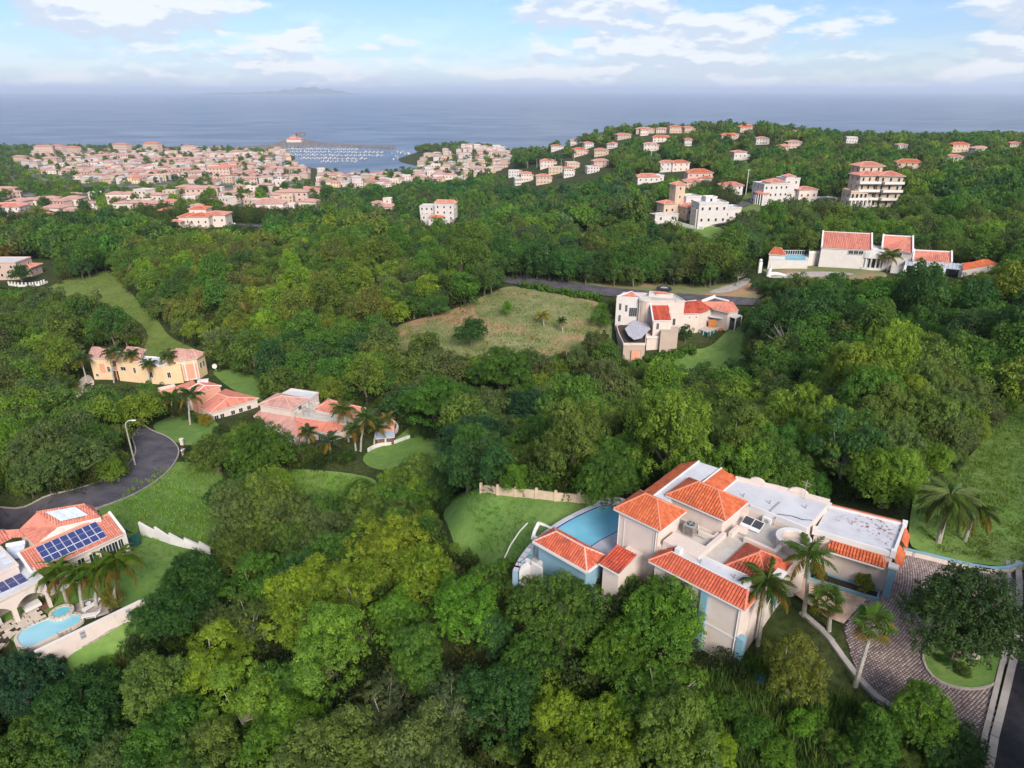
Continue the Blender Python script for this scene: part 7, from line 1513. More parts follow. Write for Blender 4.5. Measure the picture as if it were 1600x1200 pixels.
def build_marina():
    # breakwater and rocky point
    p = [tuple(P(u, v, 2)[:2]) for u, v in [(335, 233), (380, 229), (425, 225), (447, 218), (475, 217), (500, 222), (560, 225.5), (616, 228), (619, 232), (560, 229), (500, 227), (470, 229), (430, 233), (350, 238)]]
    m = MB().prism(p, -2, 1.9); tag(m.build('breakwater', 'rock_dark'), kind='structure')
    p = [tuple(P(u, v, 1)[:2]) for u, v in [(462, 210), (470, 208.5), (477, 209), (476, 211.5), (465, 212)]]; tag(MB().prism(p, -2, 5).build('sea_rock', 'rock_dark'), 'small dark rock islet in the sea beyond the harbour building', 'rock')
    g = P(461, 222, 1.9); h = House('harbour_building', 'cream domed harbour building at the root of the breakwater', g[:2], 1.9, 0, 'building')
    wing(h, g[:2], 36, 18, 0, 1.9, 9, 'hip', 'wall_cream', 4, 1, (8, 2), 2, par=1); wing(h, (g[0] - 3, g[1] + 2), 14, 12, 0, 9, 14, 'hip', 'wall_yellow', 3.5, 1, (3, 1), 1)
    # piers
    r = random.Random(9); boats = []
    piers = [((440, 237), (600, 238)), ((450, 242), (600, 243)), ((470, 247), (575, 248)), ((500, 252), (560, 252)), ((440, 232.5), (560, 233.5))]
    for i, (a, b) in enumerate(piers):
        A, B = P(*a, 1), P(*b, 1); A = A if float(ground_z(*A[:2])) < 2 else A; e = MB().bar((A[0], A[1], 1), (B[0], B[1], 1), 2.4, .5).build('pier', 'concrete'); tag(e, ['second pier of the marina counted from the breakwater', 'third pier of the marina counted from the breakwater', 'fourth pier of the marina counted from the breakwater', 'short pier of the marina nearest the town', 'pier of the marina right under the breakwater'][i], 'pier')
        n = int(np.hypot(*(B - A)[:2]) / 8.5)
        for k in range(n):
            f = (k + .5) / n; q = A + (B - A) * f
            for s_ in (-1, 1):
                if r.random() < .88: boats.append((q[0], q[1] + s_ * r.uniform(8, 9.5), s_))
    for (u, v) in [(r.uniform(480, 500), r.uniform(264, 275)) for _ in range(8)] + [(r.uniform(545, 590), r.uniform(276, 290)) for _ in range(14)] + [(r.uniform(610, 668), r.uniform(238, 250)) for _ in range(20)]:
        q = P(u, v, 0)
        if float(ground_z(q[0], q[1])) < .3: boats.append((q[0], q[1], r.choice((-1, 1))))
    def proto(mast):
        e = empty('moored_boat', (0, 0, 0)); L_, W_ = 6.5, 2.1
        prof = [(-L_, -W_ * .8), (0, -W_), (L_ * .6, -W_ * .7), (L_, 0), (L_ * .6, W_ * .7), (0, W_), (-L_, W_ * .8)]; m = MB(); n = len(prof)
        m.add([(x * .92, y * .75, -.3) for x, y in prof] + [(x, y, 1.5) for x, y in prof], [tuple(range(n - 1, -1, -1)), tuple(range(n, 2 * n))] + [(i, (i + 1) % n, n + (i + 1) % n, n + i) for i in range(n)]); m.build('hull', 'hull_white', e)
        m = MB(); m.prism([(-3.5, -1.3), (2.0, -1.2), (3.2, 0), (2.0, 1.2), (-3.5, 1.3)], 1.5, 3.3 if not mast else 2.3); m.build('cabin', 'hull_white', e); MB().box(-3.3, 1.8, -1.35, 1.35, 2.4 if not mast else 1.8, 2.8 if not mast else 2.0).build('window', 'glass_dark', e)
        if mast: m = MB(); m.tube([(0, 0, 1.5), (0, 0, 16)], [.16, .1], 5); m.build('mast', 'metal_light', e); MB().bar((0, 0, 3.2), (-5, 0, 3.2), .25).build('boom', 'tarp_blue', e)
        return e
    pr = [proto(False), proto(True)]; used = [False, False]
    for (x, y, s_) in boats[:300]:
        k = int(r.random() < .4); o = pr[k] if not used[k] else copy_tree(pr[k]); used[k] = True
        sc = r.uniform(.6, .9); o.location = (x, y, .1); o.rotation_euler.z = s_ * math.pi / 2 + r.uniform(-.06, .06); o.scale = (sc, sc, sc)
        tag(o, 'white sailing boat with bare mast moored in the marina' if k else 'white motor boat with cabin moored in the marina', 'boat', 'boats moored in the marina')
build_marina()

# ------------------------------------------------------------------ palms
def frond_mesh(seed, L_=2.6, droop=1.0, nl=22, ll=.75, rise=.55, hang=.7, w=.075):
    r = np.random.default_rng(seed); k = 12; t = np.linspace(0, 1, k); x = L_ * (t - .12 * t * t * droop); z = rise * L_ * .5 * np.sin(t * 1.6) - droop * L_ * .55 * t ** 2.2
    V = []; Fq = []; T = []
    for i in range(k - 1):       # rachis: a thin three sided rod
        b = len(V)
        for (xx, zz, s_) in ((x[i], z[i], 1 - t[i] * .8), (x[i + 1], z[i + 1], 1 - t[i + 1] * .8)): V += [(xx, -.035 * s_, zz), (xx, .035 * s_, zz), (xx, 0, zz - .05 * s_), (xx, 0, zz + .02)]
        T += [.75] * 8; Fq += [(b, b + 4, b + 7, b + 3), (b + 3, b + 7, b + 5, b + 1), (b + 1, b + 5, b + 6, b + 2), (b + 2, b + 6, b + 4, b)]
    for j in range(nl):
        f = .12 + .88 * (j + .5) / nl; xx = np.interp(f, t, x); zz = np.interp(f, t, z); l = ll * math.sin(math.pi * min(1, f * .85 + .15)) ** .6 * (1 if f < .9 else .8)
        for s_ in (-1, 1):
            a = r.normal() * .12; dx, dy, dz = .55 + a, s_ * (1 - hang * .35), -hang * r.uniform(.5, 1.1); n = math.sqrt(dx * dx + dy * dy + dz * dz); dx, dy, dz = dx / n * l, dy / n * l, dz / n * l
            b = len(V); V += [(xx - w * .3, 0, zz), (xx + w, 0, zz + .01), (xx + dx * .6 + w * .6, dy * .6, zz + dz * .45), (xx + dx, dy, zz + dz), (xx + dx * .55 - w * .4, dy * .6, zz + dz * .5)][:5]
            Fq += [(b, b + 1, b + 2, b + 4), (b + 4, b + 2, b + 3, b + 3)]; T += list(np.clip([.35 + r.normal() * .15] * 5, 0, 1))
    me = bpy.data.meshes.new('frond'); me.from_pydata([tuple(map(float, v)) for v in V], [], [tuple(dict.fromkeys(f)) for f in Fq]); me.materials.append(MATS['leaf']); a = me.attributes.new('tone', 'FLOAT', 'POINT'); a.data.foreach_set('value', T); me.update(); return me
def fan_mesh(seed, R=1.0, st=1.1):
    r = np.random.default_rng(seed); V = [(0, -.03, 0), (0, .03, 0), (st, .02, .25), (st, -.02, .25)]; Fq = [(0, 3, 2, 1)]; T = [.8] * 4; n = 22
    for i in range(n):
        a0 = -2.1 + 4.2 * i / n; a1 = -2.1 + 4.2 * (i + .86) / n; am = (a0 + a1) / 2; dr = -.28 * (1 - math.cos(am)) - .1; b = len(V); fold = .05 * (1 if i % 2 else -1)
        V += [(st, 0, .25), (st + math.cos(a0) * R * .6, math.sin(a0) * R * .6, .25 + dr * .4 + fold), (st + math.cos(am) * R, math.sin(am) * R, .25 + dr * 1.2 + r.normal() * .04), (st + math.cos(a1) * R * .6, math.sin(a1) * R * .6, .25 + dr * .4 - fold)]
        Fq.append((b, b + 1, b + 2, b + 3)); T += [float(np.clip(.4 + r.normal() * .2, 0, 1))] * 4
    me = bpy.data.meshes.new('frond'); me.from_pydata(V, [], Fq); me.materials.append(MATS['leaf']); a = me.attributes.new('tone', 'FLOAT', 'POINT'); a.data.foreach_set('value', T); me.update(); return me
FR = dict(coco=[frond_mesh(s, 2.7, 1.05) for s in (1, 2)], weep=[frond_mesh(s, 2.6, 1.5, 24, 1.0, .7, 1.6) for s in (3, 4)], arch=[frond_mesh(s, 2.9, 1.9, 30, .62, 1.25, 1.1, .085) for s in (5, 6)], fan=[fan_mesh(s) for s in (7, 8)],
          mid=[frond_mesh(s, 2.8, 1.1, 9, 1.0, .6, .7, .22) for s in (9, 10)])
def palm(uc, vc, ub, vb, R, kind, col, label, n=16, yellow=.25, group=None, tr=.17, cat='palm tree', name='palm_tree', bark='bark_pale'):
    g = G1(ub, vb); dx, dy, dz = ray(uc, vc); t = g[1] / dy; c = np.array([t * dx, g[1], CAM_H + t * dz]); hgt = max(1.0, c[2] - g[2])
    e = empty(name, g, 0, label, cat, group); top = Vector((c[0] - g[0], 0, hgt)); s = R / 2.4
    m = MB(); m.tube([(0, 0, -.4), (top.x * .25, 0, hgt * .4), (top.x * .6, 0, hgt * .75), (top.x, 0, hgt)], [tr * 1.25, tr, tr * .85, tr * .7], 8); m.build('trunk', bark, e)
    hang = random.uniform(0, 6.28)
    for i in range(n):
        f = i / n; el = R_(62) * (1 - f * 1.55) if kind != 'fan' else R_(75) * (1 - f * 1.75); az = hang + i * 2.399
        me = FR[kind][i % 2]; o = link('frond', me, e); o.location = top; o.rotation_euler = (random.uniform(-.15, .15), -el, az); sc = s * random.uniform(.85, 1.1); o.scale = (sc, sc, sc)
        cc = col if f < 1 - yellow else (.20 + random.uniform(-.03, .03), .13, .025); o.color = (*[v * random.uniform(.85, 1.15) for v in cc], 1)
    return e
G_, GY_ = (.050, .105, .020), (.085, .12, .025)
palm(1262, 872, 1256, 962, 2.25, 'coco', (.085, .14, .03), 'tall palm with yellowing skirt beside the round turret', 20, .3)
palm(1197, 915, 1184, 1008, 2.5, 'weep', (.085, .135, .035), 'drooping palm with hanging fronds at the front wing corner', 22, .3)
palm(1292, 940, 1296, 985, 1.9, 'fan', (.085, .15, .03), 'fan palm nearest the flagstone terrace', 20, .3)
palm(1365, 975, 1336, 1072, 2.0, 'fan', (.085, .15, .03), 'fan palm leaning over the cobbled drive', 22, .35)
palm(1482, 785, 1465, 850, 3.0, 'weep', (.17, .22, .09), 'large weeping palm on the right garden lawn', 50, .1, tr=.24)
palm(1525, 800, 1506, 848, 2.4, 'weep', (.10, .14, .045), 'smaller weeping palm right of the large one', 20, .35)
palm(92, 902, 106, 945, 2.7, 'arch', (.10, .15, .02), 'leftmost of the four arching palms by the solar house', 20, .3)
palm(124, 906, 130, 955, 2.5, 'arch', (.08, .13, .02), 'second arching palm from the left by the solar house', 20, .3)
palm(154, 898, 150, 950, 2.8, 'arch', (.10, .15, .02), 'third arching palm from the left by the solar house', 20, .3)
palm(184, 888, 180, 950, 3.1, 'arch', (.10, .15, .02), 'rightmost arching palm by the solar house above the gold bush', 22, .3)
for i, (a, b, c, d, R, lab) in enumerate([(127, 562, 137, 600, 2.6, 'palm at the left corner of the yellow house'), (175, 552, 178, 598, 2.5, 'palm left of the yellow house porch'), (206, 555, 208, 592, 2.2, 'palm right of the yellow house porch'), (232, 570, 235, 602, 2.2, 'bushy palm at the middle of the yellow front'), (262, 558, 266, 597, 2.4, 'slender palm left of the big salmon door'), (116, 603, 118, 614, 1.5, 'small palm on the verge of the yellow house drive'), (138, 604, 140, 615, 1.3, 'tiny palm beside the yellow house drive')]):
    palm(a, b, c, d, R, 'mid', (.07, .105, .03), lab, 16, .2)
for (a, b, c, d, R, lab, col) in [(536, 642, 545, 690, 2.6, 'tall palm before the pink villa flat roof', (.08, .11, .025)), (572, 655, 563, 705, 2.6, 'twin stemmed palm right of the pink villa', (.07, .11, .03)), (590, 668, 584, 700, 2.2, 'palm crowded right of the twin stems', (.06, .10, .03)), (553, 672, 556, 704, 2.2, 'palm between tall palm and twin stems', (.07, .11, .03)), (604, 655, 600, 680, 1.8, 'yellow tipped palm near the garden porch', (.16, .14, .03)), (482, 676, 484, 712, 2.0, 'palm in front of the pink villa gable', (.05, .09, .03)), (515, 690, 517, 716, 2.4, 'grey green palm below the pink villa', (.055, .085, .045)), (296, 618, 297, 664, 2.6, 'palm with white stem beside the salmon house', (.05, .10, .03)), (268, 622, 270, 652, 2.4, 'bushy palm left of the white stemmed one', (.06, .12, .02)),
                           (385, 492, 383, 520, 4.0, 'yellow crowned coconut palm rising from the middle forest', (.17, .15, .03)), (200, 428, 203, 450, 4.2, 'pale palm at the meadow edge, highest of three', (.14, .14, .04)), (250, 440, 252, 462, 4.0, 'pale palm at the meadow edge, middle of three', (.13, .14, .04)), (264, 462, 262, 482, 3.8, 'tan palm at the meadow edge, lowest of three', (.2, .13, .03)), (345, 455, 345, 472, 3.2, 'tan palm deep in the forest right of the meadow', (.17, .13, .03)), (8, 392, 8, 412, 4.5, 'tan palm at the left photo edge', (.17, .12, .03)), (257, 370, 259, 392, 4.5, 'grey palm beside the dark grove on the crest', (.10, .11, .05)), (644, 575, 646, 592, 2.6, 'small tan palm in the valley below the clearing', (.16, .13, .04)),
                           (848, 494, 850, 511, 2.2, 'yellow young palm on the dry clearing', (.24, .21, .02)), (878, 502, 879, 520, 1.5, 'small dark palm with white stem on the dry clearing', (.03, .06, .02)), (1389, 402, 1386, 425, 3.4, 'palm in front of the mansion bay', (.10, .12, .03)), (1302, 940 + 300, 1302, 1560, 1.0, '', G_)][:-1]:
    palm(a, b, c, d, R, 'mid', col, lab, 15, .25)
def far_palms():
    """palms a few pixels tall along the shore and in the groves"""
    V, Fq, T = [], [], []
    r = np.random.default_rng(4)
    for i in range(11):
        az = i * 2.4; el = .9 - 1.5 * i / 11; L_ = 3.6; b = len(V)
        for s_ in (-1, 1):
            d = np.array([math.cos(az), math.sin(az), 0]); n = np.array([-math.sin(az), math.cos(az), 0]); p1 = d * L_ * .5 + np.array([0, 0, math.sin(el) * L_ * .5]); p2 = d * L_ + np.array([0, 0, math.sin(el) * L_ * .6 - 1.3]); b = len(V)
            V += [(0, 0, 10), tuple(p1 + (0, 0, 10)), tuple(p2 + (0, 0, 10)), tuple(p1 + n * s_ * .8 + (0, 0, 9.6))]; Fq.append((b, b + 1, b + 2, b + 3)); T += [.4] * 4
    crown = mesh_np('crown', V, Fq, ['leaf'], T); m = MB(); m.tube([(0, 0, -1), (0, 0, 10)], [.28, .2], 5); me = bpy.data.meshes.new('trunk'); me.from_pydata([tuple(map(float, p)) for p in m.v], [], m.f); me.materials.append(MATS['bark_pale'])
    r = random.Random(3)
    groups = [([(0, 226), (60, 222), (150, 222)], 16, 'along the shore at the left'), ([(330, 226), (430, 222)], 12, 'along the shore beside the harbour building'), ([(395, 300), (420, 318), (385, 312)], 9, 'in the grove behind the cream hall'), ([(620, 330), (650, 322)], 8, 'left of the white terraced house'), ([(700, 222), (780, 232)], 10, 'on the headland'), ([(1200, 250), (1240, 262), (1320, 268)], 16, 'in the valley grove before the ridge'), ([(1245, 290), (1330, 278)], 9, 'behind the yellow garden wall'), ([(1150, 200), (1260, 206)], 9, 'on the crest'), ([(880, 208), (950, 214)], 7, 'on the sea slope of the ridge'), ([(820, 262), (900, 256)], 7, 'among the hillside villas'), ([(300, 286), (460, 285)], 14, 'before the arcaded town row'), ([(640, 270), (600, 285)], 6, 'by the right harbour basin')]
    for pts, n, where in groups:
        for i in range(n):
            f = r.random() * (len(pts) - 1); a = pts[int(f)]; b = pts[int(f) + 1]; q = f - int(f); g = G1(a[0] + (b[0] - a[0]) * q + r.uniform(-3, 3), a[1] + (b[1] - a[1]) * q + r.uniform(-2, 2))
            if g[2] < .3: continue
            e = empty('palm_tree', g, r.uniform(0, 6), 'slim palm ' + where, 'palm tree', 'slim palms ' + where); ORD.append((e, g[0] / (g[1] + 1), 'slim palms', where)); s = r.uniform(.75, 1.15); e.scale = (s, s, s)
            c = link('crown', crown, e); c.color = (.05, .08, .03, 1); link('trunk', me, e)
far_palms()

# ------------------------------------------------------------------ trees one can single out: (u, v) of the crown in the photo, width in px
HERO = []
def hero(u, v, w, key, col, label, squash=1.0, name='broadleaf_tree', cat='tree'):
    t = TREE[key]; R = 5.0
    for _ in range(4):
        g = G1(u, v, t['zc'] * R / 5 * squash * .95); d = proj(g[0], g[1], g[2] + t['zc'] * R / 5)[2]; R = w / 2 * d / F_PX
    c = PAL[col] if isinstance(col, str) else col
    place_tree(key, g[0], g[1], R * 1.0, c, label, cat, None, name, squash); HERO.append((g[0], g[1], R))
H_ = hero
H_(610, 850, 125, 'lumpy', 'lime', 'yellow green tree top left of the pool lawn, highest of the lime group')
H_(665, 895, 110, 'dome', 'lime', 'yellow green tree at the left edge of the pool lawn, lower in the lime group')
H_(555, 905, 120, 'loose', 'lime', 'loose yellow green tree on the left side of the lime group')
H_(625, 960, 100, 'lumpy', 'bright', 'bright green tree at the foot of the lime group')
H_(730, 945, 125, 'dome', 'bright', 'bright green dome tree just below the pool lawn')
H_(480, 935, 150, 'lumpy', 'lime', 'yellow green tree leaning over the hollow in the middle foreground')
H_(878, 948, 135, 'dome', 'green', 'dense green tree covering the foot of the small cabana roof')
H_(1040, 955, 145, 'dome', 'bright', 'glossy green tree pressed against the front wing of the pool villa')
H_(830, 1030, 110, 'dome', 'green', 'mid green tree between the cabana tree and the bottom lime trees')
H_(870, 1120, 130, 'lumpy', 'lime', 'lime tree at the bottom centre of the view, left of two')
H_(955, 1140, 130, 'dome', 'lime', 'lime tree at the bottom centre of the view, right of two')
H_(1035, 1085, 150, 'twiggy', 'bright', 'open crowned tree with pale twigs below the front wing')
H_(968, 1015, 110, 'dome', 'bright', 'green tree between the cabana tree and the front wing tree')
H_(605, 1105, 140, 'twiggy', 'grey', 'grey olive tree with bare twigs, left of the bottom centre pair')
H_(705, 1100, 140, 'twiggy', 'grey', 'grey olive tree with bare twigs, right of the bottom centre pair')
H_(785, 1095, 130, 'tall', 'deep', 'dark green tree right of the wide grey tree')
H_(340, 1025, 130, 'loose', 'gold', 'loose golden green tree with pale branches below the garden wall')
H_(270, 1155, 150, 'dome', 'green', 'fine leaved green tree at the bottom left centre')
H_(450, 1140, 140, 'lumpy', 'bright', 'bright tree left of the wide grey tree')
H_(120, 1110, 160, 'dome', 'deep', 'dark tree at the bottom left below the pale pool')
H_(30, 1065, 120, 'dome', 'blue', 'bluish dark tree at the left edge below the pale pool')
H_(60, 1175, 150, 'dome', 'green', 'green tree in the bottom left corner')
H_(415, 905, 120, 'loose', 'green', 'green tree between the saw tooth wall and the lime tree')
H_(375, 860, 95, 'dome', 'olive', 'dark olive tree at the end of the saw tooth wall')
H_(300, 905, 110, 'dome', 'deep', 'dark tree beside the solar house lawn')
H_(265, 955, 100, 'dome', 'deep', 'dark bushy tree at the right end of the garden wall')
H_(390, 975, 120, 'twiggy', 'olive', 'olive tree between the golden tree and the hollow')
H_(770, 900, 80, 'loose', 'green', 'green tree on the near edge of the pool lawn')
H_(1245, 1040, 120, 'loose', (.15, .17, .03), 'pale yellow leaved tree between the drooping palm and the cobbled drive')
H_(1445, 1115, 110, 'dome', 'bright', 'bright green shrubby tree beside the bottom of the drive', 1.0)
H_(1375, 1140, 90, 'lumpy', 'green', 'green shrubby tree at the path end below the drive')
H_(1515, 955, 185, 'dome', (.045, .085, .022), 'wide dark evergreen tree on the round bed of the drive')
H_(430, 778, 85, 'tall', 'lime', 'bright yellow green tree standing alone above the hollow')
H_(565, 780, 80, 'dome', 'green', 'rounded green tree right of the bright yellow one')
H_(405, 700, 105, 'dome', 'green', 'dense round tree in front of the pink villa')
H_(335, 705, 75, 'dome', 'olive', 'grey green tree left of the dense round tree')
H_(352, 775, 70, 'loose', 'deep', 'thin dark tree left of the bright yellow one')
H_(665, 775, 65, 'loose', 'green', 'pale green tree at the left corner of the lawn wall')
H_(805, 745, 52, 'lumpy', 'bright', 'small bright tree right behind the lawn wall')
H_(750, 710, 120, 'dome', 'blue', 'bluish green tree behind the lawn wall')
H_(680, 625, 120, 'layered', 'green', 'wide tiered tree in the valley right of the pink villa')
H_(785, 580, 120, 'layered', 'green', 'tiered spreading tree below the dry clearing')
H_(735, 515, 56, 'mid_dome', 'deep', 'dark bush tree standing in the middle of the dry clearing')
H_(792, 480, 20, 'mid_tall', 'bright', 'small upright sapling on the dry clearing')
H_(665, 540, 70, 'mid_lumpy', 'olive', 'olive tree at the lower left of the dry clearing')
H_(945, 745, 100, 'dome', 'green', 'green tree behind the terrace railing')
H_(440, 595, 70, 'mid_dome', 'olive', 'rounded olive tree behind the salmon house')
H_(830, 640, 90, 'dome', 'blue', 'bluish tree in the valley centre')
H_(940, 480, 24, 'mid_lumpy', 'bright', 'bright shrub at the left side of the taupe villa', 1.0)
H_(940, 497, 34, 'mid_dome', 'green', 'green tree at the left side of the taupe villa')
H_(1072, 518, 24, 'mid_tall', 'deep', 'dark narrow tree in front of the taupe villa wall')
H_(1540, 390, 62, 'mid_dome', 'green', 'big rounded green tree behind the orange end pavilion of the mansion')
H_(262, 362, 44, 'mid_dome', 'dark', 'very dark tree of the grove on the crest')
H_(228, 372, 40, 'mid_dome', 'dark', 'very dark tree left in the grove on the crest')
H_(30, 425, 34, 'mid_dome', 'deep', 'dark tree in front of the salmon house at the left edge')
for (u, v, w, c, k_, lab) in [(1180, 1140, 62, 'green', 'dome', 'round green shrub deep in the tall grass, leftmost of four'), (1262, 1128, 58, 'bright', 'lumpy', 'bright shrub in the tall grass, second from left of four'), (1330, 1178, 66, 'green', 'loose', 'loose shrub in the tall grass, third from left of four'), (1490, 1160, 95, 'deep', 'dome', 'dense shrub against the street kerb, rightmost of four in the tall grass'), (1120, 1175, 80, 'lime', 'loose', 'yellow green bush at the left edge of the tall grass'), (1412, 1190, 60, 'olive', 'lumpy', 'olive bush at the bottom photo edge near the street')]: H_(u, v, w, k_, c, lab, .8)
for (u, v, w, lab) in [(905, 685, 62, 'leafless pale tree in the central valley below the taupe villa'), (1155, 425, 30, 'leafless pale tree beside the far end of the road'), (1230, 520, 60, 'bare branched tree on the wood right of the taupe villa'), (1010, 640, 56, 'bare branched tree in the valley below the taupe villa'), (1420, 330, 34, 'pale leafless tree on the slope right of the apartment building'), (1295, 385, 26, 'pale leafless tree behind the mansion roofs'), (485, 560, 50, 'bare twiggy tree in the forest behind the pink villa'), (555, 990, 70, 'bare branched tree below the lime group'), (1010, 1120, 60, 'bare branched tree right of the bottom lime pair'), (130, 700, 60, 'bare twiggy tree inside the road bend'), (330, 520, 40, 'bare twiggy tree behind the yellow house lawn')]: H_(u, v, w, 'bare', 'olive', lab, 1.0, 'bare_tree')
H_(985, 930, 78, 'dome', 'green', 'small green tree squeezed between the small red roof and the front wing')
for (u, v, w, c, k_, lab) in [(1215, 1175, 64, 'bright', 'dome', 'fresh green bush low in the tall grass near the bottom photo edge'), (1292, 1150, 48, 'olive', 'lumpy', 'small olive bush in the middle of the tall grass'), (1150, 1105, 56, 'green', 'dome', 'green bush behind the blue drum in the tall grass'), (1375, 1180, 60, 'green', 'lumpy', 'green bush between the tall grass and the street, lowest one')]: H_(u, v, w, k_, c, lab, .8)
# shrubs one can single out
q_ = wl(MH, 15.0, 12.75, 0); place_tree('mid_dome', q_[0], q_[1], .95, (.17, .19, .025), 'clipped golden shrub in the planter under the garage wall', 'shrub', None, 'shrub', 1.15, 0, 0, 78.3)
q_ = wl(MH, 11.4, 11.7, 0); place_tree('mid_dome', q_[0], q_[1], .8, (.08, .14, .02), 'green shrub at the left end of the garage planter', 'shrub', None, 'shrub', 1.1, 0, 0, 78.3)
H_(176, 934, 44, 'mid_lumpy', (.16, .15, .03), 'golden bush beside the pool deck of the solar house', .8, 'shrub', 'shrub')
H_(87, 955, 24, 'mid_lumpy', 'lime', 'low lime shrub by the round spa', .7, 'shrub', 'shrub')
H_(65, 935, 18, 'mid_lumpy', 'olive', 'potted looking shrub beside the right patio pier', .8, 'shrub', 'shrub')
H_(322, 655, 30, 'mid_lumpy', (.26, .18, .02), 'orange yellow croton bush beside the salmon house', .8, 'shrub', 'shrub')
H_(1475, 1030, 28, 'mid_lumpy', 'deep', 'low dark shrub on the round bed', .6, 'shrub', 'shrub')
H_(1505, 1045, 32, 'mid_lumpy', 'olive', 'low olive shrub on the round bed', .6, 'shrub', 'shrub')
def hedge(pts, name, label, col, w=1.6, h_=1.5, n=60, leaf=.3):
    P3 = [G1(u, v) for u, v in pts]; o = P3[0]; r = np.random.default_rng(len(pts) + n); C = []
    for i in range(n):
        f = r.random() * (len(P3) - 1); a = P3[int(f)]; b = P3[int(f) + 1]; q = a + (b - a) * (f - int(f)) - o; C.append(q + np.array([r.normal() * w * .2, r.normal() * w * .2, r.uniform(.2, h_ * .8)]))
    C = np.array(C); k = np.repeat(np.arange(n), 60); d = rand_dirs(n * 60, r); V, Fq = leaf_quads(C[k] + d * .8 * r.uniform(.7, 1, n * 60)[:, None], d, leaf, .62, r)
    e = empty('hedge', o, 0, label, 'hedge'); c = link('foliage', mesh_np('foliage', V, Fq, ['leaf'], np.repeat(r.uniform(.1, .8, n * 60), 4)), e); c.color = (*PAL[col], 1)
hedge([(815, 450), (860, 458), (900, 465), (938, 471)], 'hedge', 'long low hedge along the near side of the far road', 'green', 2, 2.4, 110, .55)
hedge([(1200, 411), (1230, 413), (1257, 414)], 'hedge', 'dark clipped hedge below the mansion pool terrace', 'deep', 2.2, 3, 80, .6)
hedge([(985, 575), (1020, 566), (1060, 558), (1085, 552)], 'hedge', 'shrubbery along the foot of the taupe villa', 'green', 2.2, 2.2, 70, .5)
hedge([(512, 607), (545, 612), (570, 617)], 'hedge', 'yellow green hedge behind the pink villa', 'olive', 2, 2.5, 70, .45)

# boulders on the round bed, buckets, small things
for (u, v, s_, lab, mt) in ((1490, 1022, .55, 'left of the two pale boulders under the dark tree', 'stone'), (1516, 1028, .65, 'right of the two pale boulders under the dark tree', 'stone'), (1336, 907, .32, 'small pale boulder in the garage planter', 'stone')):
    g = G1(u, v); r = np.random.default_rng(int(u)); m = MB(); n = 8; rings = []
    for k, (z, f) in enumerate(((-.2, .8), (.15, 1), (.5, .8), (.75, .35))): rings += [(math.cos(6.283 * j / n) * s_ * f * r.uniform(.8, 1.15), math.sin(6.283 * j / n) * s_ * f * r.uniform(.8, 1.15) * .8, z * s_) for j in range(n)]
    m.add(rings, [(k * n + j, k * n + (j + 1) % n, (k + 1) * n + (j + 1) % n, (k + 1) * n + j) for k in range(3) for j in range(n)] + [tuple(range(3 * n, 4 * n))]); o = m.build('boulder', mt); o.location = tuple(g + (0, 0, .25)); tag(o, lab, 'boulder')
g = G1(1184, 1070); m = MB(); m.tube([(0, 0, 0), (0, 0, .5), (0, 0, .9)], [.35, .42, .44], 12); o = m.build('water_drum', 'tarp_blue'); o.location = tuple(g); tag(o, 'blue drum half hidden in weeds below the yellow leaved tree', 'drum')
g = G1(1157, 1010); e = empty('stone_bench', g, R_(30), 'pale concrete bench at the foot of the front wing', 'bench'); MB().box(-.9, .9, -.4, .4, .5, .62).build('seat', 'slab', e); MB().box(-.8, -.6, -.35, .35, -.4, .5).build('leg', 'slab', e); MB().box(.6, .8, -.35, .35, -.4, .5).build('leg', 'slab', e)
def gate_posts():
    for (u, v, lab) in ((285, 695, 'cream gate pillar on the outer bend of the road'), (288, 712, 'white stone bin by the gate pillar')):
        g = G1(u, v); e = empty('gate_pillar', g, 0, lab, 'pillar'); MB().box(-.25, .25, -.25, .25, -.3, 1.15).build('shaft', 'wall_cream', e); MB().box(-.33, .33, -.33, .33, 1.15, 1.27).build('cap', 'trim_white', e)
gate_posts()
g = G1(338, 580); e = empty('satellite_dish', g, 0, 'white satellite dish on the lawn right of the yellow house', 'dish'); m = MB(); m.tube([(0, 0, 0), (0, 0, 1.2)], .08, 6); m.build('mast', 'metal_light', e); m = MB(); m.tube([(0, -.1, 1.5), (0, -.35, 1.55), (0, -.5, 1.6)], [.15, .5, .65], 14); m.build('bowl', 'trim_white', e)
g = G1(1550, 838); m = MB(); m.tube([(0, 0, 0), (0, 0, .06)], [.9, .9], 16); o = m.build('trampoline_mat', 'metal_dark'); o.location = tuple(g + (0, 0, .12)); tag(o, 'round dark hatch lying on the right garden lawn', 'hatch')
parked_car(G1(362, 352), R_(20), 'white car parked on the grey road behind the orange roofed villa', 'car_white')
parked_car(G1(52, 418), R_(10), 'white car parked above the curved white fence at the left edge', 'car_white')
pts = [G1(u, v) for u, v in [(15, 446), (30, 448), (48, 448), (62, 446), (74, 442)]]; e = empty('white_fence', pts[0], 0, 'curved white fence below the salmon house at the left edge', 'fence'); o_ = pts[0]
MB().strip([tuple(p - o_) for p in pts], .3, -.6, .8).build('wall', 'trim_white', e)
for a, b in zip(pts, pts[1:]):
    for f in (0, .33, .66): q = a + (b - a) * f - o_; MB().obox((q[0], q[1]), 0, .5, .5, q[2] - .5, q[2] + 1.7).build('post', 'trim_white', e)

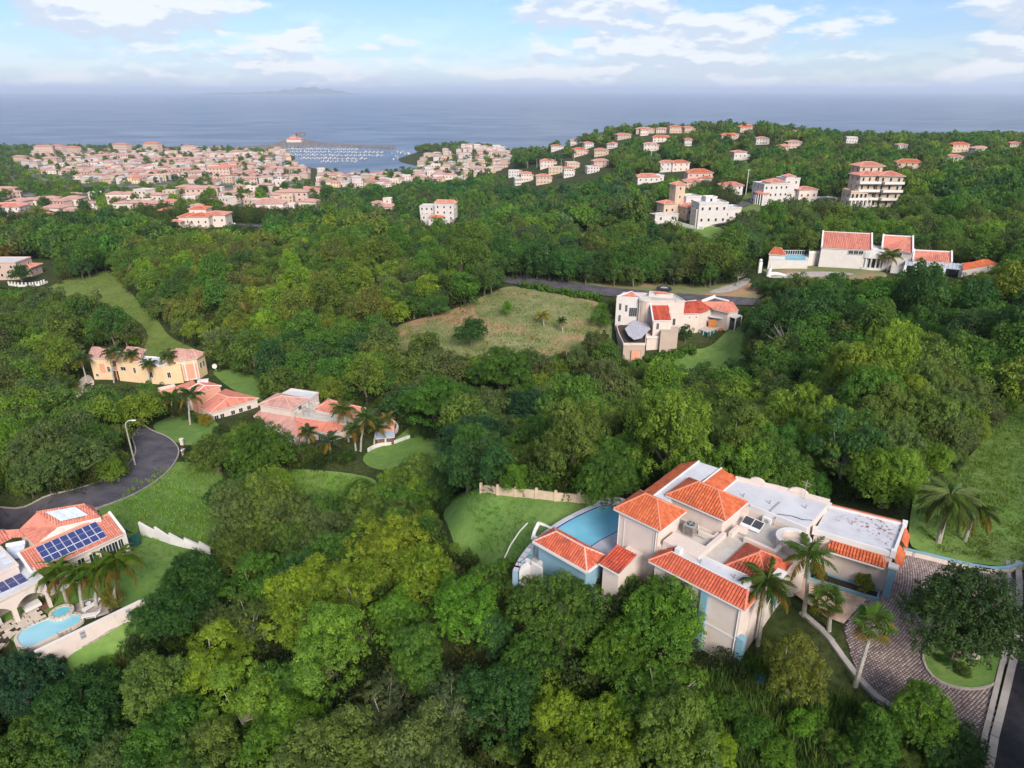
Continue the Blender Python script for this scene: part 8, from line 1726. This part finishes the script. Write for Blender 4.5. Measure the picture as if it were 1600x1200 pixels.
# ------------------------------------------------------------------ woodland
def geo_scatter(name, pts, rz, sc, sz, idx, sources, tint, kind='stuff'):
    coll = bpy.data.collections.new(name + '_sources')
    for i, s in enumerate(sources): coll.objects.link(s)
    me = bpy.data.meshes.new(name); me.vertices.add(len(pts)); me.vertices.foreach_set('co', np.asarray(pts, np.float32).ravel())
    for nm, typ, val in (('rz', 'FLOAT', rz), ('sc', 'FLOAT', sc), ('sz', 'FLOAT', sz), ('ix', 'INT', idx)):
        a = me.attributes.new(nm, typ, 'POINT'); a.data.foreach_set('value', np.asarray(val, np.int32 if typ == 'INT' else np.float32))
    tint = np.asarray(tint, float) * rng.uniform(.88, 1.12, (len(pts), 3)); a = me.attributes.new('tint', 'FLOAT_COLOR', 'POINT'); a.data.foreach_set('color', np.concatenate([tint, np.ones((len(pts), 1))], 1).astype(np.float32).ravel())
    o = link(name, me); tag(o, kind=kind)
    ng = bpy.data.node_groups.new(name, 'GeometryNodeTree'); ng.interface.new_socket('Geometry', in_out='INPUT', socket_type='NodeSocketGeometry'); ng.interface.new_socket('Geometry', in_out='OUTPUT', socket_type='NodeSocketGeometry')
    N, L = ng.nodes, ng.links; gi = N.new('NodeGroupInput'); go = N.new('NodeGroupOutput'); ip = N.new('GeometryNodeInstanceOnPoints'); ci = N.new('GeometryNodeCollectionInfo')
    ci.inputs['Collection'].default_value = coll; ci.inputs['Separate Children'].default_value = True; ci.inputs['Reset Children'].default_value = True
    def at(nm, typ): n = N.new('GeometryNodeInputNamedAttribute'); n.data_type = typ; n.inputs['Name'].default_value = nm; return [s for s in n.outputs if s.enabled and s.name == 'Attribute'][0]
    r = N.new('ShaderNodeCombineXYZ'); L.new(at('rz', 'FLOAT'), r.inputs[2]); s = N.new('ShaderNodeCombineXYZ'); a = at('sc', 'FLOAT'); mu = N.new('ShaderNodeMath'); mu.operation = 'MULTIPLY'; L.new(a, mu.inputs[0]); L.new(at('sz', 'FLOAT'), mu.inputs[1])
    L.new(a, s.inputs[0]); L.new(a, s.inputs[1]); L.new(mu.outputs[0], s.inputs[2])
    L.new(gi.outputs[0], ip.inputs['Points']); L.new(ci.outputs[0], ip.inputs['Instance']); ip.inputs['Pick Instance'].default_value = True; L.new(at('ix', 'INT'), ip.inputs['Instance Index'])
    L.new(r.outputs[0], ip.inputs['Rotation']); L.new(s.outputs[0], ip.inputs['Scale']); L.new(ip.outputs[0], go.inputs[0])
    md = o.modifiers.new('scatter', 'NODES'); md.node_group = ng; return o
def src(name, V, Fq, tone, col, mat='leaf_wood', trunk=None):
    key = id(V)
    me = SRC_ME.get(key)
    if me is None:
        if trunk:
            tv = np.array([tuple(map(float, p)) for p in trunk.v]); nv = len(V); quads = [f for f in trunk.f if len(f) == 4]; V2 = np.concatenate([V, tv]); F2 = np.concatenate([Fq, np.array(quads) + nv]); t2 = np.concatenate([tone, np.full(len(tv), .5)]); mi = np.concatenate([np.zeros(len(Fq)), np.ones(len(quads))])
            me = mesh_np('tree', V2, F2, [mat, 'bark'], t2, mi)
        else: me = mesh_np('tree', V, Fq, [mat], tone)
        SRC_ME[key] = me
    o = bpy.data.objects.new(name, me); o.color = (*col, 1); return o
SRC_ME = {}; KEEP = []
def variant_src(prefix, specs, cols, trunk=False):
    out = []
    for i, sp in enumerate(specs):
        V, Fq, tone, C = crown_cloud(**sp); KEEP.append((V, Fq, tone)); tm = trunk_mb(sp['seed'], 3, sp['zc'], C, .3, 5) if trunk else None
        out.append(src('%s_%02d' % (prefix, i), V, Fq, tone, (1, 1, 1), 'leaf_wood', tm))
    return out
WCOL = [(.085, .150, .028), (.068, .145, .028), (.108, .150, .036), (.048, .104, .032), (.140, .205, .030), (.098, .132, .048)]
def woodland():
    r = np.random.default_rng(21)
    cand = []      # x, y, R
    def grid(y0, y1, sp, rmin, rmax):
        ys = np.arange(y0, y1, sp * .87); o = []
        for i, y in enumerate(ys):
            w = .78 * (y + 30) + 22; xs = np.arange(-w, w, sp) + (i % 2) * sp / 2; o.append(np.stack([xs + r.uniform(-.38, .38, len(xs)) * sp, y + r.uniform(-.38, .38, len(xs)) * sp, r.uniform(rmin, rmax, len(xs))], -1))
        return np.concatenate(o)
    A = grid(6, 120, 4.1, 1.6, 4.5); B = grid(120, 300, 5.2, 2.2, 4.7); C = grid(300, 720, 7.2, 3.4, 5.4); D = grid(720, 1500, 10.5, 4.2, 6.2)
    T = np.concatenate([A, B, C, D]); x, y, R = T.T; z = ground_z(x, y); k = (z > 1.2); x, y, R, z = x[k], y[k], R[k], z[k]
    # height scale and shrinking in front of what the photo keeps open
    hs = r.uniform(.8, 1.4, len(x)); keep = np.zeros(len(x), bool)
    for f in (1.0, .62, .36):
        b = blocked(x, y, z, 9.2 * R / 5 * f * hs, R * f); newly = ~b & ~keep; R[newly] *= f; keep |= newly
        if f < 1: pass
    u, v, d = proj(x, y, z + 4); near = (u > -260) & (u < 1860) & (v < 1420) & (v > 150); keep &= near
    for (hx, hy, hr) in HERO: keep &= ~(((x - hx) ** 2 + (y - hy) ** 2) < (hr * .72 + R * .45) ** 2)
    # houses elsewhere: no crown right before or on them
    HS = np.array(HOUSE_SPOTS, float)
    far = d > 280; bad = np.zeros(len(x), bool); uu, vv, _ = proj(x, y, z + R * .9)
    for (hu, hv) in HS:
        g = G1(hu, hv); hd = proj(*g)[2]; k_ = F_PX / hd; bad |= (abs(uu - hu) < 11 * k_ + R * F_PX / d * .5) & (vv - hv < 9 * k_ * .6 + 3) & (vv - hv > -9 * k_) & (y < g[1] + 14)
    # the built-up town keeps only scattered trees
    town = in_poly(u, v, [(0, 222), (330, 216), (460, 230), (620, 262), (700, 212), (810, 236), (800, 268), (700, 285), (640, 296), (530, 292), (500, 306), (440, 330), (330, 330), (150, 338), (60, 350), (0, 352)])
    keep &= ~(bad & far & ~(town & (r.random(len(x)) < .25))); keep &= ~(town & (r.random(len(x)) < .7)); R[town] *= .8
    x, y, z, R, hs, u, v, d = [a[keep] for a in (x, y, z, R, hs, u, v, d)]
    # species patches
    nz = np.sin(x * .05 + 1.3) * np.cos(y * .043) + .6 * np.sin(x * .017 + y * .021) + r.normal(size=len(x)) * .75
    ci = np.digitize(nz, [-1.1, -.5, 0.0, .5, 1.0])       # 0..5
    order = np.array([3, 1, 0, 2, 4, 5])[ci]
    # tree tint for relief: lighter, warmer left-hand hill, darker, bluer valley beyond the road
    hill = np.ones((len(x), 3)); hm = in_poly(u, v, [(180, 385), (640, 355), (820, 420), (760, 480), (620, 530), (330, 545), (200, 470)]); hill[hm] = (1.30, 1.12, 1.05)
    vm = in_poly(u, v, [(420, 268), (900, 268), (1180, 340), (1180, 400), (800, 400), (500, 340)]); hill[vm] = (.82, .92, 1.10)
    size = R / d; vis = (u > -60) & (u < 1660) & (v > 0) & (v < 1260); rank = np.argsort(-(size * vis)); n_ind = 300 - len(HERO)
    ind = rank[:n_ind]; rest = np.ones(len(x), bool); rest[ind] = False
    names = ['mid green', 'fresh green', 'olive green', 'deep green', 'yellow green', 'grey green']; shp = {'dome': 'domed', 'lumpy': 'billowy', 'loose': 'loose leaved', 'layered': 'tiered', 'tall': 'upright', 'twiggy': 'twiggy'}
    regions = [([(-300, 700), (330, 700), (330, 800), (-300, 800)], 'inside the road bend'), ([(-300, 560), (330, 560), (330, 700), (-300, 700)], 'below the yellow house'), ([(-300, 800), (330, 800), (330, 1000), (-300, 1000)], 'by the solar house garden'), ([(-300, 1000), (500, 1000), (500, 1500), (-300, 1500)], 'on the bottom left slope'),
               ([(500, 950), (1100, 950), (1100, 1500), (500, 1500)], 'at the bottom centre'), ([(1100, 950), (1900, 950), (1900, 1500), (1100, 1500)], 'below the cobbled drive'), ([(330, 700), (760, 700), (760, 950), (330, 950)], 'in the hollow between lawns'), ([(600, 560), (1100, 560), (1100, 800), (600, 800)], 'in the central valley'), ([(1000, 440), (1900, 440), (1900, 860), (1000, 860)], 'behind the pool villa')]
    keys = ['dome', 'lumpy', 'loose', 'layered', 'tall', 'twiggy']; midk = {'dome': 'mid_dome', 'lumpy': 'mid_lumpy', 'loose': 'mid_twiggy', 'layered': 'mid_layered', 'tall': 'mid_tall', 'twiggy': 'mid_twiggy'}
    for i in ind:
        k = keys[int(r.choice(6, p=[.30, .30, .16, .06, .14, .04]))]; c = WCOL[order[i]]; where = 'beyond the valley'
        for pl, w_ in regions:
            if in_poly(np.array([u[i]]), np.array([v[i]]), pl)[0]: where = w_; break
        key = k if d[i] < 105 else midk[k]
        e = place_tree(key, x[i], y[i], R[i] * (1.12 if d[i] < 200 else 1.18), [q * 1.22 for q in c], names[order[i]] + ' ' + shp[k] + ' tree ' + where, 'tree', names[order[i]] + ' ' + shp[k] + ' trees ' + where, 'broadleaf_tree', hs[i]); ORD.append((e, u[i], names[order[i]] + ' ' + shp[k] + ' trees', where))
    # the remaining forest: one mass per distance band
    S1 = variant_src('b', [dict(seed=31, R=4.7, H=4.0, zc=5, nclump=60, cr=1.35, per=90, leaf=.50), dict(seed=32, R=4.5, H=3.7, zc=5.2, nclump=36, cr=1.5, per=145, leaf=.50), dict(seed=33, R=4.0, H=4.8, zc=5.8, nclump=50, cr=1.25, per=98, leaf=.48), dict(seed=34, R=4.6, H=3.5, zc=5, nclump=34, cr=1.15, per=70, leaf=.5, inner=.3)], [0], True)
    S2 = variant_src('c', [dict(seed=41, R=4.7, H=4.0, zc=5, nclump=42, cr=1.55, per=26, leaf=1.15), dict(seed=42, R=4.4, H=4.3, zc=5.2, nclump=28, cr=1.7, per=38, leaf=1.15), dict(seed=43, R=4.8, H=3.4, zc=4.6, nclump=34, cr=1.5, per=30, leaf=1.1)], [0])
    S3 = variant_src('d', [dict(seed=51, R=4.8, H=4.2, zc=4.4, nclump=20, cr=2.0, per=14, leaf=2.2), dict(seed=52, R=4.6, H=3.8, zc=4.2, nclump=16, cr=2.1, per=16, leaf=2.1)], [0])
    S0 = variant_src('a', [dict(seed=36, R=4.7, H=4.2, zc=5, nclump=80, cr=1.25, per=310, leaf=.26, ros=13), dict(seed=37, R=4.5, H=3.8, zc=5.2, nclump=50, cr=1.4, per=400, leaf=.26, ros=13)], [0], True)
    for nm, k, S, nv in (('near_woodland', rest & (d < 115), S0, 2), ('near_woodland', rest & (d >= 115) & (d < 300), S1, 4), ('far_woodland', rest & (d >= 300) & (d < 720), S2, 3), ('distant_woodland', rest & (d >= 720), S3, 2)):
        n = int(k.sum()); ix = r.integers(0, nv, n)
        geo_scatter(nm, np.stack([x[k], y[k], z[k] - .3], -1), r.uniform(0, 6.28, n), R[k] / 5 * 1.22, hs[k], ix, S, np.array(WCOL)[order[k]] * 1.2 * hill[k])
    # undergrowth fills the gaps under and between the crowns
    ys = grid(4, 190, 2.3, .9, 1.7); x, y, R = ys.T; z = ground_z(x, y); b = blocked(x, y, z, 1.6 * R, R); u, v, d = proj(x, y, z); k = ~b & (u > -160) & (u < 1760) & (v < 1350) & (z > 1)
    x, y, R, z = x[k], y[k], R[k], z[k]
    q = grid(190, 480, 4.2, 2.2, 3.4); qx, qy, qR = q.T; qz = ground_z(qx, qy); b = blocked(qx, qy, qz, 1.5 * qR, qR); u, v, d = proj(qx, qy, qz); k = ~b & (u > -100) & (u < 1700) & (qz > 1)
    x, y, R, z = [np.concatenate([a, c[k]]) for a, c in ((x, qx), (y, qy), (R, qR), (z, qz))]; n = len(x)
    S4 = variant_src('u', [dict(seed=61, R=1.0, H=.8, zc=.6, nclump=16, cr=.42, per=60, leaf=.15), dict(seed=62, R=1.0, H=1.0, zc=.7, nclump=14, cr=.45, per=70, leaf=.17)], 0)
    UC = np.array([(.050, .080, .020), (.035, .060, .018), (.075, .095, .028), (.028, .050, .016), (.07, .12, .02), (.08, .085, .035)])
    geo_scatter('undergrowth', np.stack([x, y, z], -1), r.uniform(0, 6.28, n), R, r.uniform(.8, 1.5, n), r.integers(0, 2, n), S4, UC[r.integers(0, 6, n)])
    print('WOOD individuals', len(ind), 'undergrowth', n)
woodland(); order_labels()
def grasses():
    r = np.random.default_rng(8)
    def clump(seed, n=46, h_=1.0, w=.05, spread=.5):
        rr = np.random.default_rng(seed); V = []; Fq = []; T = []
        for i in range(n):
            p = rr.normal(size=2) * spread * .5; a = rr.uniform(0, 6.28); ln = rr.uniform(.15, .6) * h_; hh = h_ * rr.uniform(.5, 1.1); d = np.array([math.cos(a), math.sin(a)]); nn = np.array([-d[1], d[0]]) * w; b = len(V)
            q = p + d * ln * .4; e_ = p + d * ln
            V += [(p[0] - nn[0], p[1] - nn[1], 0), (p[0] + nn[0], p[1] + nn[1], 0), (q[0] + nn[0] * .8, q[1] + nn[1] * .8, hh * .65), (q[0] - nn[0] * .8, q[1] - nn[1] * .8, hh * .65), (e_[0], e_[1], hh), (e_[0] - nn[0] * .1, e_[1] - nn[1] * .1, hh)]
            Fq += [(b, b + 1, b + 2, b + 3), (b + 3, b + 2, b + 4, b + 5)]; T += [float(rr.uniform(0, 1))] * 6
        return np.array(V), np.array(Fq), np.array(T)
    def field(name, polys, sp, hs_, cols, w=.05, block=False):
        pts = []
        for pl in polys:
            q = np.array(px(pl)); xs = np.arange(q[:, 0].min(), q[:, 0].max(), sp); ys = np.arange(q[:, 1].min(), q[:, 1].max(), sp); gx, gy = np.meshgrid(xs, ys); gx = gx.ravel() + r.uniform(-.5, .5, gx.size) * sp; gy = gy.ravel() + r.uniform(-.5, .5, gy.size) * sp
            k = in_poly(gx, gy, [tuple(p) for p in q]); pts.append(np.stack([gx[k], gy[k]], -1))
        p = np.concatenate(pts); S = []
        for i in range(3):
            V, Fq, T = clump(i + 5, h_=hs_, w=w, spread=sp * 1.1); KEEP.append((V, Fq, T))
            S.append(src('%s_%02d' % (name, i), V, Fq, T, (1, 1, 1)))
        n = len(p); z = ground_z(p[:, 0], p[:, 1]) + .03; geo_scatter(name, np.stack([p[:, 0], p[:, 1], z], -1), r.uniform(0, 6.28, n), r.uniform(.6, 1.25, n), r.uniform(.7, 1.3, n), r.integers(0, 3, n), S, np.array(cols)[r.integers(0, len(cols), n)])
    field('tall_grass', [[(1090, 1070), (1150, 1035), (1200, 1040), (1300, 1092), (1330, 1100), (1400, 1125), (1490, 1150), (1530, 1170), (1540, 1300), (1060, 1300)]], .55, 1.15, [(.08, .15, .032), (.11, .17, .04), (.07, .13, .03), (.13, .18, .05)], .035)
    field('slope_grass', [[(165, 805), (205, 757), (262, 730), (300, 726), (350, 748), (342, 795), (345, 855), (232, 846), (205, 838)], [(400, 750), (450, 735), (545, 742), (590, 755), (555, 785), (470, 795)]], .8, .34, [(.19, .31, .06), (.23, .33, .08), (.16, .26, .055)], .05)
    field('garden_grass', [[(1440, 770), (1520, 730), (1560, 650), (1640, 630), (1640, 780), (1560, 770), (1500, 790)], [(1432, 795), (1560, 770), (1640, 780), (1640, 900), (1595, 885), (1432, 852)]], .8, .4, [(.14, .21, .05), (.16, .21, .06)], .05)
    field('weeds', [[(300, 1010), (250, 985), (215, 1010), (130, 1065), (90, 1120), (200, 1130), (320, 1080)]], .6, .9, [(.08, .12, .03), (.12, .13, .04), (.05, .09, .02)], .045)
    field('clearing_grass', [[(605, 550), (620, 515), (700, 492), (790, 452), (945, 478), (950, 520), (900, 556), (700, 560)], [(70, 462), (110, 440), (172, 424), (225, 485), (262, 525), (300, 550), (232, 555), (205, 505), (150, 470)]], 2.0, .4, [(.17, .21, .07), (.24, .24, .10), (.13, .18, .05), (.20, .22, .08)], .10)
    field('lawn_tufts', [[(705, 795), (745, 768), (920, 786), (850, 840), (812, 880), (760, 860)], [(170, 850), (222, 845), (310, 864), (250, 905), (222, 935), (205, 930)]], .5, .16, [(.10, .20, .035), (.12, .22, .045)], .03)
grasses()
